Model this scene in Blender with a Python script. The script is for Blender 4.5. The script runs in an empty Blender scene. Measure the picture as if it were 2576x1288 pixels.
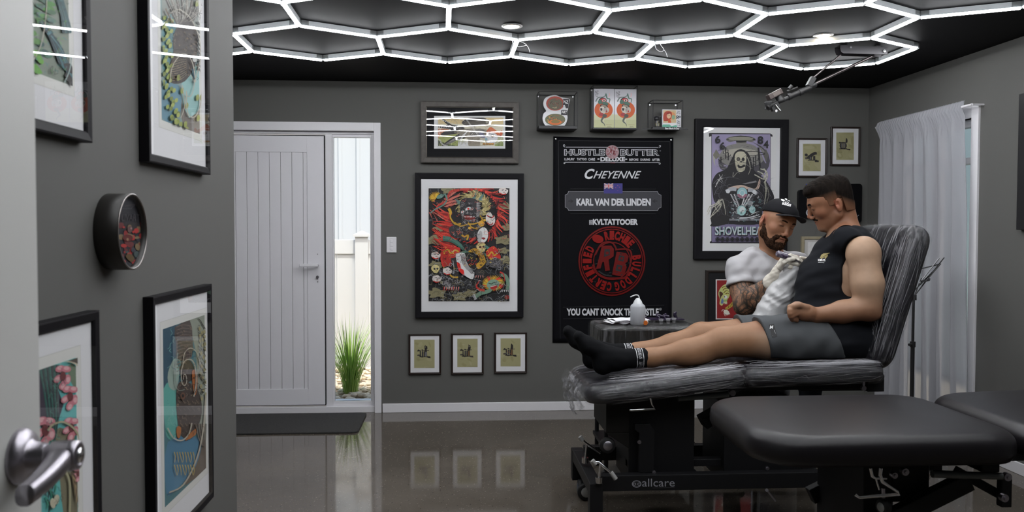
import bpy, bmesh, math, random
import numpy as np
from mathutils import Vector, Matrix, Euler, Quaternion

sc = bpy.context.scene
COL = sc.collection
PI = math.pi

# ------------------------------------------------------------------ camera
F_PX = 2100.0
EYE = Vector((0.0, 0.0, 1.3716))
YAW, PITCH, ROLL = 0.0671337, -0.0327768, 0.0020187
_cy, _sy, _cp, _sp = math.cos(YAW), math.sin(YAW), math.cos(PITCH), math.sin(PITCH)
_fw = Vector((_sy * _cp, _cy * _cp, _sp))
_rt = Vector((_cy, -_sy, 0.0))
_up = _rt.cross(_fw)
RT = _rt * math.cos(ROLL) + _up * math.sin(ROLL)
UP = _up * math.cos(ROLL) - _rt * math.sin(ROLL)
FW = _fw
cam_data = bpy.data.cameras.new('camera')
cam = bpy.data.objects.new('camera', cam_data)
COL.objects.link(cam)
cam.matrix_world = Matrix(((RT.x, UP.x, -FW.x, EYE.x), (RT.y, UP.y, -FW.y, EYE.y), (RT.z, UP.z, -FW.z, EYE.z), (0, 0, 0, 1)))
cam_data.sensor_width = 36.0
cam_data.lens = F_PX / 2576.0 * 36.0
cam_data.clip_start = 0.05
cam_data.dof.use_dof = True
cam_data.dof.focus_distance = 4.7
cam_data.dof.aperture_fstop = 6.0
sc.camera = cam

# ------------------------------------------------------------------ world, sun-less overcast sky, exposure
world = bpy.data.worlds.new('world')
sc.world = world
world.use_nodes = True
wn = world.node_tree
wn.nodes.clear()
sky = wn.nodes.new('ShaderNodeTexSky')
sky.sky_type = 'NISHITA'
sky.sun_disc = False
sky.sun_elevation = math.radians(48)
sky.sun_rotation = math.radians(150)
sky.air_density = 1.4
sky.dust_density = 3.0
bg = wn.nodes.new('ShaderNodeBackground')
bg.inputs['Strength'].default_value = 0.33
wo = wn.nodes.new('ShaderNodeOutputWorld')
wn.links.new(sky.outputs[0], bg.inputs[0])
wn.links.new(bg.outputs[0], wo.inputs[0])
sun_data = bpy.data.lights.new('sun', 'SUN')
sun_data.energy = 5.0
sun_data.angle = math.radians(4)
sun_data.color = (1.0, 0.97, 0.92)
sun = bpy.data.objects.new('sun', sun_data)
sun.rotation_euler = Euler((math.radians(16), math.radians(3), 0))
COL.objects.link(sun)

sc.view_settings.view_transform = 'Standard'
sc.view_settings.look = 'None'
sc.view_settings.gamma = 1.0
sc.view_settings.use_curve_mapping = False
sc.view_settings.exposure = 0.0
sc.cycles.use_denoising = True
sc.cycles.max_bounces = 8
sc.cycles.diffuse_bounces = 3
sc.cycles.glossy_bounces = 4
sc.cycles.transmission_bounces = 6
sc.cycles.transparent_max_bounces = 12
sc.cycles.caustics_reflective = False
sc.cycles.caustics_refractive = False
sc.cycles.sample_clamp_indirect = 4.0
TUBE_POWER = 40.0
SPOT_POWER = 16.0

# ------------------------------------------------------------------ helpers
ROOM_D = 6.232      # back wall
ROOM_H = 2.45
ROOM_R = 3.158      # right wall
LEFT_X = -0.80      # left partition face


def ray(u, v):
    return RT * ((u - 1288) / F_PX) + UP * ((644 - v) / F_PX) + FW


def at(u, v, y):
    d = ray(u, v)
    return EYE + d * (y / d.y)


def at_x(u, v, x):
    d = ray(u, v)
    return EYE + d * (x / d.x)


def at_z(u, v, z):
    d = ray(u, v)
    return EYE + d * ((z - EYE.z) / d.z)


def s2l(c):
    return tuple((x / 12.92 if x <= 0.04045 else ((x + 0.055) / 1.055) ** 2.4) for x in c)


def rgb(r, g, b):
    return s2l((r / 255.0, g / 255.0, b / 255.0))


MATS = {}


def mat(name, col, rough=0.5, metal=0.0, spec=0.5, coat=0.0, bump=None, noise=None, trans=0.0, emit=None, sheen=0.0, sss=0.0, ior=None, alpha=1.0):
    """procedural principled material; bump=(scale, strength[, distance]); noise=(scale, colour2, contrast)"""
    if name in MATS:
        return MATS[name]
    m = bpy.data.materials.new(name)
    m.use_nodes = True
    nt = m.node_tree
    p = nt.nodes['Principled BSDF']
    p.inputs['Base Color'].default_value = (*col, 1)
    p.inputs['Roughness'].default_value = rough
    p.inputs['Metallic'].default_value = metal
    p.inputs['Specular IOR Level'].default_value = spec
    p.inputs['Coat Weight'].default_value = coat
    p.inputs['Coat Roughness'].default_value = 0.08
    p.inputs['Transmission Weight'].default_value = trans
    p.inputs['Sheen Weight'].default_value = sheen
    p.inputs['Alpha'].default_value = alpha
    if ior:
        p.inputs['IOR'].default_value = ior
    if sss:
        p.inputs['Subsurface Weight'].default_value = sss
        p.inputs['Subsurface Radius'].default_value = (0.012, 0.004, 0.002)
        p.inputs['Subsurface Scale'].default_value = 1.0
    if emit:
        p.inputs['Emission Color'].default_value = (*emit[0], 1)
        p.inputs['Emission Strength'].default_value = emit[1]
    tc = nt.nodes.new('ShaderNodeTexCoord')
    if noise:
        n = nt.nodes.new('ShaderNodeTexNoise')
        n.inputs['Scale'].default_value = noise[0]
        n.inputs['Detail'].default_value = 5
        nt.links.new(tc.outputs['Object'], n.inputs['Vector'])
        cr = nt.nodes.new('ShaderNodeValToRGB')
        k = noise[2] if len(noise) > 2 else 0.2
        cr.color_ramp.elements[0].position = 0.5 - k
        cr.color_ramp.elements[1].position = 0.5 + k
        cr.color_ramp.elements[0].color = (*col, 1)
        cr.color_ramp.elements[1].color = (*noise[1], 1)
        nt.links.new(n.outputs['Fac'], cr.inputs['Fac'])
        nt.links.new(cr.outputs['Color'], p.inputs['Base Color'])
    if bump:
        n = nt.nodes.new('ShaderNodeTexNoise')
        n.inputs['Scale'].default_value = bump[0]
        n.inputs['Detail'].default_value = 4
        nt.links.new(tc.outputs['Object'], n.inputs['Vector'])
        b = nt.nodes.new('ShaderNodeBump')
        b.inputs['Strength'].default_value = bump[1]
        b.inputs['Distance'].default_value = bump[2] if len(bump) > 2 else 0.002
        nt.links.new(n.outputs['Fac'], b.inputs['Height'])
        nt.links.new(b.outputs['Normal'], p.inputs['Normal'])
    MATS[name] = m
    return m


class MB:
    """mesh builder: collects shapes and links them as one mesh object"""

    def __init__(self):
        self.v, self.f, self.mi, self.sm = [], [], [], []

    def add(self, vs, fs, mi=0, smooth=False):
        k = len(self.v)
        self.v += [tuple(x) for x in vs]
        for f in fs:
            self.f.append(tuple(i + k for i in f))
            self.mi.append(mi)
            self.sm.append(smooth)
        return self

    def box(self, c, s, rot=None, mi=0):
        hx, hy, hz = s[0] / 2, s[1] / 2, s[2] / 2
        vs = [Vector((x, y, z)) for x in (-hx, hx) for y in (-hy, hy) for z in (-hz, hz)]
        if rot is not None:
            R = rot if isinstance(rot, (Matrix, Quaternion)) else Euler(rot).to_matrix()
            vs = [R @ v for v in vs]
        c = Vector(c)
        fs = [(0, 1, 3, 2), (4, 6, 7, 5), (0, 4, 5, 1), (2, 3, 7, 6), (0, 2, 6, 4), (1, 5, 7, 3)]
        return self.add([v + c for v in vs], fs, mi)

    def bb(self, a, b, mi=0):
        return self.box([(a[i] + b[i]) / 2 for i in range(3)], [abs(b[i] - a[i]) for i in range(3)], mi=mi)

    def cyl(self, a, b, r, r2=None, n=20, mi=0, caps=True, smooth=True):
        a, b = Vector(a), Vector(b)
        r2 = r if r2 is None else r2
        d = (b - a)
        q = Vector((0, 0, 1)).rotation_difference(d.normalized()) if d.length > 0 else Quaternion()
        vs = []
        for p, rr in ((a, r), (b, r2)):
            for i in range(n):
                t = 2 * PI * i / n
                vs.append(p + q @ Vector((rr * math.cos(t), rr * math.sin(t), 0)))
        fs = [(i, (i + 1) % n, n + (i + 1) % n, n + i) for i in range(n)]
        self.add(vs, fs, mi, smooth)
        if caps:
            self.add(vs[:n], [tuple(reversed(range(n)))], mi)
            self.add(vs[n:], [tuple(range(n))], mi)
        return self

    def tube(self, pts, r, n=10, mi=0, closed=False, caps=True):
        pts = [Vector(p) for p in pts]
        rs = r if isinstance(r, (list, tuple)) else [r] * len(pts)
        m = len(pts)
        vs = []
        prev = None
        for i, p in enumerate(pts):
            if closed:
                t = (pts[(i + 1) % m] - pts[i - 1])
            else:
                t = pts[min(i + 1, m - 1)] - pts[max(i - 1, 0)]
            t.normalize()
            if prev is None:
                ref = Vector((0, 0, 1)) if abs(t.z) < 0.9 else Vector((1, 0, 0))
                u = t.cross(ref).normalized()
            else:
                u = (prev - t * prev.dot(t)).normalized()
            prev = u
            w = t.cross(u)
            for k in range(n):
                a = 2 * PI * k / n
                vs.append(p + (u * math.cos(a) + w * math.sin(a)) * rs[i])
        fs = []
        for i in range(m if closed else m - 1):
            j = (i + 1) % m
            for k in range(n):
                fs.append((i * n + k, i * n + (k + 1) % n, j * n + (k + 1) % n, j * n + k))
        self.add(vs, fs, mi, True)
        if caps and not closed:
            self.add(vs[:n], [tuple(reversed(range(n)))], mi)
            self.add(vs[-n:], [tuple(range(n))], mi)
        return self

    def lathe(self, prof, c=(0, 0, 0), axis=(0, 0, 1), n=28, mi=0, sx=1.0, caps=True):
        """prof: (radius, height) pairs"""
        q = Vector((0, 0, 1)).rotation_difference(Vector(axis).normalized())
        c = Vector(c)
        vs = []
        for (r, h) in prof:
            for i in range(n):
                t = 2 * PI * i / n
                vs.append(c + q @ Vector((r * math.cos(t) * sx, r * math.sin(t), h)))
        fs = []
        for j in range(len(prof) - 1):
            for i in range(n):
                fs.append((j * n + i, j * n + (i + 1) % n, (j + 1) * n + (i + 1) % n, (j + 1) * n + i))
        self.add(vs, fs, mi, True)
        if caps and prof[0][0] > 1e-6:
            self.add(vs[:n], [tuple(reversed(range(n)))], mi)
        if caps and prof[-1][0] > 1e-6:
            self.add(vs[-n:], [tuple(range(n))], mi)
        return self

    def prism(self, poly, fn, mi=0):
        """poly: 2-D outline, fn(x, y, side) -> 3-D, side 0 or 1"""
        n = len(poly)
        vs = [fn(x, y, 0) for x, y in poly] + [fn(x, y, 1) for x, y in poly]
        fs = [tuple(range(n)), tuple(reversed(range(n, 2 * n)))]
        fs += [(i, n + i, n + (i + 1) % n, (i + 1) % n) for i in range(n)]
        return self.add(vs, fs, mi)

    def build(self, name, mats, parent=None, loc=None, rot=None, bevel=0, seg=2, auto=True):
        me = bpy.data.meshes.new(name)
        org = Vector(loc) if loc is not None else None
        me.from_pydata(self.v, [], self.f)
        if not isinstance(mats, (list, tuple)):
            mats = [mats]
        for m in mats:
            me.materials.append(m)
        me.polygons.foreach_set('material_index', self.mi)
        me.polygons.foreach_set('use_smooth', self.sm)
        me.update()
        o = bpy.data.objects.new(name, me)
        COL.objects.link(o)
        if parent is not None:
            o.parent = parent
        if org is not None:
            o.location = org
        if rot is not None:
            o.rotation_euler = rot
        if bevel:
            b = o.modifiers.new('bevel', 'BEVEL')
            b.width = bevel
            b.segments = seg
            b.limit_method = 'ANGLE'
            b.angle_limit = math.radians(40)
        return o


def recalc(o):
    bm = bmesh.new()
    bm.from_mesh(o.data)
    bmesh.ops.recalc_face_normals(bm, faces=bm.faces)
    bm.to_mesh(o.data)
    bm.free()
    return o


def tag(o, label=None, cat=None, group=None, kind=None):
    if label:
        o['label'] = label
    if cat:
        o['category'] = cat
    if group:
        o['group'] = group
    if kind:
        o['kind'] = kind
    return o


def thing(name, label, cat, loc=(0, 0, 0), group=None, rot=None):
    o = bpy.data.objects.new(name, None)
    COL.objects.link(o)
    o.location = loc
    if rot:
        o.rotation_euler = rot
    o.empty_display_size = 0.05
    return tag(o, label, cat, group)


def struct(o):
    o['kind'] = 'structure'
    return o


def copy_tree(o, parent=None):
    c = o.copy()
    COL.objects.link(c)
    c.parent = parent
    for ch in list(o.children):
        copy_tree(ch, c)
    return c


def smoothpts(pts, k=6, closed=False):
    """Catmull-Rom through the points (any dimension)"""
    P = [tuple(p) for p in pts]
    n = len(P)
    if n < 3:
        return P
    out = []
    rng = range(n if closed else n - 1)
    for i in rng:
        p0 = P[(i - 1) % n] if closed or i > 0 else P[0]
        p1 = P[i]
        p2 = P[(i + 1) % n]
        p3 = P[(i + 2) % n] if closed or i + 2 < n else P[-1]
        for j in range(k):
            t = j / k
            out.append(tuple(0.5 * ((2 * b) + (-a + c) * t + (2 * a - 5 * b + 4 * c - d) * t * t + (-a + 3 * b - 3 * c + d) * t ** 3)
                             for a, b, c, d in zip(p0, p1, p2, p3)))
    if not closed:
        out.append(P[-1])
    return out
# ------------------------------------------------------------------ shared materials
M_WALL = mat('grey_wall_paint', (0.126, 0.125, 0.118), 0.65, spec=0.2, bump=(900, 0.06, 0.0005))
M_CEIL = mat('black_ceiling_paint', (0.0042, 0.0040, 0.0048), 0.6, spec=0.06)
M_WHITE = mat('white_trim_paint', (0.80, 0.79, 0.82), 0.35)
M_DOORW = mat('white_door_paint', (0.80, 0.79, 0.83), 0.4)
M_ALU = mat('white_aluminium', (0.78, 0.77, 0.80), 0.32)
M_BLACK = mat('black_lacquer', (0.012, 0.012, 0.014), 0.38)
M_BLACKP = mat('black_plastic', (0.014, 0.014, 0.015), 0.5)
M_CHROME = mat('chrome', (0.75, 0.75, 0.77), 0.16, 1.0)
M_STEEL = mat('brushed_steel', (0.42, 0.40, 0.44), 0.34, 1.0)
M_DARKSLOT = mat('door_gap_shadow', (0.03, 0.03, 0.033), 0.7)
M_MATW = mat('white_mat_board', (0.82, 0.82, 0.84), 0.75)


def floor_material():
    m = bpy.data.materials.new('polished_concrete')
    m.use_nodes = True
    nt = m.node_tree
    p = nt.nodes['Principled BSDF']
    tc = nt.nodes.new('ShaderNodeTexCoord')

    def noise(scale, det=4):
        n = nt.nodes.new('ShaderNodeTexNoise')
        n.inputs['Scale'].default_value = scale
        n.inputs['Detail'].default_value = det
        nt.links.new(tc.outputs['Object'], n.inputs['Vector'])
        return n
    a = noise(1.6)
    r1 = nt.nodes.new('ShaderNodeValToRGB')
    r1.color_ramp.elements[0].position = 0.35
    r1.color_ramp.elements[1].position = 0.7
    r1.color_ramp.elements[0].color = (0.088, 0.075, 0.060, 1)
    r1.color_ramp.elements[1].color = (0.125, 0.107, 0.088, 1)
    nt.links.new(a.outputs['Fac'], r1.inputs['Fac'])
    # aggregate: small stones, light and dark
    v = nt.nodes.new('ShaderNodeTexVoronoi')
    v.inputs['Scale'].default_value = 110
    v.inputs['Randomness'].default_value = 1
    nt.links.new(tc.outputs['Object'], v.inputs['Vector'])
    hs = nt.nodes.new('ShaderNodeSeparateColor')
    nt.links.new(v.outputs['Color'], hs.inputs['Color'])
    gt = nt.nodes.new('ShaderNodeMath'); gt.operation = 'GREATER_THAN'; gt.inputs[1].default_value = 0.86
    nt.links.new(hs.outputs['Red'], gt.inputs[0])
    ls = nt.nodes.new('ShaderNodeMath'); ls.operation = 'LESS_THAN'; ls.inputs[1].default_value = 0.36
    nt.links.new(v.outputs['Distance'], ls.inputs[0])
    ml = nt.nodes.new('ShaderNodeMath'); ml.operation = 'MULTIPLY'
    nt.links.new(gt.outputs[0], ml.inputs[0]); nt.links.new(ls.outputs[0], ml.inputs[1])
    cr = nt.nodes.new('ShaderNodeValToRGB')
    cr.color_ramp.elements[0].color = (0.03, 0.027, 0.024, 1)
    cr.color_ramp.elements[1].color = (0.27, 0.24, 0.20, 1)
    nt.links.new(hs.outputs['Green'], cr.inputs['Fac'])
    mx = nt.nodes.new('ShaderNodeMix'); mx.data_type = 'RGBA'
    nt.links.new(ml.outputs[0], mx.inputs[0])
    nt.links.new(r1.outputs['Color'], mx.inputs[6]); nt.links.new(cr.outputs['Color'], mx.inputs[7])
    f = noise(420, 3)
    mm = nt.nodes.new('ShaderNodeMix'); mm.data_type = 'RGBA'; mm.blend_type = 'OVERLAY'; mm.inputs[0].default_value = 0.55
    nt.links.new(mx.outputs[2], mm.inputs[6]); nt.links.new(f.outputs['Fac'], mm.inputs[7])
    nt.links.new(mm.outputs[2], p.inputs['Base Color'])
    rr = noise(3, 3)
    mr = nt.nodes.new('ShaderNodeMapRange')
    mr.inputs['To Min'].default_value = 0.05
    mr.inputs['To Max'].default_value = 0.09
    nt.links.new(rr.outputs['Fac'], mr.inputs['Value'])
    nt.links.new(mr.outputs[0], p.inputs['Roughness'])
    p.inputs['IOR'].default_value = 1.42
    b = nt.nodes.new('ShaderNodeBump'); b.inputs['Strength'].default_value = 0.04; b.inputs['Distance'].default_value = 0.001
    nt.links.new(rr.outputs['Fac'], b.inputs['Height']); nt.links.new(b.outputs['Normal'], p.inputs['Normal'])
    return m


M_FLOOR = floor_material()
Y0 = -1.6           # behind the camera
XL = -3.2           # far left of the hall behind the partition
D = ROOM_D
struct(MB().bb((XL - .1, Y0 - .1, -0.12), (ROOM_R + .12, D + 0.12, 0)).build('floor', M_FLOOR))
struct(MB().bb((XL - .1, Y0 - .1, ROOM_H), (ROOM_R + .12, D + 0.12, ROOM_H + 0.1)).build('ceiling', M_CEIL))

# back wall with the entrance opening (door plus sidelight)
OX0, OX1, OZ1 = -1.90, -0.600, 2.098
w = MB()
w.bb((XL - .1, D, 0), (OX0, D + .12, ROOM_H))
w.bb((OX1, D, 0), (ROOM_R, D + .12, ROOM_H))
w.bb((OX0, D, OZ1), (OX1, D + .12, ROOM_H))
struct(w.build('wall_back', M_WALL))
struct(MB().bb((XL - .1, Y0, 0), (XL, D, ROOM_H)).build('wall_far_left', M_WALL))
struct(MB().bb((XL, Y0 - .1, 0), (ROOM_R, Y0, ROOM_H)).build('wall_front', M_WALL))
# left partition, ends where the entrance hall opens
PART_END = 3.085
struct(MB().bb((LEFT_X - 0.11, Y0, 0), (LEFT_X, PART_END, ROOM_H)).build('wall_left', M_WALL))
# right wall with the window opening behind the curtain
WY0, WY1, WZ0, WZ1 = 4.93, 5.83, 0.12, 2.055
w = MB()
w.bb((ROOM_R, Y0, 0), (ROOM_R + .12, WY0, ROOM_H))
w.bb((ROOM_R, WY1, 0), (ROOM_R + .12, D + .12, ROOM_H))
w.bb((ROOM_R, WY0, WZ1), (ROOM_R + .12, WY1, ROOM_H))
w.bb((ROOM_R, WY0, 0), (ROOM_R + .12, WY1, WZ0))
struct(w.build('wall_right', M_WALL))

# skirting
struct(MB().bb((-0.545, D - .014, 0), (ROOM_R, D, 0.067)).build('baseboard_back', M_WHITE, bevel=.003))
struct(MB().bb((ROOM_R - .014, Y0, 0), (ROOM_R, D - .014, 0.067)).build('baseboard_right', M_WHITE, bevel=.003))
struct(MB().bb((LEFT_X, Y0, 0), (LEFT_X + .014, PART_END, 0.067)).build('baseboard_left', M_WHITE, bevel=.003))
struct(MB().bb((XL, D - .014, 0), (OX0 - .06, D, 0.067)).build('baseboard_hall', M_WHITE, bevel=.003))

# entrance: architrave, aluminium frame, door leaf, sidelight
A = MB()
A.bb((OX1 - .002, D - .018, 0), (-0.553, D + .03, 2.148))
A.bb((OX0 - .05, D - .018, 0), (OX0 + .002, D + .03, 2.148))
A.bb((OX0 + .002, D - .018, OZ1 - .012), (OX1 - .002, D + .03, 2.148))
struct(A.build('trim_1', M_WHITE, bevel=.002))
Fm = MB()
fy0, fy1 = D + .028, D + .105
Fm.bb((OX0, fy0, 2.066), (OX1, fy1, OZ1))                  # head
Fm.bb((OX0, fy0 - .02, 0), (OX1, fy1, 0.045))                   # sill
Fm.bb((-0.962, fy0, 0.045), (-0.912, fy1, 2.066))          # mullion between door and sidelight
Fm.bb((-0.625, fy0, 0.045), (OX1, fy1, 2.066))
Fm.bb((OX0, fy0, 0.045), (OX0 + .03, fy1, 2.066))
Fm.bb((-0.912, fy0 + .012, 0.045), (-0.625, fy1 - .02, 0.078))
Fm.bb((-0.912, fy0 + .012, 2.044), (-0.625, fy1 - .02, 2.066))
Fm.bb((-0.912, fy0 + .012, 0.078), (-0.903, fy1 - .02, 2.044))
Fm.bb((-0.636, fy0 + .012, 0.078), (-0.625, fy1 - .02, 2.044))
struct(Fm.build('trim_2', M_ALU, bevel=.002))
M_GLASS = mat('window_glass', (0.95, 0.98, 0.97), 0.0, trans=1.0, ior=1.03)
win = struct(MB().bb((-0.905, D + .06, 0.076), (-0.634, D + .066, 2.046)).build('window_1', M_GLASS))
# leaf
door = struct(MB().bb((-1.868, D + .036, 0.052), (-0.968, D + .076, 2.058)).build('door_1', M_DARKSLOT))
dl = MB()
y = D + .020
lx0, lx1, lz0, lz1 = -1.864, -0.972, 0.060, 2.050
px0, px1, pz0, pz1 = -1.742, -1.094, 0.178, 1.930
dl.bb((lx0, y, lz0), (px0, D + .05, lz1)).bb((px1, y, lz0), (lx1, D + .05, lz1))
dl.bb((px0, y, lz0), (px1, D + .05, pz0)).bb((px0, y, pz1), (px1, D + .05, lz1))
nb = 8
bw = (px1 - px0) / nb * 1.0
edges = [px1 - .030 - .0815 * i for i in range(0, 9)]
xs = [px1] + edges
for i in range(len(xs) - 1):
    a, b = max(xs[i + 1], px0) + .0013, xs[i] - .0013
    if b > a:
        dl.bb((a, y + .005, pz0), (b, D + .037, pz1))
pass
dl.build('door_panel', M_DOORW, door, bevel=.0012)
h = MB()
hx = at(798, 680, D).x
h.bb((hx - .016, D + .022, 0.965), (hx + .016, D + .031, 1.19))
h.build('handle_plate', M_DOORW, door, bevel=.002)
h = MB()
h.cyl((hx, D + .024, 1.10), (hx, D - .028, 1.10), .011)
h.bb((hx - .125, D - .040, 1.089), (hx + .012, D - .026, 1.111))
h.build('door_handle', M_DOORW, door, bevel=.004)
h = MB()
h.cyl((hx, D + .023, 1.01), (hx, D + .014, 1.01), .010)
h.bb((hx - .004, D - .004, 0.998), (hx + .004, D + .016, 1.022))
h.cyl((hx, D + .022, 1.18), (hx, D + .020, 1.18), .0045)
h.cyl((hx, D + .022, 0.975), (hx, D + .020, 0.975), .0045)
h.build('thumb_turn', M_STEEL, door)
M_HINGEGAP = MATS['door_gap_shadow']

# light switch
sw = thing('light_switch', 'white three-gang light switch on grey wall beside the front door', 'light switch', (-0.476, D, 1.25))
MB().bb((-.037, -.009, -.058), (.037, 0, .058)).build('switch_plate', M_WHITE, sw, bevel=.006, seg=3)
for k in range(3):
    MB().bb((-.0105, -.0125, -.011 + (k - 1) * .028), (.0105, -.009, .011 + (k - 1) * .028)).build('rocker', M_WHITE, sw, bevel=.002)

# door mat
M_MAT = mat('black_ribbed_mat', (0.018, 0.017, 0.017), 0.85, bump=(420, 0.9, 0.004), noise=(300, (0.05, 0.048, 0.045), 0.12))
def rrect(x0, y0, x1, y1, r, n=6):
    out = []
    rl, rr_ = r if isinstance(r, tuple) else (r, r)
    for cx, cy, a0, r in ((x1 - rr_, y1 - rr_, 0, rr_), (x0 + rl, y1 - rl, 90, rl), (x0 + rl, y0 + rl, 180, rl), (x1 - rr_, y0 + rr_, 270, rr_)):
        for i in range(n + 1):
            a = math.radians(a0 + 90 * i / n)
            out.append((cx + r * math.cos(a), cy + r * math.sin(a)))
    return out
mt = MB()
mt.prism(rrect(-1.95, 5.60, -0.655, 6.195, .05), lambda x, y, s: (x, y, 0.0 if s else .012))
mt2 = mt.build('door_mat', M_MAT, bevel=.004)
tag(mt2, 'black rubber-backed door mat lying in front of the white front door', 'door mat')

# ------------------------------------------------------------------ outside, seen through the sidelight
M_GRAVEL = mat('gravel_bed', (0.55, 0.43, 0.30), 0.9, noise=(60, (0.62, 0.56, 0.47), .2))
struct(MB().bb((-9, D + .12, -.12), (9, 13, -.02)).build('ground', M_GRAVEL))
struct(MB().bb((-1.9, D + .12, -.06), (-0.4, D + .30, .045)).build('trim_3', mat('white_concrete_step', (.75, .75, .74), .7)))
M_FENCE = mat('white_vinyl_fence', (0.80, 0.80, 0.80), 0.35)
fn = thing('vinyl_fence', 'white vinyl fence outside with a capped post, seen through the sidelight', 'fence', (-1.2, 8.3, 0))
fy = 8.3
fz = at(870, 603, fy).z
pxc = at(911, 600, fy).x
for (x0, x1) in ((-3.6, pxc - .06), (pxc + .06, 1.3)):
    for k in range(int((x1 - x0) / .18)):
        pass
    m = MB()
    n = max(1, int(round((x1 - x0) / .19)))
    for k in range(n):
        a = x0 + (x1 - x0) * k / n
        b = x0 + (x1 - x0) * (k + 1) / n
        m.bb((a + .002, -.012, .05), (b - .002, .012, fz - .1))
    m.bb((x0, -.025, fz - .14), (x1, .025, fz))
    m.bb((x0, -.025, 0), (x1, .025, .12))
    for vv in range(len(m.v)):
        m.v[vv] = (m.v[vv][0] + 1.2, m.v[vv][1], m.v[vv][2])
    m.build('fence_panel', M_FENCE, fn, bevel=.004)
m = MB()
m.bb((pxc + 1.2 - .062, -.062, 0), (pxc + 1.2 + .062, .062, fz + .03))
m.bb((pxc + 1.2 - .078, -.078, fz + .03), (pxc + 1.2 + .078, .078, fz + .055))
c0 = Vector((pxc + 1.2, 0, fz + .055))
m.add([c0 + Vector((x, y, 0)) for x, y in ((-.07, -.07), (.07, -.07), (.07, .07), (-.07, .07))] + [c0 + Vector((0, 0, .035))],
      [(0, 1, 4), (1, 2, 4), (2, 3, 4), (3, 0, 4)])
m.build('fence_post', M_FENCE, fn)
# pale blue ribbed cladding of the neighbouring shed
M_CLAD = mat('pale_blue_steel_cladding', (0.44, 0.465, 0.50), 0.5)
m = MB()
prof = []
x = -5.0
while x < 3.0:
    prof += [(x, 0), (x + .15, 0), (x + .165, -.022), (x + .20, -.022), (x + .215, 0)]
    x += .235
vs = [(a, b, 0) for a, b in prof] + [(a, b, 4.6) for a, b in prof]
n = len(prof)
m.add(vs, [(i, i + 1, n + i + 1, n + i) for i in range(n - 1)])
m.bb((-5, .01, 0), (3, .2, 4.6))
cl = m.build('shed', M_CLAD, loc=(0, 11.2, 0))
tag(cl, 'pale blue ribbed steel cladding of a building beyond the white fence', 'building')

# ornamental grass, a tuft of arching blades, and the river stones round it
rnd = random.Random(7)
M_GRASS = mat('grass_blade', (0.24, 0.46, 0.06), 0.5, noise=(9, (0.50, 0.66, 0.16), .2))
tuft = thing('grass_plant', 'bright green ornamental grass tuft growing outside the sidelight window', 'plant', (-0.875, 6.98, 0))
bl = MB()
for i in range(330):
    a = rnd.uniform(0, 2 * PI)
    L = rnd.uniform(.35, .72)
    lean = rnd.uniform(.05, .62) ** 1.0
    base = Vector((math.cos(a), math.sin(a), 0)) * rnd.uniform(0, .06)
    d = Vector((math.cos(a), math.sin(a), 0))
    wv = Vector((-math.sin(a), math.cos(a), 0)) * rnd.uniform(.0025, .0045)
    pts = []
    for k in range(6):
        t = k / 5
        pts.append(base + d * (lean * L * t ** 1.5) + Vector((0, 0, L * t * (1 - .38 * lean * t * t))))
    vs, fs = [], []
    for k, p in enumerate(pts):
        s = 1 - (k / 5) ** 2 * .95
        vs += [p - wv * s, p + wv * s]
    for k in range(5):
        fs.append((2 * k, 2 * k + 1, 2 * k + 3, 2 * k + 2))
    bl.add(vs, fs, 0, True)
bl.build('foliage', M_GRASS, tuft)
M_STONE = mat('river_stone', (0.62, 0.47, 0.31), 0.7, noise=(14, (0.80, 0.68, 0.52), .15))
st = MB()
for i in range(700):
    cx, cyy = rnd.uniform(-1.7, -.25), rnd.uniform(6.55, 8.2)
    r = rnd.uniform(.014, .034)
    vs, fs = [], []
    ang = rnd.uniform(0, PI)
    nn, mmm = 9, 5
    for j in range(mmm + 1):
        ph = PI * j / mmm
        for k in range(nn):
            th = 2 * PI * k / nn
            q = Vector((r * math.sin(ph) * math.cos(th) * 1.4, r * math.sin(ph) * math.sin(th), r * .55 * math.cos(ph)))
            q = Matrix.Rotation(ang, 3, 'Z') @ q
            vs.append((cx + q.x, cyy + q.y, r * .3 + q.z + .0))
    for j in range(mmm):
        for k in range(nn):
            fs.append((j * nn + k, j * nn + (k + 1) % nn, (j + 1) * nn + (k + 1) % nn, (j + 1) * nn + k))
    st.add(vs, fs, 0, True)
so = st.build('river_stones', M_STONE)
tag(so, 'tan river stones covering the bed around the grass outside', 'stones', kind='stuff')

# ------------------------------------------------------------------ hexagon light grid
M_TUBE = mat('led_tube_glow', (0.9, 0.9, 0.9), 0.4, emit=((0.955, 0.972, 1.0), TUBE_POWER))
M_HOUS = mat('tube_housing', (0.80, 0.84, 0.87), 0.4)
M_CLIP = mat('clear_connector', (0.85, 0.87, 0.88), 0.08, trans=0.75, ior=1.35)
HX, HY, HS, HG = -1.2126, 5.3101, 0.4461, 0.0159
GX, GY = HS * 3 ** .5, HS
cg, sg = math.cos(HG), math.sin(HG)


def hexpt(i, j):
    a, b = i * GX, j * GY
    return Vector((HX + a * cg - b * sg, HY + b * cg + a * sg, 2.425))


grid = thing('hexagon_ceiling_light', 'glowing white LED tubes joined into a honeycomb grid on the black ceiling', 'ceiling light', (0.4, 4.0, ROOM_H))
go = Vector((0.4, 4.0, ROOM_H))
rows = {'A': 0, 'B': -.5, 'C': -1.5, 'D': -2, 'E': -3, 'F': -3.5, 'G': -4.5, 'H': -5, 'I': -6, 'J': -6.5}
nodes = {}
seg = []


def edge(a, b):
    k = tuple(sorted((a, b)))
    if k not in seg:
        seg.append(k)


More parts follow.
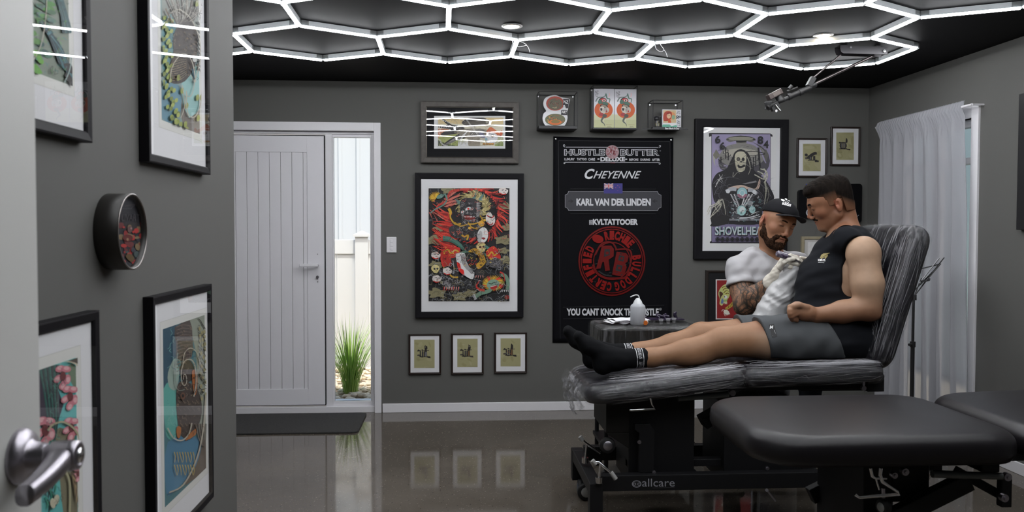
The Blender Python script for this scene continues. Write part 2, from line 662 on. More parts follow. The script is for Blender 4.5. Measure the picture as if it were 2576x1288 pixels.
# hexagons by centre: (i, j) -> vertices
def hexagon(i, j):
    P = [(i, j + 1), (i + .5, j + .5), (i + .5, j - .5), (i, j - 1), (i - .5, j - .5), (i - .5, j + .5)]
    for k in range(6):
        edge(P[k], P[(k + 1) % 6])


for i in (.5, 1.5, 2.5, 3.5, 4.5):
    hexagon(i, -1)
for i in (0, 1, 2, 3, 4):
    hexagon(i, -2.5)
for i in (1.5, 2.5, 3.5, 4.5):
    hexagon(i, -4)
for i in (1, 2, 3, 4):
    hexagon(i, -5.5)
for i in (1.5, 2.5, 3.5, 4.5):
    hexagon(i, -7)
for i in (2, 3, 4):
    hexagon(i, -8.5)
edge((-.5, 0 - .0), (0, -.5))
# outline as photographed: the far-left hexagon next to the hall continues
for e in [((-.5, 0), (0, -.5))]:
    pass
used = set()
for a, b in seg:
    pa, pb = hexpt(*a), hexpt(*b)
    if (pa.x < LEFT_X + .05 and pa.y < PART_END + .1) or (pb.x < LEFT_X + .05 and pb.y < PART_END + .1):
        continue
    used.add(a)
    used.add(b)
    d = (pb - pa).normalized()
    s = Vector((-d.y, d.x, 0))
    a3, b3 = pa + d * .012 - go, pb - d * .012 - go
    up = Vector((0, 0, 1))
    hb = MB()
    vs = []
    for p in (a3, b3):
        for (o, z) in ((-.0125, .0245), (.0125, .0245), (.0125, -.002), (-.0125, -.002)):
            vs.append(p + s * o + up * z)
    hb.add(vs, [(0, 1, 2, 3), (7, 6, 5, 4), (0, 4, 5, 1), (1, 5, 6, 2), (2, 6, 7, 3), (3, 7, 4, 0)])
    t = hb.build('light_tube', M_HOUS, grid)
    db = MB()
    vs = []
    nn = 9
    prof = [(.0112 * math.cos(PI + PI * k / (nn - 1)), -.002 + .0108 * math.sin(PI + PI * k / (nn - 1))) for k in range(nn)]
    for p in (a3, b3):
        vs += [p + s * o + up * z for o, z in prof]
    fs = [(k, k + 1, nn + k + 1, nn + k) for k in range(nn - 1)] + [tuple(range(nn)), tuple(range(2 * nn - 1, nn - 1, -1)), (0, nn, 2 * nn - 1, nn - 1)]
    db.add(vs, fs)
    o = db.build('diffuser', M_TUBE, t)
    recalc(o)
for k in used:
    p = hexpt(*k) - go
    m = MB()
    for a, b in seg:
        if k in (a, b):
            q = hexpt(*(b if a == k else a)) - go
            d = (q - p).normalized()
            ang = math.atan2(d.y, d.x)
            m.box(p + d * .028 + Vector((0, 0, .008)), (.040, .030, .032), (0, 0, ang))
    m.box(p + Vector((0, 0, .008)), (.02, .02, .033))
    m.build('tube_connector', M_CLIP, grid)

# round downlights
M_SPOT = mat('warm_downlight_glow', (1, .9, .7), .4, emit=((1.0, 0.80, 0.52), SPOT_POWER))
for (px, py, side) in ((0.298, 4.469, 'above the middle of the room'), (2.036, 4.548, 'near the camera arm')):
    t = thing('downlight', 'round warm downlight in the black ceiling ' + side, 'downlight', (px, py, ROOM_H), 'recessed ceiling downlights')
    MB().lathe([(.038, -.004), (.052, -.006), (.056, -.003), (.056, 0.0)]).build('trim_ring', mat('downlight_ring', (.35, .34, .34), .4), t)
    MB().lathe([(.0, -.0052), (.039, -.0055), (.039, -.001)]).build('lens', M_SPOT, t)

# loose cable ties hanging from two tubes
for (u, v, lab) in (((1302, 100), (1318, 113), 'left one'), ((1660, 105), (1664, 125), 'nearer the camera arm')):
    p = at_z(*u, 2.412)
    m = MB()
    k = at_z(v[0] + 6, v[1], 2.372)
    k.y = p.y - .02
    k = at(v[0] + 6, v[1], p.y)
    dxx = k.x - p.x
    loop = smoothpts([(p.x, p.y, 2.41), ((p.x + k.x) / 2 - .006, p.y, (2.41 + k.z) / 2 + .004), tuple(k), (p.x + .004, p.y - .004, k.z - .012), (p.x - .022, p.y - .004, k.z + .004), (p.x - .03, p.y, 2.41)], 5)
    m.tube(loop, .0013, 6)
    m.tube(smoothpts([tuple(k), (k.x + .012, p.y, k.z - .016), (k.x + .02, p.y, k.z - .04)], 5), .0013, 6)
    o = m.build('cable_tie', M_WHITE)
    tag(o, 'white plastic cable tie looped on a ceiling light tube, ' + lab, 'cable tie', 'loose cable ties on the light grid')
# ------------------------------------------------------------------ flat artwork: layered ink shapes on a sheet
INK_GAIN = 1.5


def ink(c, rough=0.55):
    name = 'ink_%d_%d_%d' % tuple(c) + ('' if rough == 0.55 else '_r%d' % int(rough * 100))
    col = tuple(min(0.82, x * INK_GAIN) for x in rgb(*c))
    return mat(name, col, rough)


_glyphs = {}


def glyph_mesh(s, bold=0.0, shear=0.0):
    k = (s, bold, shear)
    if k in _glyphs:
        return _glyphs[k]
    cu = bpy.data.curves.new('lettering', 'FONT')
    cu.body = s
    cu.size = 1
    cu.offset = bold
    cu.shear = shear
    cu.resolution_u = 3
    o = bpy.data.objects.new('lettering', cu)
    COL.objects.link(o)
    dg = bpy.context.evaluated_depsgraph_get()
    dg.update()
    me = bpy.data.meshes.new_from_object(o.evaluated_get(dg))
    vs = [(v.co.x, v.co.y) for v in me.vertices]
    fs = [tuple(p.vertices) for p in me.polygons]
    bpy.data.objects.remove(o)
    bpy.data.curves.remove(cu)
    bpy.data.meshes.remove(me)
    _glyphs[k] = (vs, fs)
    return _glyphs[k]


class Art:
    """shapes given in photo-crop coordinates, laid on a wall plane; fn(u, v) -> local (x, z) metres"""

    def __init__(self, crop, plane, clip=None):
        self.cx, self.cy, self.s = crop
        self.plane = plane
        self.mb = MB()
        self.mats = []
        self.k = 0
        self.clip = clip      # (x0, y0, x1, y1) in crop coordinates

    def P(self, x, y):
        if self.clip:
            x = min(max(x, self.clip[0]), self.clip[2])
            y = min(max(y, self.clip[1]), self.clip[3])
        a, b = self.plane(self.cx + x / self.s, self.cy + y / self.s)
        return (a, -self.k * 0.000035, b)

    def m(self, c):
        m = c if not isinstance(c, tuple) else ink(c)
        if m not in self.mats:
            self.mats.append(m)
        return self.mats.index(m)

    def poly(self, pts, c, smooth=0):
        self.k += 1
        if smooth:
            pts = smoothpts(pts, smooth, True)
        self.mb.add([self.P(*p) for p in pts], [tuple(range(len(pts)))], self.m(c))

    def box(self, x0, y0, x1, y1, c):
        self.poly([(x0, y0), (x1, y0), (x1, y1), (x0, y1)], c)

    def ell(self, x, y, rx, ry, c, rot=0, n=22):
        ca, sa = math.cos(math.radians(rot)), math.sin(math.radians(rot))
        self.poly([(x + rx * math.cos(t) * ca - ry * math.sin(t) * sa, y + rx * math.cos(t) * sa + ry * math.sin(t) * ca)
                   for t in (2 * PI * i / n for i in range(n))], c)

    def ring(self, x, y, r0, r1, c, a0=0, a1=360, n=48, ry=1.0):
        self.k += 1
        o, i_ = [], []
        for k in range(n + 1):
            t = math.radians(a0 + (a1 - a0) * k / n)
            o.append(self.P(x + r1 * math.cos(t), y + r1 * ry * math.sin(t)))
            i_.append(self.P(x + r0 * math.cos(t), y + r0 * ry * math.sin(t)))
        self.mb.add(o + i_, [(k, k + 1, n + 2 + k, n + 1 + k) for k in range(n)], self.m(c))

    def stroke(self, pts, w, c, w1=None, k=5, taper=False):
        self.k += 1
        pts = smoothpts(pts, k) if k > 1 and len(pts) > 2 else pts
        n = len(pts)
        L, R_ = [], []
        w1 = w if w1 is None else w1
        for i, (x, y) in enumerate(pts):
            a = pts[max(i - 1, 0)]
            b = pts[min(i + 1, n - 1)]
            dx, dy = b[0] - a[0], b[1] - a[1]
            l = math.hypot(dx, dy) or 1
            t = i / (n - 1)
            ww = (w + (w1 - w) * t) / 2
            if taper:
                ww *= max(0.06, math.sin(PI * min(1, t * .92 + .08)) ** .7)
            L.append(self.P(x - dy / l * ww, y + dx / l * ww))
            R_.append(self.P(x + dy / l * ww, y - dx / l * ww))
        self.mb.add(L + R_, [(i, i + 1, n + i + 1, n + i) for i in range(n - 1)], self.m(c))

    def text(self, s, x0, y0, x1, y1, c, bold=0.0, shear=0.0, rot=0):
        self.k += 1
        vs, fs = glyph_mesh(s, bold, shear)
        if not vs:
            return
        ax, bx = min(v[0] for v in vs), max(v[0] for v in vs)
        ay, by = min(v[1] for v in vs), max(v[1] for v in vs)
        cx, cy = (x0 + x1) / 2, (y0 + y1) / 2
        ca, sa = math.cos(math.radians(rot)), math.sin(math.radians(rot))
        out = []
        for vx, vy in vs:
            px = x0 + (vx - ax) / max(bx - ax, 1e-6) * (x1 - x0) - cx
            py = y1 - (vy - ay) / max(by - ay, 1e-6) * (y1 - y0) - cy
            out.append(self.P(cx + px * ca - py * sa, cy + px * sa + py * ca))
        self.mb.add(out, fs, self.m(c))

    def waves(self, rnd, box, n, w, cols, L=90, amp=14, ang=0):
        x0, y0, x1, y1 = box
        for i in range(n):
            x, y = rnd.uniform(x0, x1), rnd.uniform(y0, y1)
            a = math.radians(ang + rnd.uniform(-50, 50))
            pts = []
            ll = L * rnd.uniform(.5, 1.3)
            ph = rnd.uniform(0, 6)
            for k in range(6):
                t = k / 5 - .5
                q = amp * math.sin(ph + t * 8)
                pts.append((x + ll * t * math.cos(a) - q * math.sin(a), y + ll * t * math.sin(a) + q * math.cos(a)))
            self.stroke(pts, w * rnd.uniform(.7, 1.3), rnd.choice(cols), k=3, taper=True)

    def build(self, name, parent, loc):
        return self.mb.build(name, self.mats, parent, loc=loc)


# glass with mirror reflections of the lights
def glass_mat():
    m = bpy.data.materials.new('picture_glass')
    m.use_nodes = True
    nt = m.node_tree
    nt.nodes.clear()
    tr = nt.nodes.new('ShaderNodeBsdfTransparent')
    gl = nt.nodes.new('ShaderNodeBsdfGlossy')
    gl.inputs['Roughness'].default_value = 0.0
    lw = nt.nodes.new('ShaderNodeLayerWeight')
    lw.inputs['Blend'].default_value = 0.5
    pw = nt.nodes.new('ShaderNodeMath'); pw.operation = 'POWER'; pw.inputs[1].default_value = 5
    ma = nt.nodes.new('ShaderNodeMath'); ma.operation = 'MULTIPLY_ADD'; ma.inputs[1].default_value = 0.93; ma.inputs[2].default_value = 0.05
    mx = nt.nodes.new('ShaderNodeMixShader')
    o = nt.nodes.new('ShaderNodeOutputMaterial')
    nt.links.new(lw.outputs['Facing'], pw.inputs[0])
    nt.links.new(pw.outputs[0], ma.inputs[0])
    nt.links.new(ma.outputs[0], mx.inputs[0])
    nt.links.new(tr.outputs[0], mx.inputs[1])
    nt.links.new(gl.outputs[0], mx.inputs[2])
    nt.links.new(mx.outputs[0], o.inputs[0])
    return m


M_PGLASS = glass_mat()


def frame_ring(mb, w, h, pw, depth, inner_drop=0.004, mi=0):
    """mitred rectangular moulding; outer w x h, profile width pw"""
    prof = [(0, 0), (0, -depth), (pw * .15, -depth - .0008), (pw * .85, -depth + inner_drop * .3), (pw, -depth + inner_drop), (pw, 0)]
    cs = [(-1, -1), (1, -1), (1, 1), (-1, 1)]
    n = len(prof)
    vs = []
    for sx, sz in cs:
        for o, y in prof:
            vs.append((sx * (w / 2 - o), y, sz * (h / 2 - o)))
    fs = []
    for i in range(4):
        j = (i + 1) % 4
        for k in range(n):
            kk = (k + 1) % n
            fs.append((i * n + k, j * n + k, j * n + kk, i * n + kk))
    mb.add(vs, fs, mi)


class Frame:
    """picture frame hung on a wall; x0..x1, z0..z1 in wall coordinates"""

    def __init__(self, label, x0, x1, z0, z1, pw, depth, fmat, wall='back', mmat=None, fname='picture_frame', cat='framed picture', group=None, mat_inset=0.006, glass=True, tilt=0.0):
        self.wall = wall
        cx, cz = (x0 + x1) / 2, (z0 + z1) / 2
        self.cx, self.cz = cx, cz
        self.w, self.h = x1 - x0, z1 - z0
        self.depth = depth
        if wall == 'back':
            self.t = thing(fname, label, cat, (cx, ROOM_D, cz), group)
        elif wall == 'left':
            self.t = thing(fname, label, cat, (LEFT_X, cx, cz), group, rot=(0, 0, PI / 2))
        m = MB()
        frame_ring(m, self.w, self.h, pw, depth)
        o = m.build('frame', fmat, self.t)
        recalc(o)
        iw, ih = self.w - 2 * pw + .004, self.h - 2 * pw + .004
        self.iw, self.ih = iw, ih
        self.py = -depth + mat_inset + .003
        MB().bb((-iw / 2, self.py, -ih / 2), (iw / 2, -.001, ih / 2)).build('mat_board', mmat or M_MATW, self.t)
        self.glass = glass

    def plane(self, u, v):
        if self.wall == 'back':
            p = at(u, v, ROOM_D + self.py)
            return p.x - self.cx, p.z - self.cz
        p = at_x(u, v, LEFT_X - self.py)
        return p.y - self.cx, p.z - self.cz

    def art(self, crop, clip=None):
        return Art(crop, self.plane, clip)

    def finish(self, art=None, name='print'):
        if art is not None:
            art.build(name, self.t, (0, self.py - .0002, 0))
        if self.glass:
            gy = self.py - max(.0012, (art.k + 4) * .000035 if art is not None else .001) - .0004
            self.gy = gy
            m = MB()
            m.add([(-self.iw / 2, gy, -self.ih / 2), (self.iw / 2, gy, -self.ih / 2), (self.iw / 2, gy, self.ih / 2), (-self.iw / 2, gy, self.ih / 2)], [(0, 1, 2, 3)])
            m.build('glass', M_PGLASS, self.t)


def wallbox(tl, br, tr=None, bl=None, dy=0.0):
    a, b = at(*tl, ROOM_D - dy), at(*br, ROOM_D - dy)
    if tr and bl:
        c, d = at(*tr, ROOM_D - dy), at(*bl, ROOM_D - dy)
        return (a.x + d.x) / 2, (b.x + c.x) / 2, (b.z + d.z) / 2, (a.z + c.z) / 2
    return a.x, b.x, b.z, a.z


M_FRAMEBLK = mat('black_frame_wood', (0.0095, 0.009, 0.011), 0.5, spec=0.12)
M_FRAMEBRN = mat('dark_brown_frame', (0.020, 0.012, 0.010), 0.3)
M_FRAMEPEW = mat('pewter_frame', (0.062, 0.056, 0.050), 0.42, 0.5, noise=(28, (0.038, 0.033, 0.029), .22))
M_MATBLK = mat('black_mat_board', (0.012, 0.012, 0.014), 0.8, spec=0.2)
BK, WH, GR = (18, 17, 20), (206, 204, 206), (120, 120, 118)

# ---------------------------------------------------------------- large demon print
x0, x1, z0, z1 = wallbox((1041, 437), (1319, 795), (1315, 434), (1048, 802), .02)
fr = Frame('large black-framed print of a horned red and black demon under the bird picture', x0, x1, z0, z1, at(1055, 600, 6.2).x - at(1041, 600, 6.2).x + .004, .035, M_FRAMEBLK)
rnd = random.Random(3)
a = fr.art((1030, 430, 3.39), (163, 148, 853, 1112))
a.clip = None
a.box(150, 132, 866, 1124, (190, 190, 192))
a.box(154, 136, 862, 1120, (205, 205, 207))
a.clip = (163, 148, 853, 1112)
a.box(163, 148, 853, 1112, (20, 19, 21))
OL, OL2, RD, RD2, GL, TL = (118, 112, 84), (92, 88, 66), (176, 40, 32), (120, 26, 24), (178, 138, 40), (66, 108, 96)
a.waves(rnd, (163, 680, 853, 1112), 120, 5, [(74, 76, 80), (110, 112, 116), (54, 55, 58)], 130, 22)
a.waves(rnd, (163, 150, 853, 680), 60, 4, [(74, 76, 80), (96, 98, 100)], 100, 20)


def cloud(cx, cy, r, c=OL, c2=OL2):
    pts = []
    n = 22
    for i in range(n):
        t = 2 * PI * i / n
        rr = r * (1 + .22 * math.sin(5 * t + cx) + .12 * math.sin(9 * t))
        pts.append((cx + rr * 1.5 * math.cos(t), cy + rr * .8 * math.sin(t)))
    a.poly(pts, BK, 2)
    a.poly([((x - cx) * .93 + cx, (y - cy) * .9 + cy) for x, y in pts], c, 2)
    for q in (.35, .62):
        a.stroke([(cx - r * q, cy + r * .3 * q), (cx - r * .2, cy - r * .4 * q), (cx + r * q, cy - r * .1), (cx + r * q * .4, cy + r * .3)], 3.5, c2, k=4)


for c in ((330, 165, 40), (560, 160, 40), (210, 590, 55), (800, 590, 50), (820, 300, 40), (230, 1040, 55), (330, 960, 45), (430, 1070, 45), (820, 760, 45), (700, 720, 40), (225, 800, 42), (270, 480, 44), (840, 480, 40), (520, 1040, 38), (800, 680, 34)):
    cloud(*c)
# flame halo
for i in range(46):
    t = math.radians(-120 + i * 6.2)
    cx, cy = 560 + 190 * math.cos(t), 360 + 200 * math.sin(t)
    ex, ey = 560 + 290 * math.cos(t + .25), 370 + 255 * math.sin(t + .25)
    a.stroke([(cx, cy), ((cx + ex) / 2 + 18 * math.sin(i), (cy + ey) / 2 + 14 * math.cos(i * 2)), (ex, ey)], 26, rnd.choice([RD, RD, RD2, (196, 60, 46)]), 5, k=4)
for i in range(34):
    y = 300 + i * 10
    a.stroke([(400, y + 80), (300 + rnd.uniform(-20, 20), y + 50), (210 + rnd.uniform(-20, 30), y + rnd.uniform(-30, 60))], 20, rnd.choice([RD, RD2, (196, 60, 46)]), 3, k=4)
for i in range(40):
    a.stroke([(620 + rnd.uniform(0, 140), rnd.uniform(180, 560)), (700 + rnd.uniform(-20, 80), rnd.uniform(200, 560))], 4, BK, 1, k=1)
# dragon upper left: wings, body, yellow mane
for (bx, by, tx, ty) in ((300, 240, 420, 150), (300, 260, 430, 200), (290, 280, 415, 240), (300, 300, 400, 270), (180, 330, 240, 420), (175, 350, 205, 440), (175, 330, 290, 400)):
    a.poly([(bx - 10, by), (bx + 10, by + 10), (tx, ty + 16), (tx, ty - 8)], (178, 96, 84))
    a.stroke([(bx, by), ((bx + tx) / 2, (by + ty) / 2 - 8), (tx, ty)], 5, (96, 30, 28), k=4)
a.stroke([(510, 152), (420, 165), (350, 180), (310, 260), (240, 300), (250, 350), (330, 360), (320, 420)], 24, (168, 52, 44), 10, k=5)
a.stroke([(300, 195), (320, 240), (290, 290), (215, 330), (180, 360)], 16, (86, 120, 112), 8, k=5)
for i in range(18):
    t = math.radians(110 + i * 11)
    a.stroke([(225, 225), (225 + 30 * math.cos(t), 225 + 22 * math.sin(t)), (225 + 58 * math.cos(t + .2), 225 + 48 * math.sin(t + .2))], 13, rnd.choice([GL, (204, 160, 48), (160, 118, 30)]), 2, k=3)
a.ell(262, 218, 34, 17, (86, 120, 112), -25)
a.ell(270, 212, 5, 4, (230, 220, 190))
# demon mane
for i in range(60):
    t = math.radians(150 + i * 4.4)
    r0, r1 = rnd.uniform(60, 100), rnd.uniform(120, 165)
    a.stroke([(545 + r0 * math.cos(t), 300 + r0 * .9 * math.sin(t)), (545 + (r0 + r1) / 2 * math.cos(t + .12), 300 + (r0 + r1) / 2 * .9 * math.sin(t + .12)), (545 + r1 * math.cos(t - .08), 300 + r1 * .85 * math.sin(t - .08))], 22, rnd.choice([(158, 146, 96), (136, 124, 78), (178, 166, 118)]), 5, k=4)
for (p, q, r) in (((535, 255), (560, 215), (566, 178)), ((430, 280), (410, 255), (388, 240)), ((600, 250), (615, 220), (632, 192))):
    a.stroke([p, q, r], 34, (88, 118, 112), 2, k=5)
# body masses
a.ell(420, 420, 60, 62, (38, 36, 38), 20)
a.ell(400, 520, 70, 50, (44, 42, 44), 30)
a.ell(520, 480, 90, 90, (34, 32, 34))
a.ell(455, 560, 60, 26, (52, 50, 52), 30)
a.poly([(440, 250), (520, 230), (600, 270), (600, 360), (560, 400), (500, 420), (450, 400), (430, 340)], (46, 44, 47), 4)
a.waves(rnd, (360, 380, 640, 600), 34, 4, [(96, 94, 98), (70, 68, 72)], 60, 12)
for i in range(26):
    t = math.radians(60 + i * 9)
    a.stroke([(520 + 58 * math.cos(t), 372 + 40 * math.sin(t)), (520 + 88 * math.cos(t + .1), 372 + 66 * math.sin(t + .1))], 7, (158, 156, 156), 1, k=1)
for i in range(14):
    a.stroke([(572, 270 + i * 9), (604 + 8 * (i % 2), 266 + i * 9)], 6, (168, 166, 166), 1, k=1)
a.poly([(455, 385), (500, 380), (560, 395), (540, 415), (480, 415)], (120, 30, 28), 3)
for i in range(7):
    a.poly([(463 + i * 13, 388), (472 + i * 13, 388), (467 + i * 13, 402)], (214, 210, 200))
a.ell(500, 322, 24, 12, (214, 208, 200), -25)
a.ell(502, 323, 9, 9, (190, 40, 30))
a.ell(452, 350, 13, 9, (214, 208, 200), -20)
a.ell(452, 350, 5, 5, (190, 40, 30))
a.stroke([(470, 300), (495, 292), (530, 300)], 8, BK)
a.stroke([(440, 330), (455, 325), (468, 335)], 7, BK)
a.ell(486, 358, 14, 9, (78, 74, 76), -20)
# gold chain, bells
a.stroke([(380, 430), (430, 470), (500, 455), (560, 450), (620, 420), (600, 380)], 10, GL)
a.stroke([(500, 440), (530, 480), (575, 490), (620, 470)], 9, GL)
for c in ((512, 488), (574, 490), (612, 470), (640, 420)):
    a.ell(*c, 12, 11, (196, 150, 46))
a.ell(612, 450, 26, 26, (190, 142, 40))
a.ell(400, 395, 46, 44, BK, 20)
a.stroke([(352, 352), (350, 400), (390, 452), (440, 450)], 12, GL)
a.stroke([(445, 545), (470, 560), (500, 548), (490, 590)], 14, GL)
a.stroke([(335, 320), (350, 350), (345, 372)], 24, GL)
# white mask face
a.ell(690, 410, 40, 58, (196, 188, 184), -10)
a.stroke([(660, 380), (700, 400), (720, 380)], 10, (150, 34, 30))
a.ell(690, 395, 12, 6, BK)
a.stroke([(660, 440), (690, 460), (712, 442)], 9, (150, 34, 30))
a.stroke([(650, 350), (690, 345), (715, 380)], 14, BK)
a.ell(622, 545, 54, 74, (22, 20, 22), 8)
a.ell(624, 548, 46, 68, (198, 196, 196), 8)
a.ell(600, 560, 20, 50, (160, 158, 158), 8)
a.stroke([(630, 480), (640, 510), (636, 540)], 3, (120, 118, 118))
a.poly([(612, 572), (630, 566), (648, 574), (632, 586)], (120, 30, 34), 3)
# skull pendant
def skull(x, y, s, c=(190, 176, 120), rot=0):
    a.ell(x, y, 42 * s, 36 * s, c, rot)
    a.ell(x + 4 * s, y + 30 * s, 26 * s, 16 * s, c, rot)
    a.ell(x - 8 * s, y + 4 * s, 11 * s, 10 * s, BK)
    a.ell(x + 20 * s, y + 2 * s, 11 * s, 10 * s, BK)
    a.poly([(x + 6 * s, y + 12 * s), (x + 12 * s, y + 24 * s), (x + 2 * s, y + 24 * s)], BK)
    a.stroke([(x - 12 * s, y + 36 * s), (x + 22 * s, y + 36 * s)], 3 * s, BK, k=1)
skull(612, 645, 1.0)
# teal sash
for i, off in enumerate((0, 14, 28)):
    a.stroke([(285, 560 + off), (360, 575 + off), (430, 620 + off), (480, 680 + off * .4), (520, 690)], 18, rnd.choice([TL, (84, 128, 116), (50, 84, 74)]), 8)
a.stroke([(640, 640), (680, 660), (700, 640), (660, 700), (640, 720)], 26, TL, 10)
a.stroke([(480, 690), (430, 700), (420, 720)], 16, TL, 5)
# red skirts with gold pattern
a.poly([(265, 690), (330, 655), (420, 650), (430, 690), (380, 760), (330, 830), (280, 810)], RD, 3)
for i in range(12):
    a.stroke([(275 + i * 9, 720 + i * 2), (300 + i * 6, 820)], 2.5, (90, 20, 20), k=1)
a.stroke([(290, 690), (330, 670), (350, 700), (390, 675), (420, 690)], 13, GL)
a.poly([(650, 690), (720, 640), (775, 720), (760, 760), (690, 760)], RD, 3)
a.stroke([(670, 730), (700, 690), (720, 720), (750, 700)], 12, GL)
a.poly([(540, 760), (600, 740), (660, 760), (640, 830), (560, 840)], BK, 3)
# fan / axe blade
a.poly([(402, 704), (560, 700), (590, 800), (540, 920), (470, 890), (410, 800)], BK)
a.poly([(402, 704), (470, 702), (485, 770), (530, 850), (553, 865), (536, 922), (468, 888), (415, 830), (396, 760)], (202, 200, 200), 3)
a.poly([(440, 720), (470, 715), (490, 790), (540, 850), (548, 880), (500, 850), (450, 790)], (140, 138, 138), 3)
a.poly([(398, 775), (430, 790), (440, 830), (462, 845), (466, 888), (430, 860), (404, 820)], (196, 36, 28), 3)
for q in (0, 30, 58):
    a.stroke([(495 + q, 770), (515 + q, 750 + q * .2)], 9, (150, 32, 28), 2, k=1)
    a.stroke([(505 + q, 800), (535 + q * .6, 782)], 9, (150, 32, 28), 2, k=1)
a.poly([(500, 690), (545, 660), (590, 670), (630, 710), (648, 780), (590, 836), (568, 800), (600, 760), (560, 700)], (168, 128, 36), 4)
for (x, y) in ((560, 690), (590, 720), (620, 740), (600, 770), (610, 800), (570, 750), (540, 680), (628, 770)):
    a.ell(x, y, 11, 9, BK)
    a.ell(x, y, 5, 4, (196, 152, 50))
# arms and claws
a.stroke([(375, 740), (385, 800), (400, 870), (380, 920)], 46, (38, 36, 38), 36)
a.stroke([(370, 760), (380, 830), (372, 880)], 6, (140, 140, 142))
a.stroke([(345, 885), (375, 905), (415, 905)], 14, GL)
a.ell(350, 965, 66, 52, (40, 38, 40), 0)
a.waves(rnd, (300, 930, 410, 1000), 14, 5, [(120, 118, 120)], 50, 10, 90)
for i in range(7):
    a.stroke([(300 + i * 20, 985 + 6 * (i % 2)), (292 + i * 21, 1020)], 13, (170, 46, 48), 2, k=1)
for i in range(7):
    a.stroke([(303 + i * 20, 985), (300 + i * 20, 1012)], 5, (200, 190, 180), 1, k=1)
a.ell(600, 868, 42, 30, (44, 42, 44), 10)
for i in range(4):
    a.stroke([(570 + i * 18, 890), (562 + i * 22, 915)], 10, (176, 120, 112), 2, k=1)
a.poly([(660, 770), (720, 740), (790, 760), (780, 810), (720, 830), (670, 800)], (58, 56, 60), 4)
a.waves(rnd, (660, 750, 780, 820), 14, 4, [(110, 108, 112)], 70, 12, 20)
# severed heads, skull lower left
for (x, y, r) in ((226, 715, 0), (325, 850, 10), (235, 915, -20), (800, 170, 0)):
    a.ell(x, y, 40, 34, (196, 188, 184), r)
    a.stroke([(x - 30, y - 26), (x + 10, y - 34), (x + 36, y - 10)], 12, BK)
    a.stroke([(x - 14, y - 4), (x + 2, y - 8)], 5, BK, k=1)
    a.stroke([(x + 12, y - 2), (x + 26, y - 6)], 5, BK, k=1)
    a.stroke([(x - 30, y + 20), (x - 5, y + 32), (x + 22, y + 26)], 9, (170, 40, 34))
    a.stroke([(x - 4, y + 12), (x + 14, y + 12)], 4, (120, 40, 36), k=1)
skull(222, 830, .85)
# lion dog lower right
for i in range(40):
    t = 2 * PI * i / 40
    a.stroke([(715 + 48 * math.cos(t), 960 + 36 * math.sin(t)), (715 + 95 * math.cos(t + .2), 955 + 68 * math.sin(t + .2))], 15, rnd.choice([(190, 150, 44), (160, 120, 34), (196, 60, 40), (150, 150, 60)]), 3, k=1)
a.stroke([(560, 1070), (610, 1040), (680, 1020), (700, 980)], 34, (98, 126, 108), 30)
a.stroke([(640, 1015), (600, 1010), (570, 980), (600, 930)], 26, RD, 6)
a.ell(712, 965, 54, 42, (112, 140, 122), -10)
a.stroke([(672, 955), (700, 962), (715, 948)], 6, BK)
a.stroke([(722, 950), (742, 945)], 6, BK, k=1)
a.poly([(690, 985), (740, 970), (745, 995), (700, 1008)], (150, 34, 30), 3)
a.stroke([(690, 986), (716, 980), (742, 972)], 4, (224, 220, 206), k=3)
a.stroke([(780, 880), (820, 900), (840, 960), (830, 1010)], 34, (98, 126, 108), 26)
a.stroke([(770, 860), (800, 880), (812, 940)], 14, RD, 4)
for i in range(5):
    a.stroke([(782 + i * 14, 1012), (776 + i * 16, 1030)], 8, (210, 206, 196), 2, k=1)
    a.stroke([(556 + i * 4, 1050 + i * 9), (536 + i * 4, 1060 + i * 9)], 8, (210, 206, 196), 2, k=1)
a.ell(830, 1075, 20, 18, (120, 20, 20))
a.waves(rnd, (163, 160, 853, 700), 170, 2.6, [(16, 15, 17), (60, 20, 20), (214, 96, 78)], 46, 9)
a.waves(rnd, (380, 230, 620, 620), 90, 2.6, [(150, 148, 148), (20, 20, 22), (96, 94, 98)], 34, 8, 40)
a.waves(rnd, (163, 680, 853, 1112), 160, 2.6, [(150, 152, 156), (16, 15, 17), (124, 116, 88)], 60, 12)
a.waves(rnd, (270, 650, 780, 840), 50, 2.6, [(90, 20, 20), (214, 170, 60), (16, 15, 17)], 30, 8)
fr.finish(a)

# ---------------------------------------------------------------- pewter-framed bird painting
x0, x1, z0, z1 = wallbox((1057, 257), (1305, 411), (1304, 256), (1060, 411), .02)
fr = Frame('wide pewter-framed painting of a flying grey bird, black mat, above the demon print', x0, x1, z0, z1, .044, .035, M_FRAMEPEW, mmat=M_MATBLK)
m = MB()
frame_ring(m, fr.iw + .002, fr.ih + .002, .004, .0335, .002)
recalc(m.build('frame_lip', mat('champagne_lip', (.20, .18, .15), .4, .6), fr.t))
a = fr.art((1050, 250, 7.578))
a.box(318, 318, 1674, 938, (206, 205, 208))
a.clip = (376, 336, 1652, 912)
a.box(376, 336, 1652, 912, (160, 158, 156))
a.box(380, 340, 1648, 908, (200, 199, 198))
a.clip = (396, 350, 1636, 890)
a.box(396, 350, 1636, 890, (196, 190, 170))
a.box(396, 350, 1636, 470, (198, 176, 132))
a.poly([(396, 560), (700, 600), (830, 680), (760, 760), (560, 720), (396, 740)], (178, 118, 92), 3)
a.poly([(430, 690), (620, 650), (830, 670), (900, 760), (860, 880), (560, 890), (400, 860)], (146, 152, 92), 3)
a.poly([(396, 780), (620, 860), (780, 890), (396, 890)], (56, 62, 44))
rnd = random.Random(5)
for i in range(26):
    x = 420 + i * 20
    a.stroke([(x, 890), (x + 12, 840), (x + 40 + 10 * math.sin(i), 770)], 9, rnd.choice([(86, 102, 48), (122, 134, 66), (178, 178, 130)]), 1, k=3)
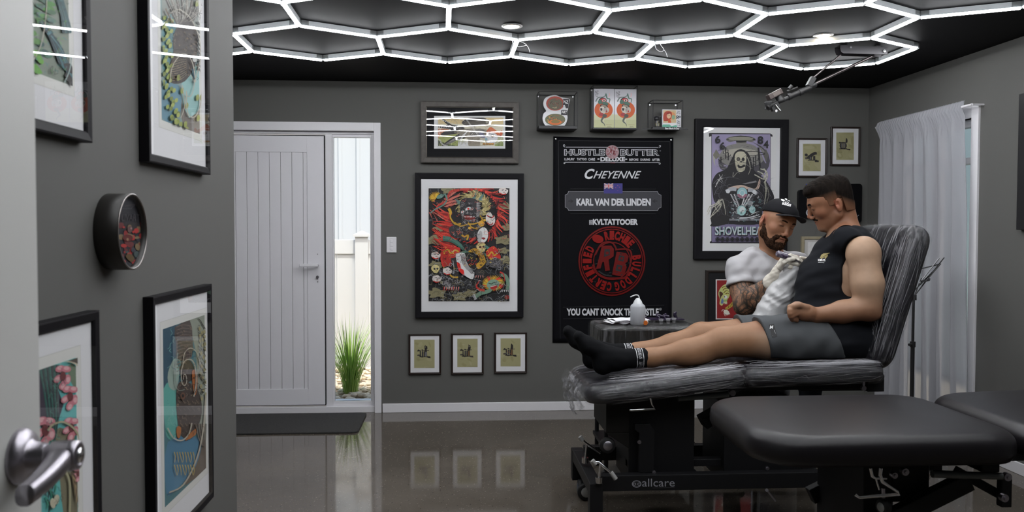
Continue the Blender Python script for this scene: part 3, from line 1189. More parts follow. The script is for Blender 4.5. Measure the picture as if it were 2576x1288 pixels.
for i in range(16):
    x = 1480 + i * 10
    a.stroke([(x, 890), (x + 10, 800), (x + 4 * math.sin(i) + 20, 690)], 10, rnd.choice([(112, 130, 66), (146, 158, 92), (86, 102, 48)]), 1, k=3)
# splash of white feathers
for i in range(11):
    x = 770 + i * 20
    a.poly([(x, 890), (x + 26, 890), (x + 30 + i * 1.5, 740 + 30 * math.sin(i * 2.1))], (208, 207, 206))
# tail and wings
BD, BM, BL2 = (44, 42, 42), (92, 88, 84), (146, 142, 134)
a.poly([(445, 345), (520, 390), (650, 480), (760, 500), (640, 520), (520, 440)], BD, 3)
a.poly([(350, 525), (560, 490), (820, 510), (900, 560), (780, 590), (560, 560)], BD, 3)
for i in range(9):
    a.ell(470 + i * 34, 395 + i * 12, 13, 9, (204, 202, 198), 20)
    a.ell(420 + i * 44, 527 + 3 * math.sin(i), 12, 8, (204, 202, 198))
a.poly([(440, 680), (560, 590), (800, 570), (900, 640), (760, 650), (600, 680)], BD, 3)
a.poly([(460, 900), (560, 800), (720, 700), (900, 600), (1100, 560), (1220, 620), (1000, 720), (760, 780), (600, 850)], BD, 3)
for i in range(9):
    a.stroke([(480 + i * 22, 886 - i * 6), (680 + i * 18, 760 - i * 5), (900 + i * 12, 640 - i * 2)], 4, (128, 126, 122))
a.poly([(840, 450), (1000, 360), (1180, 342), (1300, 365), (1368, 420), (1350, 470), (1180, 500), (1000, 520)], (66, 62, 58), 3)
for i in range(22):
    a.stroke([(900 + i * 19, 470 - 10 * math.sin(i)), (925 + i * 19, 430), (960 + i * 18, 410)], 5, (116, 106, 92), 1, k=3)
a.ell(1330, 420, 30, 44, (140, 136, 124), 10)
a.stroke([(860, 430), (1000, 352), (1180, 342), (1262, 350)], 18, BD, 6)
# body
a.poly([(740, 600), (960, 560), (1200, 560), (1360, 600), (1300, 700), (1180, 760), (1200, 860), (1160, 890), (980, 890), (960, 760), (840, 700)], (134, 126, 112), 3)
for i in range(26):
    x = 980 + (i % 13) * 22
    y = 770 + (i // 13) * 54
    a.stroke([(x, y - 22), (x + 12, y), (x, y + 26)], 4, (84, 76, 66), k=3)
for i in range(40):
    x, y = 760 + (i % 10) * 48, 560 + (i // 10) * 32 + (i % 3) * 8
    a.stroke([(x - 22, y + 10), (x, y - 8), (x + 24, y + 8)], 7, rnd.choice([BD, BL2, BM, (176, 170, 158)]), 2, k=4)
for i in range(6):
    a.stroke([(950 - i * 22, 620 + i * 30), (850 - i * 8, 690 + i * 16)], 18, (206, 204, 200), 5, k=1)
a.poly([(1000, 640), (1120, 580), (1260, 580), (1290, 650), (1160, 700), (1020, 720)], BM, 3)
for i in range(10):
    a.stroke([(1010 + i * 26, 700 - i * 8), (1060 + i * 22, 640 - i * 3), (1100 + i * 20, 590)], 7, rnd.choice([BD, BL2, (186, 182, 172)]), 2, k=4)
# head, beak, orange crest
a.poly([(1310, 650), (1350, 560), (1450, 560), (1540, 630), (1600, 690), (1540, 700), (1440, 650), (1350, 690)], (178, 92, 56), 3)
a.poly([(1290, 700), (1370, 650), (1480, 650), (1530, 710), (1510, 800), (1420, 850), (1330, 830)], (188, 188, 190), 3)
a.poly([(1360, 560), (1410, 530), (1500, 600), (1560, 650), (1450, 640)], (190, 104, 64), 3)
a.poly([(1570, 640), (1610, 590), (1622, 660), (1590, 700)], (178, 82, 50), 2)
a.ell(1430, 700, 36, 28, BD)
a.ell(1432, 700, 22, 19, (150, 120, 80))
a.ell(1433, 700, 10, 10, BK)
a.poly([(1500, 690), (1590, 686), (1570, 702), (1510, 706)], BD)
a.poly([(1180, 650), (1240, 640), (1300, 720), (1250, 740), (1200, 700)], (104, 106, 128), 3)
a.ell(1310, 760, 26, 30, (120, 150, 160))
for x in (1270, 1330, 1380, 1430):
    a.ell(x, 850, 30, 18, (150, 104, 44))
    a.ell(x, 846, 16, 8, (196, 146, 66))
# fine white arcs and diagonal lines
for r_ in (0, 18):
    a.stroke([(900 + r_, 350), (1040 + r_, 540), (1240 + r_, 800)], 5, (214, 212, 208), k=2)
    a.stroke([(410 + r_, 760), (470 + r_, 860), (560 + r_, 880)], 6, (214, 212, 208))
a.ring(470, 620, 52, 60, (214, 212, 208), 130, 250)
a.stroke([(540, 420), (600, 350), (760, 342), (900, 420)], 5, (214, 212, 208))
a.stroke([(1620, 560), (1630, 680), (1560, 800), (1460, 860)], 7, (214, 212, 208))
a.stroke([(1300, 640), (1380, 610), (1460, 640)], 5, (214, 212, 208))
a.waves(rnd, (440, 350, 1380, 880), 170, 3.4, [(36, 34, 34), (168, 162, 150), (104, 98, 90)], 70, 10, 10)
fr.finish(a, 'painting')
fr.t.rotation_euler = (.0125, 0, 0)
fr.t.location.y -= .004

# ---------------------------------------------------------------- tattoo machine studies
SG, SG2 = (142, 138, 102), (134, 130, 92)


def machine(a, x, y, s, kind):
    """ink drawing of a coil tattoo machine; x, y = lower left of the coils, s = scale"""
    def q(px, py):
        return x + px * s, y + py * s
    D1, D2, D3 = (30, 27, 27), (58, 54, 52), (96, 72, 44)
    if kind == 'liner':
        a.poly([q(-40, -20), q(-10, -62), q(50, -104), q(96, -118), q(110, -92), q(60, -60), q(30, -20)], D1)
        a.box(*q(62, -112), *q(112, -100), D1)
        a.box(*q(104, -112), *q(114, -84), D1)
        a.box(*q(56, -88), *q(112, -80), D1)
        a.ell(*q(-32, -74), 22 * s, 20 * s, D1, 30)
        a.ell(*q(-34, -30), 14 * s, 16 * s, D2)
        a.box(*q(10, -62), *q(44, -4), D1)
        a.box(*q(62, -60), *q(92, -6), D1)
        a.box(*q(20, -50), *q(30, -10), (104, 104, 108))
        a.box(*q(-10, -8), *q(120, 2), D1)
        a.box(*q(86, 0), *q(140, 24), D1)
        return
    if kind == 'round':
        a.ring(*q(46, -42), 34 * s, 50 * s, D1, 0, 360, 24)
        for k in range(3):
            a.box(*q(14 + k * 24, -84), *q(32 + k * 24, -4), D2 if k % 2 else D1)
            a.box(*q(20 + k * 24, -76), *q(25 + k * 24, -12), (110, 110, 112))
        a.box(*q(-4, -90), *q(96, -78), D1)
        a.ell(*q(-2, -84), 14 * s, 12 * s, D1)
        a.poly([q(78, -96), q(86, -150), q(94, -146), q(106, -120), q(104, -84)], D1)
        a.box(*q(-6, -4), *q(100, 8), D1)
        a.poly([q(90, 2), q(146, 4), q(142, 24), q(96, 14)], D1)
        return
    a.poly([q(-66, -138), q(-42, -160), q(-14, -142), q(-2, -146), q(-2, -120), q(-30, -120), q(-66, -114)], D1)
    a.poly([q(-14, -140), q(8, -140), q(12, -30), q(30, 0), q(-10, 4), q(-22, -30), q(-14, -60)], D1)
    a.poly([q(-70, -40), q(-40, -54), q(-20, -40), q(-20, -16), q(-66, -18)], D2)
    a.box(*q(30, -146), *q(190, -132), D2)
    a.ell(*q(42, -146), 18 * s, 14 * s, D1)
    for k in (0, 1):
        a.box(*q(30 + k * 44, -120), *q(66 + k * 44, -2), D1)
        a.box(*q(42 + k * 44, -112), *q(50 + k * 44, -10), (82, 80, 84))
    if kind == 'a':
        a.poly([q(96, -20), q(96, -160), q(84, -226), q(100, -240), q(106, -262), q(116, -240), q(150, -230), q(156, -180), q(140, -160), q(148, -10)], D1)
        a.ell(*q(106, -214), 10 * s, 10 * s, (150, 148, 130))
        a.poly([q(104, -10), q(110, -110), q(138, -100), q(140, -8)], (108, 108, 112))
    elif kind == 'b':
        a.poly([q(88, -10), q(100, -150), q(120, -220), q(112, -264), q(130, -244), q(160, -236), q(168, -190), q(150, -110), q(152, -10)], D1)
        a.poly([q(104, -10), q(110, -110), q(140, -130), q(142, -10)], D3)
        a.ell(*q(146, -214), 10 * s, 14 * s, (120, 118, 112))
    else:
        a.poly([q(84, -10), q(92, -150), q(100, -232), q(112, -264), q(128, -240), q(144, -230), q(148, -170), q(140, -140), q(144, -10)], D1)
        a.poly([q(96, -10), q(104, -130), q(132, -130), q(134, -10)], D3)
        a.stroke([q(0, -100), q(60, -60), q(120, -20)], 7 * s, (120, 62, 40), k=3)
        a.stroke([q(-6, -60), q(30, -20), q(80, -30)], 5 * s, (150, 148, 150), k=3)
    a.poly([q(-30, -6), q(150, -6), q(156, 6), q(50, 12), q(40, 22), q(20, 12), q(-24, 8)], D1)
    a.poly([q(142, -12), q(216, -10), q(226, 30), q(170, 24), q(140, 12)], D1 if kind != 'b' else D2)


def study(label, tl, br, tr, bl, crop, paper, mx, my, ms, kind, sig, group='framed tattoo machine drawings'):
    x0, x1, z0, z1 = wallbox(tl, br, tr, bl, .012)
    fr = Frame(label, x0, x1, z0, z1, .0135, .018, M_FRAMEBRN, group=group, mat_inset=.004)
    a = fr.art(crop)
    X0, Y0, X1, Y1 = paper
    a.box(X0 - 6 * ms, Y0 - 6 * ms, X1 + 6 * ms, Y1 + 6 * ms, (186, 186, 186))
    a.box(*paper, SG)
    r2 = random.Random(int(mx))
    a.clip = paper
    for i in range(9):
        a.ell(r2.uniform(X0, X1), r2.uniform(Y0, Y1), r2.uniform(30, 80) * ms, r2.uniform(12, 40) * ms, SG2 if i % 2 else (148, 144, 110), r2.uniform(0, 90))
    a.clip = None
    machine(a, mx, my, ms, kind)
    sx, sy, sw = sig
    for k in range(2):
        pts = [(sx + sw * t / 12, sy + k * 20 * ms + (3 * ms if t % 2 else -3 * ms)) for t in range(13 - 3 * k)]
        a.stroke(pts, 2.4 * ms, (104, 100, 74), k=2)
    a.stroke([(X1 - (X1 - X0) * .45, Y1 - 12 * ms), (X1 - 12 * ms, Y1 - 11 * ms)], 3 * ms, (96, 92, 68), k=1)
    fr.finish(a, 'drawing')


CR = (1020, 830, 8.31)
study('small framed tattoo machine drawing, left of the row of three near the floor', (1027, 840), (1110, 941), (1109, 840), (1029, 942), CR, (182, 205, 608, 795), 312, 560, .95, 'a', (245, 615, 160))
study('small framed tattoo machine drawing, middle of the row of three near the floor', (1134, 838), (1217, 941), (1216, 838), (1136, 942), CR, (1085, 185, 1508, 775), 1206, 548, .95, 'b', (1140, 600, 90))
study('small framed tattoo machine drawing, right of the row of three near the floor', (1243, 836), (1326, 938), (1325, 836), (1244, 939), CR, (1988, 178, 2406, 762), 2110, 530, .95, 'c', (2050, 580, 200))
CR2 = (2000, 300, 4.292)
study('framed tattoo machine drawing, lower left of pair above the man in tank top', (2005, 347), (2080, 446), (2080, 348), (2005, 446), CR2, (86, 266, 277, 560), 146, 444, .78, 'liner', (112, 468, 64), 'upper framed tattoo machine drawings')
study('framed tattoo machine drawing, upper right of the pair near the room corner', (2092, 318), (2163, 418), (2164, 320), (2088, 416), CR2, (446, 144, 634, 438), 484, 318, .78, 'round', (462, 342, 60), 'upper framed tattoo machine drawings')

# ---------------------------------------------------------------- reaper print
x0, x1, z0, z1 = wallbox((1746, 298), (1981, 653), (1980, 302), (1747, 651), .02)
fr = Frame('large black-framed reaper on motorcycle engine print behind the man in the cap', x0, x1, z0, z1, .064, .035, M_FRAMEBLK)
a = fr.art((1740, 290, 3.481))
LV, LV2, DK = (136, 128, 158), (108, 100, 130), (24, 23, 27)
a.box(124, 126, 742, 1158, (196, 196, 198))
a.box(128, 130, 738, 1154, (204, 204, 206))
a.poly([(150, 160), (160, 155), (690, 160), (708, 172), (706, 192), (692, 182), (690, 950), (696, 1122), (160, 1120), (158, 1108), (172, 1100), (172, 972), (160, 968), (172, 950), (172, 182), (152, 190)], DK)
a.box(176, 166, 688, 946, LV)
a.box(176, 954, 688, 1112, LV2)
# moon scene
a.ell(450, 400, 235, 175, (66, 64, 70))
a.ell(440, 350, 210, 110, (118, 116, 112))
a.ell(430, 330, 150, 40, (156, 152, 142))
a.ell(430, 212, 130, 32, (96, 94, 88))
a.ell(430, 190, 60, 12, (186, 184, 176))
a.poly([(300, 216), (360, 188), (430, 178), (520, 190), (566, 222), (500, 206), (470, 236), (390, 236), (360, 208)], DK, 2)
a.ell(430, 205, 110, 17, (128, 126, 112))
a.stroke([(390, 236), (300, 262), (240, 330), (224, 420), (250, 480), (300, 490), (312, 446), (280, 440)], 26, LV, 14)
a.stroke([(480, 236), (560, 262), (610, 330), (640, 400), (652, 420)], 22, LV, 6)
a.stroke([(196, 330), (196, 400), (206, 440)], 20, (150, 148, 140), 4)
a.poly([(186, 350), (214, 298), (248, 350), (214, 388)], (104, 102, 92))
a.poly([(622, 340), (650, 296), (674, 345), (652, 410)], (84, 82, 78))
for (x, y, h) in ((298, 330, 50), (320, 360, 34), (256, 390, 26), (540, 430, 60), (560, 400, 50)):
    a.box(x - 5, y - h, x + 5, y + h, DK)
    a.stroke([(x - 20, y - h * .3), (x - 18, y + 4), (x, y + 8)], 6, DK)
    a.stroke([(x + 20, y - h * .5), (x + 18, y - 6), (x, y)], 6, DK)
# robe
a.poly([(360, 360), (380, 320), (430, 296), (480, 318), (515, 370), (540, 470), (590, 520), (640, 560), (690, 640), (722, 720), (690, 780), (620, 830), (600, 948), (330, 948), (300, 860), (260, 780), (200, 760), (180, 660), (180, 580), (220, 510), (300, 470), (340, 400)], DK, 4)
a.poly([(165, 880), (190, 800), (250, 720), (300, 730), (330, 860), (330, 940), (190, 975), (172, 940)], (30, 28, 30), 3)
for p in ([(190, 600), (230, 560), (300, 520)], [(196, 700), (230, 640), (300, 610)], [(560, 640), (620, 700), (650, 790)], [(600, 600), (660, 660), (700, 720)], [(250, 560), (330, 540), (420, 560)], [(600, 780), (640, 760), (690, 700)]):
    a.stroke(p, 5, (84, 82, 88), 1)
a.stroke([(365, 500), (362, 540), (400, 500), (420, 510)], 6, (130, 128, 120), 2)
a.stroke([(470, 340), (500, 400), (512, 470), (495, 520)], 9, (148, 144, 130), 3)
a.poly([(575, 280), (592, 284), (608, 480), (590, 480)], DK)
a.stroke([(480, 320), (560, 318), (640, 340), (470, 360), (560, 370)], 8, DK, 3)
# skull
a.poly([(376, 370), (390, 330), (430, 316), (466, 330), (478, 380), (470, 440), (462, 480), (430, 496), (400, 486), (384, 440)], (176, 172, 152), 4)
a.ell(408, 384, 16, 17, DK)
a.ell(408, 384, 10, 11, (88, 84, 78))
a.ell(450, 386, 13, 16, DK)
a.poly([(430, 392), (442, 412), (424, 414)], DK)
a.poly([(402, 432), (430, 444), (462, 430), (466, 450), (430, 462), (404, 456)], DK, 3)
for i in range(8):
    a.stroke([(406 + i * 8, 462), (406 + i * 8, 486)], 2.4, (70, 66, 60), k=1)
    a.stroke([(406 + i * 8, 424), (406 + i * 8, 434)], 2.4, (70, 66, 60), k=1)
a.stroke([(388, 430), (396, 470), (410, 490)], 4, (104, 100, 90))
# hands of bone
BN = (172, 170, 156)
for (x0_, y0_, pts) in ((0, 0, [(640, 560), (628, 520), (600, 500), (575, 490)]), (0, 0, [(640, 550), (650, 510), (636, 480), (600, 470)]), (0, 0, [(632, 560), (600, 548), (570, 530), (548, 520)]), (0, 0, [(636, 590), (660, 540), (656, 500), (630, 466)])):
    a.stroke(pts, 12, BN, 7)
    for k in range(3):
        a.ell(*pts[k], 7, 6, (140, 138, 124))
a.stroke([(640, 580), (650, 660), (636, 780)], 18, (150, 148, 132), 6)
a.stroke([(655, 620), (674, 690), (648, 790)], 8, (120, 120, 104), 4)
for pts in ([(250, 760), (210, 790), (170, 815), (140, 870)], [(256, 770), (220, 810), (190, 850), (160, 905)], [(262, 770), (240, 820), (210, 850), (180, 880)], [(246, 750), (206, 776), (160, 800), (136, 846)], [(240, 740), (205, 800), (230, 840)]):
    a.stroke(pts, 12, BN, 5)
    for k in range(3):
        a.ell(*pts[k], 6, 6, (140, 138, 124))
a.stroke([(250, 750), (270, 740), (290, 820), (296, 870)], 14, BN, 4)
# sparkle
for (p, q) in (((205, 628), (270, 520)), ((225, 560), (262, 590)), ((238, 518), (270, 580)), ((232, 570), (275, 548)), ((212, 604), (250, 540))):
    a.stroke([p, q], 4, (220, 220, 224), 2, k=1)
# engine
a.poly([(330, 630), (430, 610), (500, 630), (560, 640), (590, 560), (600, 580), (586, 640), (540, 650), (340, 636)], (176, 154, 140), 3)
a.poly([(440, 600), (560, 572), (570, 586), (470, 604)], (110, 108, 110))
for (p, q) in (((300, 670), (390, 650)), ((490, 655), (570, 690))):
    a.stroke([p, ((p[0] + q[0]) / 2, (p[1] + q[1]) / 2 - 14), q], 32, (150, 152, 158), k=3)
a.ell(316, 666, 18, 18, (190, 192, 196))
a.ell(548, 672, 18, 18, (190, 192, 196))
for (x_, dx) in ((340, 60), (370, 48), (470, -40), (530, -75), (500, -60)):
    a.stroke([(x_, 690), (x_ + dx * .9, 800)], 9, (196, 198, 202), k=1)
    a.stroke([(x_ + 7, 690), (x_ + dx * .9 + 7, 800)], 3, (60, 60, 66), k=1)
for i in range(9):
    a.stroke([(336 + i * 5, 700 + i * 11), (388 + i * 4, 696 + i * 11)], 4, (98, 98, 104), k=1)
    a.stroke([(482 - i * 3, 700 + i * 11), (552 - i * 6, 704 + i * 11)], 4, (98, 98, 104), k=1)
a.ell(440, 680, 48, 52, (70, 70, 76))
a.ell(440, 680, 44, 48, (134, 172, 176))
a.poly([(398, 690), (482, 690), (470, 718), (440, 726), (410, 718)], (140, 96, 112), 2)
a.ell(440, 682, 24, 26, (196, 200, 202))
a.ell(440, 680, 19, 21, (134, 172, 176))
a.ell(434, 836, 44, 50, (60, 62, 68))
a.ell(434, 834, 40, 44, (150, 186, 184))
a.ell(440, 826, 24, 26, (188, 206, 204))
a.ell(528, 826, 28, 32, (146, 180, 180))
a.ell(510, 770, 26, 20, (128, 130, 134))
a.stroke([(480, 880), (490, 830), (478, 800)], 20, DK, 12)
a.stroke([(412, 900), (500, 895), (560, 880), (590, 870)], 14, (176, 178, 182), 6)
a.stroke([(440, 915), (520, 905), (600, 885)], 8, (196, 198, 202), 4)
a.stroke([(520, 870), (560, 850), (590, 846)], 6, (196, 198, 202), 3)
for i in range(14):
    a.box(340 + (i % 4) * 16, 780 + (i // 4) * 34, 350 + (i % 4) * 16, 800 + (i // 4) * 34, (128, 130, 134) if i % 2 else (72, 72, 80))
a.box(326, 905, 600, 922, (112, 112, 118))
a.box(344, 870, 420, 900, (66, 66, 72))
rr = random.Random(35)
a.waves(rr, (230, 250, 650, 470), 60, 2.4, [(40, 39, 44), (150, 148, 140), (96, 94, 92)], 50, 4)
a.waves(rr, (200, 560, 320, 900), 34, 2.2, [(88, 86, 92), (60, 58, 64)], 90, 10, 90)
a.waves(rr, (560, 560, 700, 800), 34, 2.2, [(88, 86, 92), (60, 58, 64)], 90, 10, 90)
a.waves(rr, (330, 700, 600, 930), 90, 2.4, [(200, 202, 206), (40, 40, 46), (130, 168, 170)], 26, 5)
# numerals and title
a.text('6', 200, 180, 248, 246, DK, .03)
a.text('6', 240, 236, 288, 302, DK, .03)
a.text('8', 572, 184, 620, 254, DK, .03)
a.text('4', 622, 222, 668, 292, DK, .03)
a.text('SHOVELHEAD', 204, 980, 664, 1054, DK, .06)
a.text('SHOVELHEAD', 200, 974, 660, 1050, (128, 166, 168), .03)
a.text('SHOVELHEAD', 200, 974, 660, 1050, (176, 176, 180), .0)
for i in range(11):
    x, y = 222 + i * 43, 1086
    for r_ in (0, 90, 180, 270):
        ca, sa = math.cos(math.radians(r_)), math.sin(math.radians(r_))
        pts = [(0, -3), (19, -13), (19, 13), (0, 3)]
        a.poly([(x + p * ca - q * sa, y + p * sa + q * ca) for p, q in pts], DK)
fr.finish(a)

# ---------------------------------------------------------------- tiger print (lower, mostly behind the man in the cap)
p0 = at(1776, 680, ROOM_D - .02)
p1 = at(1961, 860, ROOM_D - .02)
fr = Frame('dark-framed red tiger print behind the elbow of the man in the cap', p0.x, p0.x + .70, p0.z - .62, p0.z, .018, .03, mat('dark_wood_frame', (.022, .015, .012), .45), mmat=M_MATBLK)
a = fr.art((1760, 670, 9.2))
a.box(372, 300, 1400, 1228, (192, 186, 184))
a.clip = (400, 324, 1372, 1204)
a.box(400, 324, 1372, 1204, (122, 20, 22))
a.poly([(432, 640), (470, 520), (560, 430), (640, 420), (700, 560), (690, 690), (640, 780), (620, 880), (560, 840), (520, 910), (460, 870), (470, 760)], (170, 172, 110), 3)
a.poly([(455, 600), (500, 590), (545, 640), (500, 700), (480, 760)], (64, 36, 22), 3)
for (p, q, r) in (((520, 500), (560, 470), (620, 460)), ((540, 560), (590, 510), (660, 520)), ((560, 620), (620, 560), (680, 590)), ((600, 640), (650, 620), (690, 650))):
    a.stroke([p, q, r], 26, (86, 52, 22), 6)
    a.stroke([(p[0], p[1] + 14), (q[0], q[1] + 14), (r[0], r[1] + 14)], 10, (188, 190, 60), 3)
a.poly([(490, 850), (520, 740), (555, 790), (540, 860)], (86, 104, 146), 2)
a.ell(600, 710, 40, 40, (196, 200, 190))
a.ell(575, 705, 12, 16, (40, 30, 30))
a.stroke([(560, 800), (620, 790), (650, 740)], 18, (80, 150, 80), 6)
for i in range(5):
    a.stroke([(560 + i * 18, 830), (566 + i * 18, 880)], 9, (206, 196, 186), 2, k=1)
a.stroke([(840, 760), (780, 850), (690, 930), (600, 990)], 90, (160, 138, 52), 60)
for t in range(4):
    a.stroke([(800 - t * 60, 800 + t * 60), (770 - t * 60, 900 + t * 40)], 18, (60, 34, 20), 6, k=1)
a.ell(620, 1060, 74, 50, (196, 190, 176), 30)
for i in range(6):
    a.stroke([(560 + i * 26, 1080), (590 + i * 22, 1160 - 8 * i)], 16, (206, 200, 186), 3, k=1)
a.stroke([(510, 1040), (540, 1000), (580, 1020)], 14, (206, 200, 186), 5)
a.clip = None
fr.finish(a)

# light-wood frame partly hidden behind the two men
p0 = at(2017, 595, ROOM_D - .02)
fr = Frame('light oak-framed sheet on the wall between the two men', p0.x, p0.x + .40, p0.z - .36, p0.z, .022, .025, mat('light_oak', (.40, .35, .24), .5, noise=(30, (.34, .29, .19), .2)), mmat=mat('ivory_mat', (.60, .58, .55), .8))
a = fr.art((2000, 580, 4.0))
a.box(125, 110, 640, 520, (176, 174, 172))
a.box(132, 117, 633, 513, (196, 194, 192))
fr.finish(a, 'sheet')
# ---------------------------------------------------------------- black vinyl banner
bx0, bx1, bz0, bz1 = wallbox((1387, 343), (1694, 862), (1690, 346), (1395, 860), .01)
ban = thing('banner', 'tall black hanging banner with white lettering and a red round stamp', 'banner', ((bx0 + bx1) / 2, ROOM_D, (bz0 + bz1) / 2))
bw_, bh_ = bx1 - bx0, bz1 - bz0
M_BAN = mat('black_vinyl_banner', (0.0062, 0.0062, 0.0078), 0.6, spec=0.06)
m = MB()
nx, nz = 24, 40
vs = []
for j in range(nz + 1):
    for i in range(nx + 1):
        X = -bw_ / 2 + bw_ * i / nx
        Z = -bh_ / 2 + bh_ * j / nz
        sag = .006 * math.sin(PI * i / nx) * max(0, (j / nz - .9) / .1)
        yy = -.006 - .0025 * math.sin(i * .45 + j * .05) * (0.4 + .6 * abs(i / nx - .5) * 2)
        vs.append((X, yy, Z - sag))
fs = [(j * (nx + 1) + i, j * (nx + 1) + i + 1, (j + 1) * (nx + 1) + i + 1, (j + 1) * (nx + 1) + i) for j in range(nz) for i in range(nx)]
m.add(vs, fs, 0, True)
o = m.build('banner_sheet', M_BAN, ban)
so = o.modifiers.new('thick', 'SOLIDIFY'); so.thickness = .001; so.offset = 1
for (sx, sz) in ((-1, 1), (1, 1)):
    MB().lathe([(.002, 0), (.0075, 0), (.0075, .002), (.003, .0025)], (sx * (bw_ / 2 - .018), -.010, bh_ / 2 - .018), (0, -1, 0), 16).build('eyelet', M_CHROME, ban)


def ban_plane(u, v):
    p = at(u, v, ROOM_D - .0095)
    return p.x - (bx0 + bx1) / 2, p.z - (bz0 + bz1) / 2


M_FOIL = mat('red_foil', (0.30, 0.010, 0.008), 0.30, 0.35)
M_FOIL2 = mat('red_foil_deep', (0.17, 0.006, 0.005), 0.34, 0.35)
LT, LT2, DG = (176, 176, 180), (128, 128, 134), (34, 34, 38)
a = Art((1400, 340, 4.293), ban_plane)
a.stroke([(20, 60), (1225, 68)], 3, (28, 28, 32), k=1)
a.stroke([(1225, 68), (1240, 2200)], 3, (28, 28, 32), k=1)
a.stroke([(20, 60), (40, 2200)], 3, (28, 28, 32), k=1)
a.stroke([(100, 130), (1100, 134)], 9, LT2, k=1)
a.stroke([(92, 128), (78, 122), (74, 108), (84, 104), (92, 114)], 5, LT, k=4)
a.stroke([(1106, 132), (1120, 128), (1124, 114), (1112, 112), (1108, 122)], 5, LT, k=4)
a.stroke([(92, 292), (1106, 296)], 5, LT, k=1)
a.stroke([(92, 292), (78, 300), (84, 308), (94, 302)], 5, LT, k=4)
a.stroke([(1106, 296), (1122, 304), (1114, 314), (1104, 308)], 5, LT, k=4)
a.text('HUSTLE', 82, 150, 522, 222, LT, .055)
a.text('HUSTLE', 88, 157, 516, 216, (40, 40, 46), .012)
a.text('BUTTER', 686, 152, 1112, 224, LT, .055)
a.text('BUTTER', 692, 159, 1106, 218, (40, 40, 46), .012)
a.ring(1120, 170, 4, 6, LT2, n=16)
a.text('LUXURY', 85, 247, 196, 272, LT, .03)
a.text('TATTOO', 220, 247, 326, 272, LT, .03)
a.text('CARE', 342, 247, 416, 274, LT, .03)
a.ell(453, 258, 13, 7, LT)
a.text('DELUXE', 474, 234, 740, 284, LT, .05)
a.ell(752, 260, 13, 7, LT)
a.text('BEFORE', 785, 252, 884, 276, LT, .03)
a.text('DURING', 906, 252, 1010, 276, LT, .03)
a.text('AFTER', 1030, 252, 1116, 280, LT, .03)


def stamp(a, cx, cy, r, red, dark, lit, bulldog=True):
    """round certified stamp: double ring, letters round the rim, two big initials"""
    a.ring(cx, cy, r * .955, r, red, ry=1.04)
    a.ring(cx, cy, r * .90, r * .93, red, ry=1.04)
    def around(s, a0, a1, rr, h, flip=False):
        n = len(s)
        for i, ch in enumerate(s):
            if ch == ' ':
                continue
            t = math.radians(a0 + (a1 - a0) * i / max(1, n - 1))
            x, y = cx + rr * math.cos(t), cy + rr * 1.04 * math.sin(t)
            w = h * .50
            rot = math.degrees(t) + 90 + (180 if flip else 0)
            a.text(ch, x - w / 2, y - h / 2, x + w / 2, y + h / 2, lit, .06, 0, rot)
    around('RICHIE', -102, -42, r * .74, r * .27)
    around('BULLDOG', -8, 78, r * .74, r * .27)
    around('CERTIFIED', 96, 208, r * .74, r * .27)
    a.ring(cx, cy, r * .53, r * .56, dark, ry=1.02)
    def Q(x, y):
        return cx + x * r, cy + y * r
    # initials
    a.poly([Q(-.44, .12), Q(-.30, -.46), Q(-.02, -.46), Q(.06, -.36), Q(.05, -.14), Q(-.10, -.04), Q(-.06, .28), Q(-.20, .30), Q(-.24, .02), Q(-.28, .02), Q(-.34, .22), Q(-.48, .24)], red)
    a.poly([Q(-.22, -.36), Q(-.06, -.36), Q(-.06, -.18), Q(-.24, -.12)], (16, 14, 16))
    a.ell(*Q(-.14, -.24), r * .05, r * .045, red)
    a.poly([Q(.14, -.28), Q(.42, -.24), Q(.50, -.14), Q(.46, .02), Q(.40, .06), Q(.44, .18), Q(.38, .38), Q(.28, .46), Q(.00, .40)], red)
    a.poly([Q(.22, -.18), Q(.38, -.14), Q(.34, .02), Q(.18, -.02)], (16, 14, 16))
    a.poly([Q(.15, .10), Q(.32, .14), Q(.27, .32), Q(.10, .28)], (16, 14, 16))
    a.ell(*Q(.29, -.08), r * .04, r * .04, red)
    a.ell(*Q(.22, .21), r * .04, r * .04, red)
    a.stroke([Q(-.56, .10), Q(-.46, .34), Q(-.20, .50), Q(.10, .52), Q(.40, .50)], r * .07, red, k=5)
    a.stroke([Q(-.50, -.18), Q(-.30, -.52), Q(0, -.55), Q(.14, -.34)], r * .05, red, k=5)
    a.stroke([Q(.10, -.34), Q(.50, -.34), Q(.58, -.10), Q(.46, .40), Q(.30, .52)], r * .05, dark, k=5)
    a.stroke([Q(-.40, .30), Q(-.20, .42), Q(.0, .44)], r * .04, (16, 14, 16), k=4)
    a.ell(*Q(-.42, -.66), r * .17, r * .12, lit, 14)
    rr = random.Random(4)
    for i in range(26):
        t = rr.uniform(0, 2 * PI)
        q = rr.uniform(.3, .95)
        a.stroke([Q(q * math.cos(t), q * math.sin(t)), Q(q * math.cos(t) + rr.uniform(-.08, .08), q * math.sin(t) + rr.uniform(-.03, .03))], r * .022, (16, 14, 16), k=1)


a.ell(602, 182, 72, 74, (150, 138, 142))
stamp(a, 602, 182, 68, (110, 40, 46), (110, 40, 46), (110, 40, 46))
a.stroke([(580, 298), (632, 300)], 8, (100, 40, 44), k=1)
# maker's name in slanted small capitals
a.text('C', 302, 364, 412, 474, LT, .03, .35)
a.text('HEYENNE', 396, 388, 914, 468, LT, .008, .45)
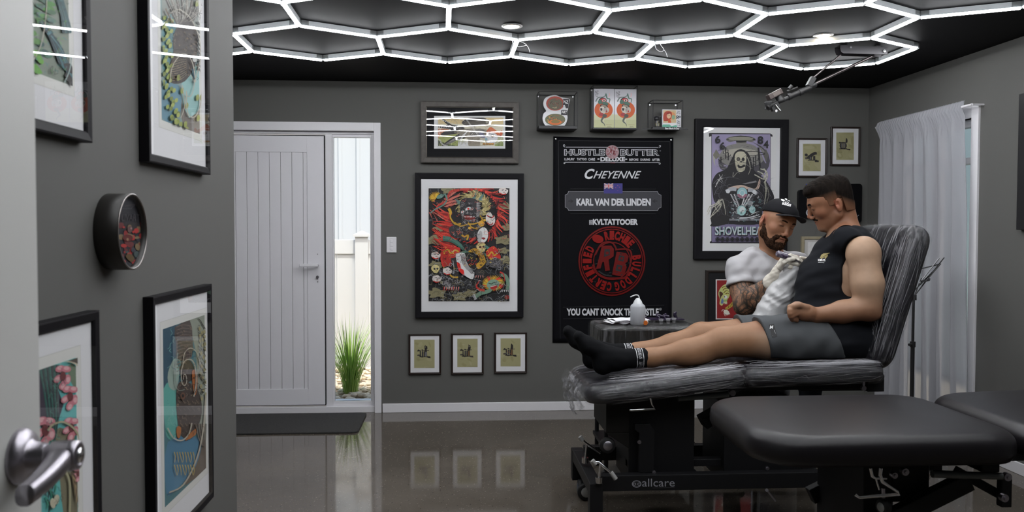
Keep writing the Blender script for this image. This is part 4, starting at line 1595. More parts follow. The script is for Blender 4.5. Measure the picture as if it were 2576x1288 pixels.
# flag
a.box(510, 520, 712, 630, (40, 36, 104))
a.box(514, 522, 612, 576, (38, 36, 92))
for (p, q) in (((514, 523), (611, 575)), ((611, 523), (514, 575))):
    a.stroke([p, q], 12, (196, 196, 200), k=1)
    a.stroke([p, q], 5, (150, 40, 50), k=1)
a.box(554, 522, 572, 576, (196, 196, 200)); a.box(514, 541, 612, 557, (196, 196, 200))
a.box(558, 522, 568, 576, (150, 40, 50)); a.box(514, 545, 612, 553, (150, 40, 50))
for (x, y, s_) in ((660, 545, 9), (638, 568, 9), (680, 562, 8), (660, 602, 9)):
    pts = [(x + s_ * (1 if k % 2 == 0 else .42) * math.sin(PI * k / 5), y - s_ * (1 if k % 2 == 0 else .42) * math.cos(PI * k / 5)) for k in range(10)]
    a.poly(pts, (120, 60, 104))
# name plate
pl = [(128, 606), (1092, 608), (1100, 632), (1130, 648), (1130, 780), (1104, 792), (1092, 817), (128, 815), (118, 792), (90, 778), (90, 645), (118, 632)]
a.poly(pl, LT2)
cxx, cyy = 610, 712
a.poly([(cxx + (x - cxx) * .9935, cyy + (y - cyy) * .965) for x, y in pl], (38, 38, 44))
a.box(510, 600, 712, 630, (40, 36, 104))
a.text('KARL VAN DER LINDEN', 214, 684, 1016, 762, LT, .045)
for sx in (1, -1):
    x = 155 if sx == 1 else 1060
    a.poly([(x - 30 * sx, 708), (x, 706), (x - 6 * sx, 690), (x + 30 * sx, 712), (x - 6 * sx, 736), (x, 718), (x - 30 * sx, 716)], (16, 16, 20))
a.stroke([(148, 580), (1072, 582)], 3, DG, k=1)
a.stroke([(148, 848), (1072, 850)], 3, DG, k=1)
a.ring(371, 942, 12, 15, LT, n=20)
a.box(352, 918, 356, 966, LT); a.box(352, 918, 388, 922, LT); a.box(352, 962, 388, 966, LT); a.box(384, 918, 388, 966, LT)
a.text('a', 364, 932, 378, 954, LT, .03)
a.text('KVLTATTOOER', 392, 904, 878, 970, LT, .05)
a.s = 4.293
b2 = 944.5
stamp(a, 597, 415 + b2, 362, M_FOIL2, M_FOIL2, M_FOIL)
a.stroke([(70, 912 + b2), (1160, 890 + b2)], 3, DG, k=1)
a.text("YOU CANT KNOCK THE HUSTLE", 108, 926 + b2, 1102, 1004 + b2, LT, .045)
a.ring(1120, 934 + b2, 10, 13, LT, n=20)
a.text('R', 1115, 928 + b2, 1125, 940 + b2, LT, .03)
a.stroke([(70, 1038 + b2), (1160, 1018 + b2)], 3, DG, k=1)
a.build('lettering', ban, (0, -.0095, 0))

# ---------------------------------------------------------------- wire display boxes with their books
M_WIRE = mat('black_wire', (0.012, 0.012, 0.014), 0.45)
M_SCREW = mat('screw_head', (0.6, 0.6, 0.62), 0.3, 0.8)


def wirebox(label, fl, fr_, ft, fb, dep, shelf=.02):
    """front rectangle in pixels at depth ROOM_D-dep"""
    y = ROOM_D - dep
    p, q = at(fl, ft, y), at(fr_, fb, y)
    x0, x1, z0, z1 = p.x, q.x, q.z, p.z
    t = thing('display_shelf', label, 'wall shelf', ((x0 + x1) / 2, ROOM_D, z0))
    w, h = x1 - x0, z1 - z0
    r = .0028
    m = MB()
    c = [(-w / 2, -.004), (w / 2, -.004), (w / 2, -dep), (-w / 2, -dep)]
    for i in range(4):
        m.cyl((c[i][0], c[i][1], 0), (c[i][0], c[i][1], h), r, n=8)
        j = (i + 1) % 4
        m.cyl((c[i][0], c[i][1], h), (c[j][0], c[j][1], h), r, n=8)
    m.build('wire_frame', M_WIRE, t)
    MB().bb((-w / 2 - .002, -dep - .002, -.001), (w / 2 + .002, -.001, shelf)).build('shelf_tray', M_WIRE, t, bevel=.002)
    for sx in (-1, 1):
        MB().cyl((sx * (w / 2 - .012), -.001, h - .012), (sx * (w / 2 - .012), -.006, h - .012), .006, n=12).build('screw', M_SCREW, t)
    return t, x0, x1, z0 + shelf, z1


C3 = (1340, 210, 6.1325)
def c3(x, y):
    return 1340 + x / 6.1325, 210 + y / 6.1325


W1 = wirebox('black wire box shelf holding the figure-eight-shaped panel, left of three above the banner', c3(100, 0)[0], c3(688, 0)[0], c3(0, 122)[1], c3(0, 700)[1], .16, .022)
W2 = wirebox('black wire box shelf holding two white panels, middle of three above the banner', c3(935, 0)[0], c3(1614, 0)[0], c3(0, 28)[1], c3(0, 712)[1], .15, .012)
W3 = wirebox('black wire box shelf with toy figure and square book, right of three above banner', c3(1858, 0)[0], c3(2312, 0)[0], c3(0, 255)[1], c3(0, 700)[1], .16, .012)


def panel_plane(cx, cz, y):
    def f(u, v):
        p = at(u, v, y)
        return p.x - cx, p.z - cz
    return f


# figure-eight panel (two joined discs with printed art and a black title strip)
y8 = ROOM_D - .10
p = at(*c3(345, 435), y8)
e8 = thing('shaped_panel', 'white figure-eight shaped printed panel standing in the left wire box', 'printed panel', (p.x, y8, p.z))
out8 = [(c3(x, y)) for x, y in smoothpts([(335, 180), (440, 215), (565, 240), (560, 300), (545, 390), (530, 470), (535, 540), (510, 620), (450, 686), (340, 692), (240, 686), (180, 630), (152, 550), (165, 470), (205, 425), (175, 370), (162, 300), (200, 220)], 5, True)]
f8 = panel_plane(p.x, p.z, y8)
P8 = [f8(*q) for q in out8]
m = MB()
m.prism(P8, lambda x, z, s: (x, 0.006 if s else -.006, z))
recalc(m.build('panel_body', mat('white_acrylic', (.62, .62, .64), .12), e8))
a = Art(C3, f8)
RDD, GRN, ORG = (140, 60, 48), (74, 88, 66), (176, 84, 44)
a.ell(345, 310, 140, 112, RDD)
a.ell(345, 320, 112, 90, (84, 76, 62))
rr = random.Random(9)
for i in range(40):
    t = rr.uniform(0, 2 * PI); q = rr.uniform(10, 95)
    a.stroke([(345 + q * math.cos(t), 315 + q * .8 * math.sin(t)), (345 + q * math.cos(t + .3) * 1.1, 315 + q * .8 * math.sin(t + .3)), (345 + q * math.cos(t + .5), 315 + q * .9 * math.sin(t + .5))], 9, rr.choice([GRN, (40, 38, 36), (150, 140, 110), RDD, (100, 60, 50)]), 3)
a.ell(345, 565, 165, 100, (206, 204, 200))
a.ell(345, 560, 158, 92, (96, 96, 72))
for i in range(46):
    t = rr.uniform(0, 2 * PI); q = rr.uniform(20, 130)
    a.stroke([(345 + q * math.cos(t), 562 + q * .55 * math.sin(t)), (345 + q * math.cos(t + .3) * 1.1, 562 + q * .55 * math.sin(t + .3)), (345 + q * math.cos(t + .5), 562 + q * .6 * math.sin(t + .5))], 9, rr.choice([GRN, ORG, (190, 150, 60), RDD, (60, 66, 50)]), 3)
a.ell(345, 600, 100, 42, (186, 96, 46))
a.ell(350, 590, 70, 26, (120, 100, 56))
a.poly([(468, 240), (562, 246), (545, 385), (462, 385)], (34, 32, 38))
a.poly([(440, 410), (534, 416), (526, 490), (434, 486)], (34, 32, 38))
a.text('NZ', 474, 262, 546, 312, (196, 196, 200), .02, 0, 6)
a.text('&', 462, 335, 512, 392, (196, 196, 200), .02)
a.text('ART', 446, 424, 524, 464, (196, 196, 200), .02, 0, 5)
a.build('panel_print', e8, (0, -.0062, 0))

# two white panels with skeleton and lizard art
for k, (xa, xb, ya, yb, dx) in enumerate(((942, 1258, 78, 708, 0), (1262, 1600, 84, 708, 335))):
    yy = ROOM_D - .145
    p0, p1 = at(*c3(xa, ya), yy), at(*c3(xb, yb), yy)
    cx, cz = (p0.x + p1.x) / 2, (p0.z + p1.z) / 2
    t = thing('art_book', 'tall white art book with an orange sun, %s in the middle wire box' % ('left of two' if k == 0 else 'right of two'), 'book', (cx, yy, cz), 'white art books in the middle wire box')
    w, h = p1.x - p0.x - .002, p0.z - p1.z
    MB().bb((-w / 2, 0, -h / 2), (w / 2, .10, h / 2)).build('book_block', mat('book_white', (.56, .56, .60), .16), t, bevel=.0015)
    a = Art(C3, panel_plane(cx, cz, yy), None)
    X0, X1 = xa + 2, xb - 3
    a.poly([(X0, 480), (X1, 470), (X1, yb - 2), (X0, yb - 2)], (172, 172, 142))
    a.poly([(X0, 560), (X1, 560), (X1, yb - 2), (X0, yb - 2)], (164, 166, 128))
    a.ell(1094 + dx * 1.02, 408, 142, 132, (176, 80, 40))
    dk, gr, pk, wh = (40, 38, 38), (66, 96, 84), (168, 52, 56), (186, 178, 168)
    def S(pts, w, c, w1=None):
        a.stroke([(x + dx, y) for x, y in pts], w, c, w1)
    S([(972, 280), (1010, 220), (1080, 210), (1130, 180), (1128, 150)], 20, (86, 96, 92), 8)
    S([(1128, 160), (1150, 230), (1190, 240), (1180, 300)], 22, gr, 10)
    S([(1180, 150), (1186, 190), (1160, 210)], 10, (196, 140, 140), 6)
    a.ell(1080 + dx, 265, 62, 48, dk); a.ell(1085 + dx, 262, 46, 34, pk); a.ell(1100 + dx, 262, 26, 20, (196, 168, 160)); a.ell(1100 + dx, 262, 10, 16, dk)
    a.ell(1040 + dx, 285, 34, 34, gr)
    a.ell(1120 + dx, 310, 50, 28, gr, 20)
    a.ell(1100 + dx, 350, 60, 26, dk, 10); a.ell(1100 + dx, 348, 44, 16, (130, 118, 104), 10)
    a.ell(1080 + dx, 410, 60, 44, wh, 60); a.ell(1140 + dx, 410, 40, 44, (164, 156, 148), 10)
    a.ell(1060 + dx, 400, 16, 22, dk); a.ell(1140 + dx, 430, 12, 14, pk)
    for q in range(5):
        a.stroke([(1040 + dx + q * 22, 380), (1050 + dx + q * 22, 420), (1040 + dx + q * 24, 460)], 6, dk, 2)
    a.ell(1060 + dx, 480, 40, 28, (140, 50, 54)); a.ell(1110 + dx, 500, 34, 30, (70, 68, 62))
    S([(1090, 520), (1060, 580), (1100, 620), (1114, 664)], 34, (76, 82, 78), 4)
    S([(1100, 545), (1090, 590), (1110, 620)], 10, wh, 3)
    # tail of lettering
    a.text('NZ', 962 + dx * .99, 112 + k * 14, 1016 + dx * .99, 158 + k * 14, dk, .0)
    a.text('&ART', 962 + dx * .99, 166 + k * 14, 1014 + dx * .99, 186 + k * 14, dk, .0)
    a.stroke([(974 + dx * .99, 202 + k * 12), (1006 + dx * .99, 202 + k * 12)], 6, dk, k=1)
    a.stroke([(1130 + dx * 1.03, 636), (1226 + dx * 1.03, 638)], 3, (120, 70, 50), k=1)
    a.stroke([(1150 + dx * 1.03, 660), (1206 + dx * 1.03, 660)], 5, (110, 104, 88), k=1)
    a.stroke([(1145 + dx * 1.03, 676), (1222 + dx * 1.03, 676)], 5, (110, 104, 88), k=1)
    a.build('cover_print', t, (0, -.0004, 0))

# square book in the right box
yy = ROOM_D - .11
p0, p1 = at(*c3(2000, 398), yy), at(*c3(2290, 690), yy)
cx, cz = (p0.x + p1.x) / 2, (p0.z + p1.z) / 2
w, h = p1.x - p0.x, p0.z - p1.z
t = thing('art_book', 'small square art book with a red-haired portrait in the right wire box', 'book', (cx, yy, cz))
MB().bb((-w / 2, 0, -h / 2), (w / 2, .03, h / 2)).build('book_block', MATS['book_white'], t, bevel=.0015)
a = Art(C3, panel_plane(cx, cz, yy))
a.box(2012, 412, 2214, 606, (176, 156, 120))
a.ell(2150, 500, 50, 60, (190, 128, 84))
a.ell(2170, 520, 26, 36, (120, 150, 120))
a.poly([(2016, 500), (2040, 440), (2090, 426), (2140, 440), (2146, 500), (2120, 560), (2060, 580), (2020, 570)], (150, 52, 34), 3)
a.ell(2100, 500, 32, 42, (196, 160, 128))
a.poly([(2060, 470), (2100, 440), (2140, 470), (2120, 462), (2080, 478)], (120, 36, 26), 3)
a.ell(2088, 496, 6, 4, BK); a.ell(2112, 496, 6, 4, BK)
a.poly([(2090, 560), (2120, 550), (2136, 606), (2092, 606)], (176, 72, 34), 3)
a.box(2012, 606, 2214, 682, (196, 200, 196))
a.poly([(2012, 630), (2100, 620), (2140, 660), (2214, 640), (2214, 682), (2012, 682)], (86, 150, 128), 2)
a.box(2012, 606, 2216, 632, (206, 206, 208))
a.text('NZ', 2222, 426, 2272, 476, (40, 40, 50), .0, 0, 90)
a.text('&', 2218, 486, 2276, 556, (40, 40, 50), .02, 0, 90)
a.text('ART', 2206, 590, 2294, 636, (40, 40, 50), .0, 0, 90)
a.build('cover_print', t, (0, -.0004, 0))

# toy figure: dark helmeted block figure with yellow arms
yy = ROOM_D - .12
p = at(*c3(1925, 684), yy)
sc_ = (at(*c3(2025, 684), yy).x - at(*c3(1925, 684), yy).x) / 100.0
t = thing('toy_figure', 'small dark toy figure standing beside the square book in the right wire box', 'figurine', (p.x, yy, p.z))
m = MB()
m.box((0, 0, sc_ * 14), (sc_ * 70, .02, sc_ * 24))
m.build('stand', M_BLACKP, t, bevel=.001)
m = MB()
m.box((-sc_ * 8, 0, sc_ * 50), (sc_ * 34, .014, sc_ * 50)).box((-sc_ * 8, -.001, sc_ * 90), (sc_ * 44, .016, sc_ * 40))
m.build('body', mat('toy_dark', (.03, .03, .034), .3), t, bevel=.002)
m = MB()
m.lathe([(0, 0), (sc_ * 34, sc_ * 6), (sc_ * 42, sc_ * 34), (sc_ * 34, sc_ * 62), (0, sc_ * 76)], (-sc_ * 14, 0, sc_ * 105), n=16)
m.tube(smoothpts([(sc_ * 18, 0, sc_ * 150), (sc_ * 38, 0, sc_ * 164), (sc_ * 36, 0, sc_ * 190)], 4), sc_ * 7, 8)
m.tube(smoothpts([(-sc_ * 44, 0, sc_ * 150), (-sc_ * 62, 0, sc_ * 160), (-sc_ * 58, 0, sc_ * 188)], 4), sc_ * 7, 8)
m.build('head', MATS['toy_dark'], t)
m = MB()
for sx in (-22, 16):
    m.box((sx * sc_, -.002, sc_ * 44), (sc_ * 16, .014, sc_ * 50), (0, math.radians(8 if sx > 0 else -8), 0))
m.box((sc_ * 0, -.004, sc_ * 84), (sc_ * 16, .012, sc_ * 34))
m.build('limbs', mat('toy_olive', (.20, .18, .08), .4), t, bevel=.001)

# low ledge sign under the right box
yy = ROOM_D - .165
p0, p1 = at(*c3(1685, 692), yy), at(*c3(2400, 716), yy)
cx = (p0.x + p1.x) / 2
t = thing('ledge_sign', 'narrow black ledge sign with white script under the right wire box', 'sign', (cx, yy, (p0.z + p1.z) / 2))
w, h = p1.x - p0.x, p0.z - p1.z
MB().bb((-w / 2, 0, -h / 2), (w / 2, .003, h / 2)).build('sign_board', M_BLACKP, t)
a = Art(C3, panel_plane(cx, (p0.z + p1.z) / 2, yy))
a.text('Best Black & Gray', 2042, 680, 2262, 716, (200, 200, 204), .03, .25)
a.text('NZ', 2320, 684, 2352, 704, (70, 70, 76), .0)
a.box(2362, 688, 2380, 704, (60, 60, 66))
a.build('lettering', t, (0, -.0004, 0))

# ---------------------------------------------------------------- black wall boards behind the seated man's head
for (lab, tl, br, yo) in (('black rounded wall board with white lettering, left one beside the cap', (2009, 477), (2078, 549), .03), ('black rounded wall board behind the neck of the man in the tank top', (2100, 462), (2168, 560), .03)):
    p0, p1 = at(*tl, ROOM_D - yo), at(*br, ROOM_D - yo)
    cx, cz = (p0.x + p1.x) / 2, (p0.z + p1.z) / 2
    w, h = p1.x - p0.x, p0.z - p1.z
    t = thing('wall_board', lab, 'wall board', (cx, ROOM_D, cz))
    m = MB()
    m.prism(rrect(-w / 2, -h / 2, w / 2, h / 2, .022), lambda x, z, s: (x, -.001 if s else -yo, z))
    recalc(m.build('board', mat('black_gloss_board', (.004, .004, .005), .3, spec=.2), t, bevel=.002))
    a = Art((2000, 300, 4.292), panel_plane(cx, cz, ROOM_D - yo))
    if tl[0] == 2009:
        a.text('LU', 122, 824, 154, 850, (178, 178, 182), .0)
        a.poly([(118, 1005), (134, 975), (160, 968), (176, 990), (172, 1030), (146, 1050), (124, 1030)], (150, 152, 158), 3)
        a.poly([(128, 1005), (140, 984), (160, 980), (166, 1005), (150, 1036), (134, 1024)], (96, 98, 106), 3)
        a.box(128, 880, 170, 918, (34, 40, 70))
    else:
        a.text('vi', 650, 1040, 676, 1066, (150, 150, 154), .0, .2)
        a.stroke([(676, 1046), (684, 1038), (688, 1032)], 4, (150, 150, 154), k=3)
    a.build('lettering', t, (0, -yo - .0004, 0))
# blue peg tip above the board
p = at(2029, 470, ROOM_D - .03)
m = MB()
m.tube(smoothpts([(0, 0, -.04), (-.006, 0, -.01), (.004, 0, .004), (-.004, 0, .022)], 4), [.006] * 10 + [.005, .004, .002], 8)
tag(m.build('clip', mat('blue_plastic', (.02, .03, .35), .35), loc=p), 'blue plastic clip sticking up above the left black wall board', 'clip')

# ---------------------------------------------------------------- pictures on the left partition
FX = LEFT_X + .026


def lpt(u, v):
    q = at_x(u, v, FX)
    return q.y, q.z


y_r4, z_t4 = lpt(533, 714)
y_l4, _ = lpt(385, 751)
_, z_b4 = lpt(547, 1240)
W4, H4 = y_r4 - y_l4, z_t4 - z_b4
y_r2, z_b2 = lpt(530, 440)
y_l2, _ = lpt(376, 410)
y_r3, z_t3 = lpt(250, 780)
y_r1, z_b1 = lpt(233, 360)
LFR = dict(pw=.022, depth=.026, fmat=M_FRAMEBLK, wall='left')
F2 = Frame('black-framed brown fantail and green vine print, upper right of four on left wall', y_l2, y_r2, z_b2, z_b2 + .70, **LFR)
F1 = Frame('black-framed green feather print, upper left of four on left wall', y_r1 - W4, y_r1, z_b1, z_b1 + .70, **LFR)
F4 = Frame('black-framed brown owl and blue swirl print, lower right of four on left wall', y_l4, y_r4, z_b4, z_t4, **LFR)
F3 = Frame('black-framed teal bird and pink blossom print, lower left of four on left wall', y_r3 - W4, y_r3, z_t3 - H4, z_t3, **LFR)


def clip_rect(fr, y0, y1, z0, z1, crop):
    pass


class WallArt(Art):
    """as Art, but clipped to a rectangle of the sheet in local metres"""
    rect = None

    def P(self, x, y):
        a, b = self.plane(self.cx + x / self.s, self.cy + y / self.s)
        if self.rect:
            a = min(max(a, self.rect[0]), self.rect[1])
            b = min(max(b, self.rect[2]), self.rect[3])
        return (a, -self.k * 0.000035, b)

    def sheet(self, x0, x1, z0, z1, c, grow=0.0):
        self.k += 1
        self.mb.add([(x0 - grow, -self.k * 0.000035, z0 - grow), (x1 + grow, -self.k * 0.000035, z0 - grow), (x1 + grow, -self.k * 0.000035, z1 + grow), (x0 - grow, -self.k * 0.000035, z1 + grow)], [(0, 1, 2, 3)], self.m(c))


def lsheet(fr, crop, xl, br, tr=None, h=None, paper=.022):
    """sheet and print area; xl: a point on the left edge, br / tr: right corners, h: print height when one corner is out of sight"""
    a = WallArt(crop, fr.plane)
    g = lambda p: fr.plane(crop[0] + p[0] / crop[2], crop[1] + p[1] / crop[2])
    x0 = g(xl)[0] if xl else -fr.w / 2 + .085
    if br:
        x1, z0 = g(br)
        z1 = g(tr)[1] if tr else z0 + h
    else:
        x1, z1 = g(tr)
        z0 = z1 - h
    r = (x0, x1, z0, z1)
    a.sheet(*r, (172, 172, 168), paper + .0015)
    a.sheet(*r, (190, 190, 186), paper)
    a.rect = r
    return a


# lower right: owl-brown bird with swirls
a = lsheet(F4, (400, 780, 2.8), (26, 130), (331, 1112), (304, 40), paper=.02)
r = a.rect
a.sheet(*r, (62, 104, 112))
a.poly([(26, 130), (120, 100), (130, 560), (20, 560)], (38, 70, 86))
a.poly([(20, 560), (130, 520), (140, 900), (60, 900), (40, 800)], (82, 150, 140), 3)
a.poly([(210, 60), (340, 20), (340, 1000), (290, 900), (260, 300)], (126, 132, 120))
a.poly([(290, 980), (340, 900), (340, 1160), (180, 1240), (240, 1120)], (88, 78, 70), 2)
a.poly([(60, 930), (280, 900), (290, 1000), (230, 1150), (120, 1260), (50, 1290)], (66, 110, 136), 3)
a.poly([(110, 120), (215, 70), (235, 200), (230, 330), (130, 360), (120, 240)], (70, 62, 60), 2)
a.poly([(62, 440), (110, 340), (140, 440), (120, 560), (70, 540)], (132, 148, 138), 3)
for i in range(14):
    a.stroke([(122, 120 + i * 24), (165, 104 + i * 24), (226, 112 + i * 22)], 7, (104, 92, 86), 3, k=4)
a.ell(195, 430, 52, 80, (52, 44, 40))
a.poly([(120, 560), (170, 500), (270, 560), (300, 720), (250, 860), (170, 900), (130, 800)], (58, 48, 44), 3)
for i in range(46):
    x, y = 130 + (i * 37) % 160, 540 + (i * 53) % 320
    a.stroke([(x, y), (x + 10, y + 16), (x + 18, y + 8)], 5, ((86, 74, 68), (40, 34, 32), (108, 92, 78))[i % 3], 1, k=3)
a.poly([(225, 430), (260, 440), (262, 560), (240, 600)], (150, 86, 40), 2)
a.poly([(118, 820), (150, 830), (140, 900), (120, 890)], (150, 92, 48), 2)
a.poly([(200, 880), (260, 830), (250, 880), (180, 920)], (150, 92, 48), 2)
for i in range(22):
    a.stroke([(270 + (i % 4) * 18, 60 + i * 24), (290 + (i % 4) * 14, 80 + i * 24), (300 + (i % 3) * 14, 110 + i * 22)], 5, (44, 42, 38), 4, k=3)
    a.ell(280 + (i * 17) % 46, 130 + (i * 29) % 500, 9, 14, (138, 132, 96))
for i in range(8):
    a.stroke([(250 + i * 10, 800), (270 + i * 7, 900), (300 + i * 2, 960)], 7, (60, 54, 50) if i % 2 else (110, 100, 92), 2, k=3)
WHT = (158, 152, 138)
a.stroke([(234, 610), (250, 520), (244, 400), (215, 350), (170, 360), (146, 430), (150, 510), (170, 532), (184, 500), (176, 455), (162, 460), (160, 490)], 8, WHT, 4)
a.stroke([(156, 380), (170, 300), (215, 268), (262, 310), (280, 380)], 6, WHT)
a.stroke([(48, 830), (90, 900), (150, 918), (200, 870), (220, 796)], 9, WHT)
a.stroke([(320, 600), (300, 850), (250, 1060), (160, 1230), (60, 1285)], 10, WHT)
a.stroke([(120, 300), (100, 460), (120, 560), (170, 560)], 6, (120, 130, 120), 3)
a.ell(156, 606, 18, 26, (88, 58, 44)); a.ell(156, 604, 8, 12, BK)
for i in range(16):
    x, y = 95 + (i % 8) * 19, 1000 + (i // 8) * 90
    a.stroke([(x, y), (x + 8, y + 34), (x + 2 + (i % 3) * 8, y + 74)], 8, (150, 134, 84), 3, k=3)
rr = random.Random(31)
a.waves(rr, (110, 90, 290, 880), 120, 3, [(34, 28, 26), (104, 88, 76), (128, 112, 92)], 26, 5, 60)
a.waves(rr, (30, 150, 120, 900), 30, 3, [(52, 90, 104), (108, 160, 150)], 60, 6, 90)
F4.finish(a)

# upper right: fantail, vine
a = lsheet(F2, (345, 0, 2.895), (178, 860), (455, 976), None, .50, .02)
r = a.rect
a.sheet(*r, (112, 132, 130))
a.poly([(180, -20), (480, -20), (480, 300), (180, 300)], (128, 134, 128))
a.poly([(185, 150), (300, 120), (330, 400), (200, 520), (185, 420)], (78, 120, 126), 2)
a.poly([(330, 560), (440, 480), (470, 700), (430, 840), (370, 850), (335, 740)], (128, 166, 164), 3)
a.poly([(180, 600), (300, 620), (320, 800), (250, 900), (180, 860)], (84, 122, 138), 2)
a.poly([(320, 740), (380, 860), (470, 800), (470, 1000), (340, 960)], (104, 98, 92), 2)
for i in range(9):
    a.stroke([(310, 200), (260 + i * 24, 100), (210 + i * 38, -10)], 30, ((66, 62, 58), (120, 116, 108), (90, 84, 78))[i % 3], 20, k=3)
    a.stroke([(310, 200), (262 + i * 24, 100), (214 + i * 38, -10)], 4, (178, 176, 168), 3, k=3)
a.poly([(300, 180), (400, 160), (440, 260), (430, 420), (400, 520), (330, 600), (240, 600), (225, 500), (260, 400), (260, 280)], (50, 42, 38), 3)
for i in range(9):
    a.stroke([(232, 470 + i * 14), (300, 440 + i * 18), (360, 430 + i * 14)], 4, (142, 126, 100), 2)
for i in range(10):
    a.stroke([(240, 400 + i * 8), (290, 370 + i * 10), (340, 390 + i * 10)], 3, (96, 84, 70), 2)
for i in range(50):
    x, y = 330 + (i * 29) % 90, 230 + (i * 41) % 300
    a.stroke([(x, y), (x + 6, y + 12), (x + 14, y + 8)], 5, ((82, 66, 54), (112, 94, 74), (36, 30, 28))[i % 3], 1, k=3)
a.ell(412, 430, 18, 22, (176, 176, 172))
a.stroke([(395, 500), (404, 560), (408, 620)], 16, (86, 118, 130), 3)
for i in range(12):
    a.stroke([(430, 160 + i * 30), (460, 200 + i * 30), (455, 260 + i * 28)], 16, (86, 88, 86), 4, k=3)
for i in range(64):
    x = 190 + 26 * math.sin(i * .9) + (i % 3) * 14
    y = 130 + i * 12
    if y > 880:
        x += (i - 60) * 6
    a.ell(x + (max(0, i - 40)) * 3, y, 12, 17, ((120, 134, 56), (98, 112, 44), (140, 150, 76))[i % 3], 20)
for (x, y) in ((285, 565), (312, 660), (420, 25), (425, 710), (430, 860), (345, 770), (300, 910), (345, 945), (335, 905), (452, 710), (265, 900)):
    a.ell(x, y, 12, 24, (132, 140, 70), 8)
a.stroke([(200, 150), (230, 90), (290, 70), (370, 130), (430, 260), (446, 420), (400, 600)], 6, WHT)
a.stroke([(218, 600), (240, 480), (300, 400), (350, 400), (390, 470), (410, 600)], 6, WHT)
a.stroke([(372, 545), (400, 600), (380, 690), (350, 700), (340, 660)], 5, WHT)
a.stroke([(340, 660), (350, 820), (400, 852), (440, 780), (460, 640)], 7, WHT)
a.stroke([(310, 620), (330, 760), (300, 860)], 6, WHT)
a.stroke([(190, 60), (200, 90), (260, 200)], 8, (96, 70, 50))
rr = random.Random(32)
a.waves(rr, (230, 190, 430, 590), 110, 3, [(30, 24, 22), (122, 104, 84), (80, 64, 52)], 24, 5, 60)
a.waves(rr, (190, 0, 470, 160), 50, 3, [(60, 56, 52), (168, 164, 156)], 60, 6, 100)
F2.finish(a)

# upper left: green feathers
a = lsheet(F1, (80, 0, 3.482), None, (330, 745), None, .50, .02)
a.sheet(*a.rect, (112, 122, 110))
a.rect = (a.rect[0], a.rect[1] + .006, a.rect[2] - .004, a.rect[3])
a.poly([(-400, -300), (-10, -300), (20, 480), (60, 640), (-400, 600)], (66, 96, 84))
for i in range(60):
    x, y = -300 + (i * 67) % 460, -380 + (i * 97) % 880
    a.ell(x, y, 46, 26, ((48, 92, 48), (74, 122, 54), (40, 74, 70), (58, 104, 84))[i % 4], 24)
for i in range(14):
    x, y = 60 + (i * 31) % 120, -20 + i * 18
    a.ell(x, y, 44, 20, ((70, 124, 56), (58, 96, 66), (86, 110, 100))[i % 3], 15)
for i in range(7):
    a.stroke([(200 + i * 8, -60 + i * 10), (250 + i * 6, 120), (262 + i * 12, 290)], 34, ((44, 78, 82), (34, 50, 56), (62, 98, 98))[i % 3], 18, k=4)
for i in range(7):
    a.stroke([(60 + i * 14, 180 + i * 20), (150 + i * 16, 330 + i * 18), (230 + i * 22, 560 + i * 26)], 44, ((36, 62, 70), (30, 28, 30), (52, 96, 106))[i % 3], 12, k=4)
    a.stroke([(66 + i * 14, 190 + i * 20), (154 + i * 16, 340 + i * 18), (220 + i * 20, 520 + i * 26)], 7, (84, 130, 134), 2, k=4)
a.poly([(260, 560), (330, 560), (360, 640), (310, 636)], (34, 30, 30), 2)
a.poly([(270, 660), (310, 640), (362, 745), (330, 750)], (34, 30, 30), 2)
a.poly([(-10, 450), (30, 440), (88, 540), (60, 560), (10, 500)], (96, 152, 56), 2)
a.poly([(-10, 560), (20, 560), (76, 640), (10, 640)], (86, 144, 50), 2)
a.stroke([(118, -80), (100, 200), (60, 400), (0, 520)], 9, WHT)
a.stroke([(330, 480), (318, 600), (272, 720)], 10, (128, 146, 142))
a.stroke([(150, 650), (146, 600), (166, 580), (158, 640), (190, 610), (182, 650), (215, 640)], 4, (50, 50, 48))
a.waves(random.Random(33), (-100, -60, 300, 640), 130, 3.5, [(28, 40, 40), (96, 150, 88), (70, 120, 120)], 40, 7, 60)
F1.finish(a)

# lower left: teal bird and blossoms
a = lsheet(F3, (90, 880, 3.159), None, None, (316, 62), .50, .022)
a.sheet(*a.rect, (86, 160, 158))
a.poly([(-500, 60), (140, 100), (170, 300), (180, 560), (-500, 700)], (52, 44, 58), 2)
a.poly([(250, 130), (320, 130), (330, 320), (280, 260)], (96, 112, 92), 2)
a.poly([(150, 640), (250, 640), (330, 760), (330, 1400), (230, 1400), (180, 900)], (108, 104, 84), 2)
for i in range(13):
    a.stroke([(20 + i * 13, 120), (60 + i * 9, 320), (90 + i * 7, 540), (120 + i * 2, 740)], 13, ((38, 70, 66), (44, 98, 88), (34, 30, 42))[i % 3], 5, k=4)
    a.stroke([(24 + i * 13, 120), (64 + i * 9, 320), (94 + i * 7, 500)], 2.5, (112, 122, 118), k=3)
for i in range(26):
    a.stroke([(60 + (i * 19) % 90, 640 + i * 22), (80 + (i * 19) % 90, 690 + i * 22), (70 + (i * 19) % 90, 740 + i * 22)], 14, ((52, 132, 110), (36, 62, 60), (30, 28, 36))[i % 3], 4, k=3)
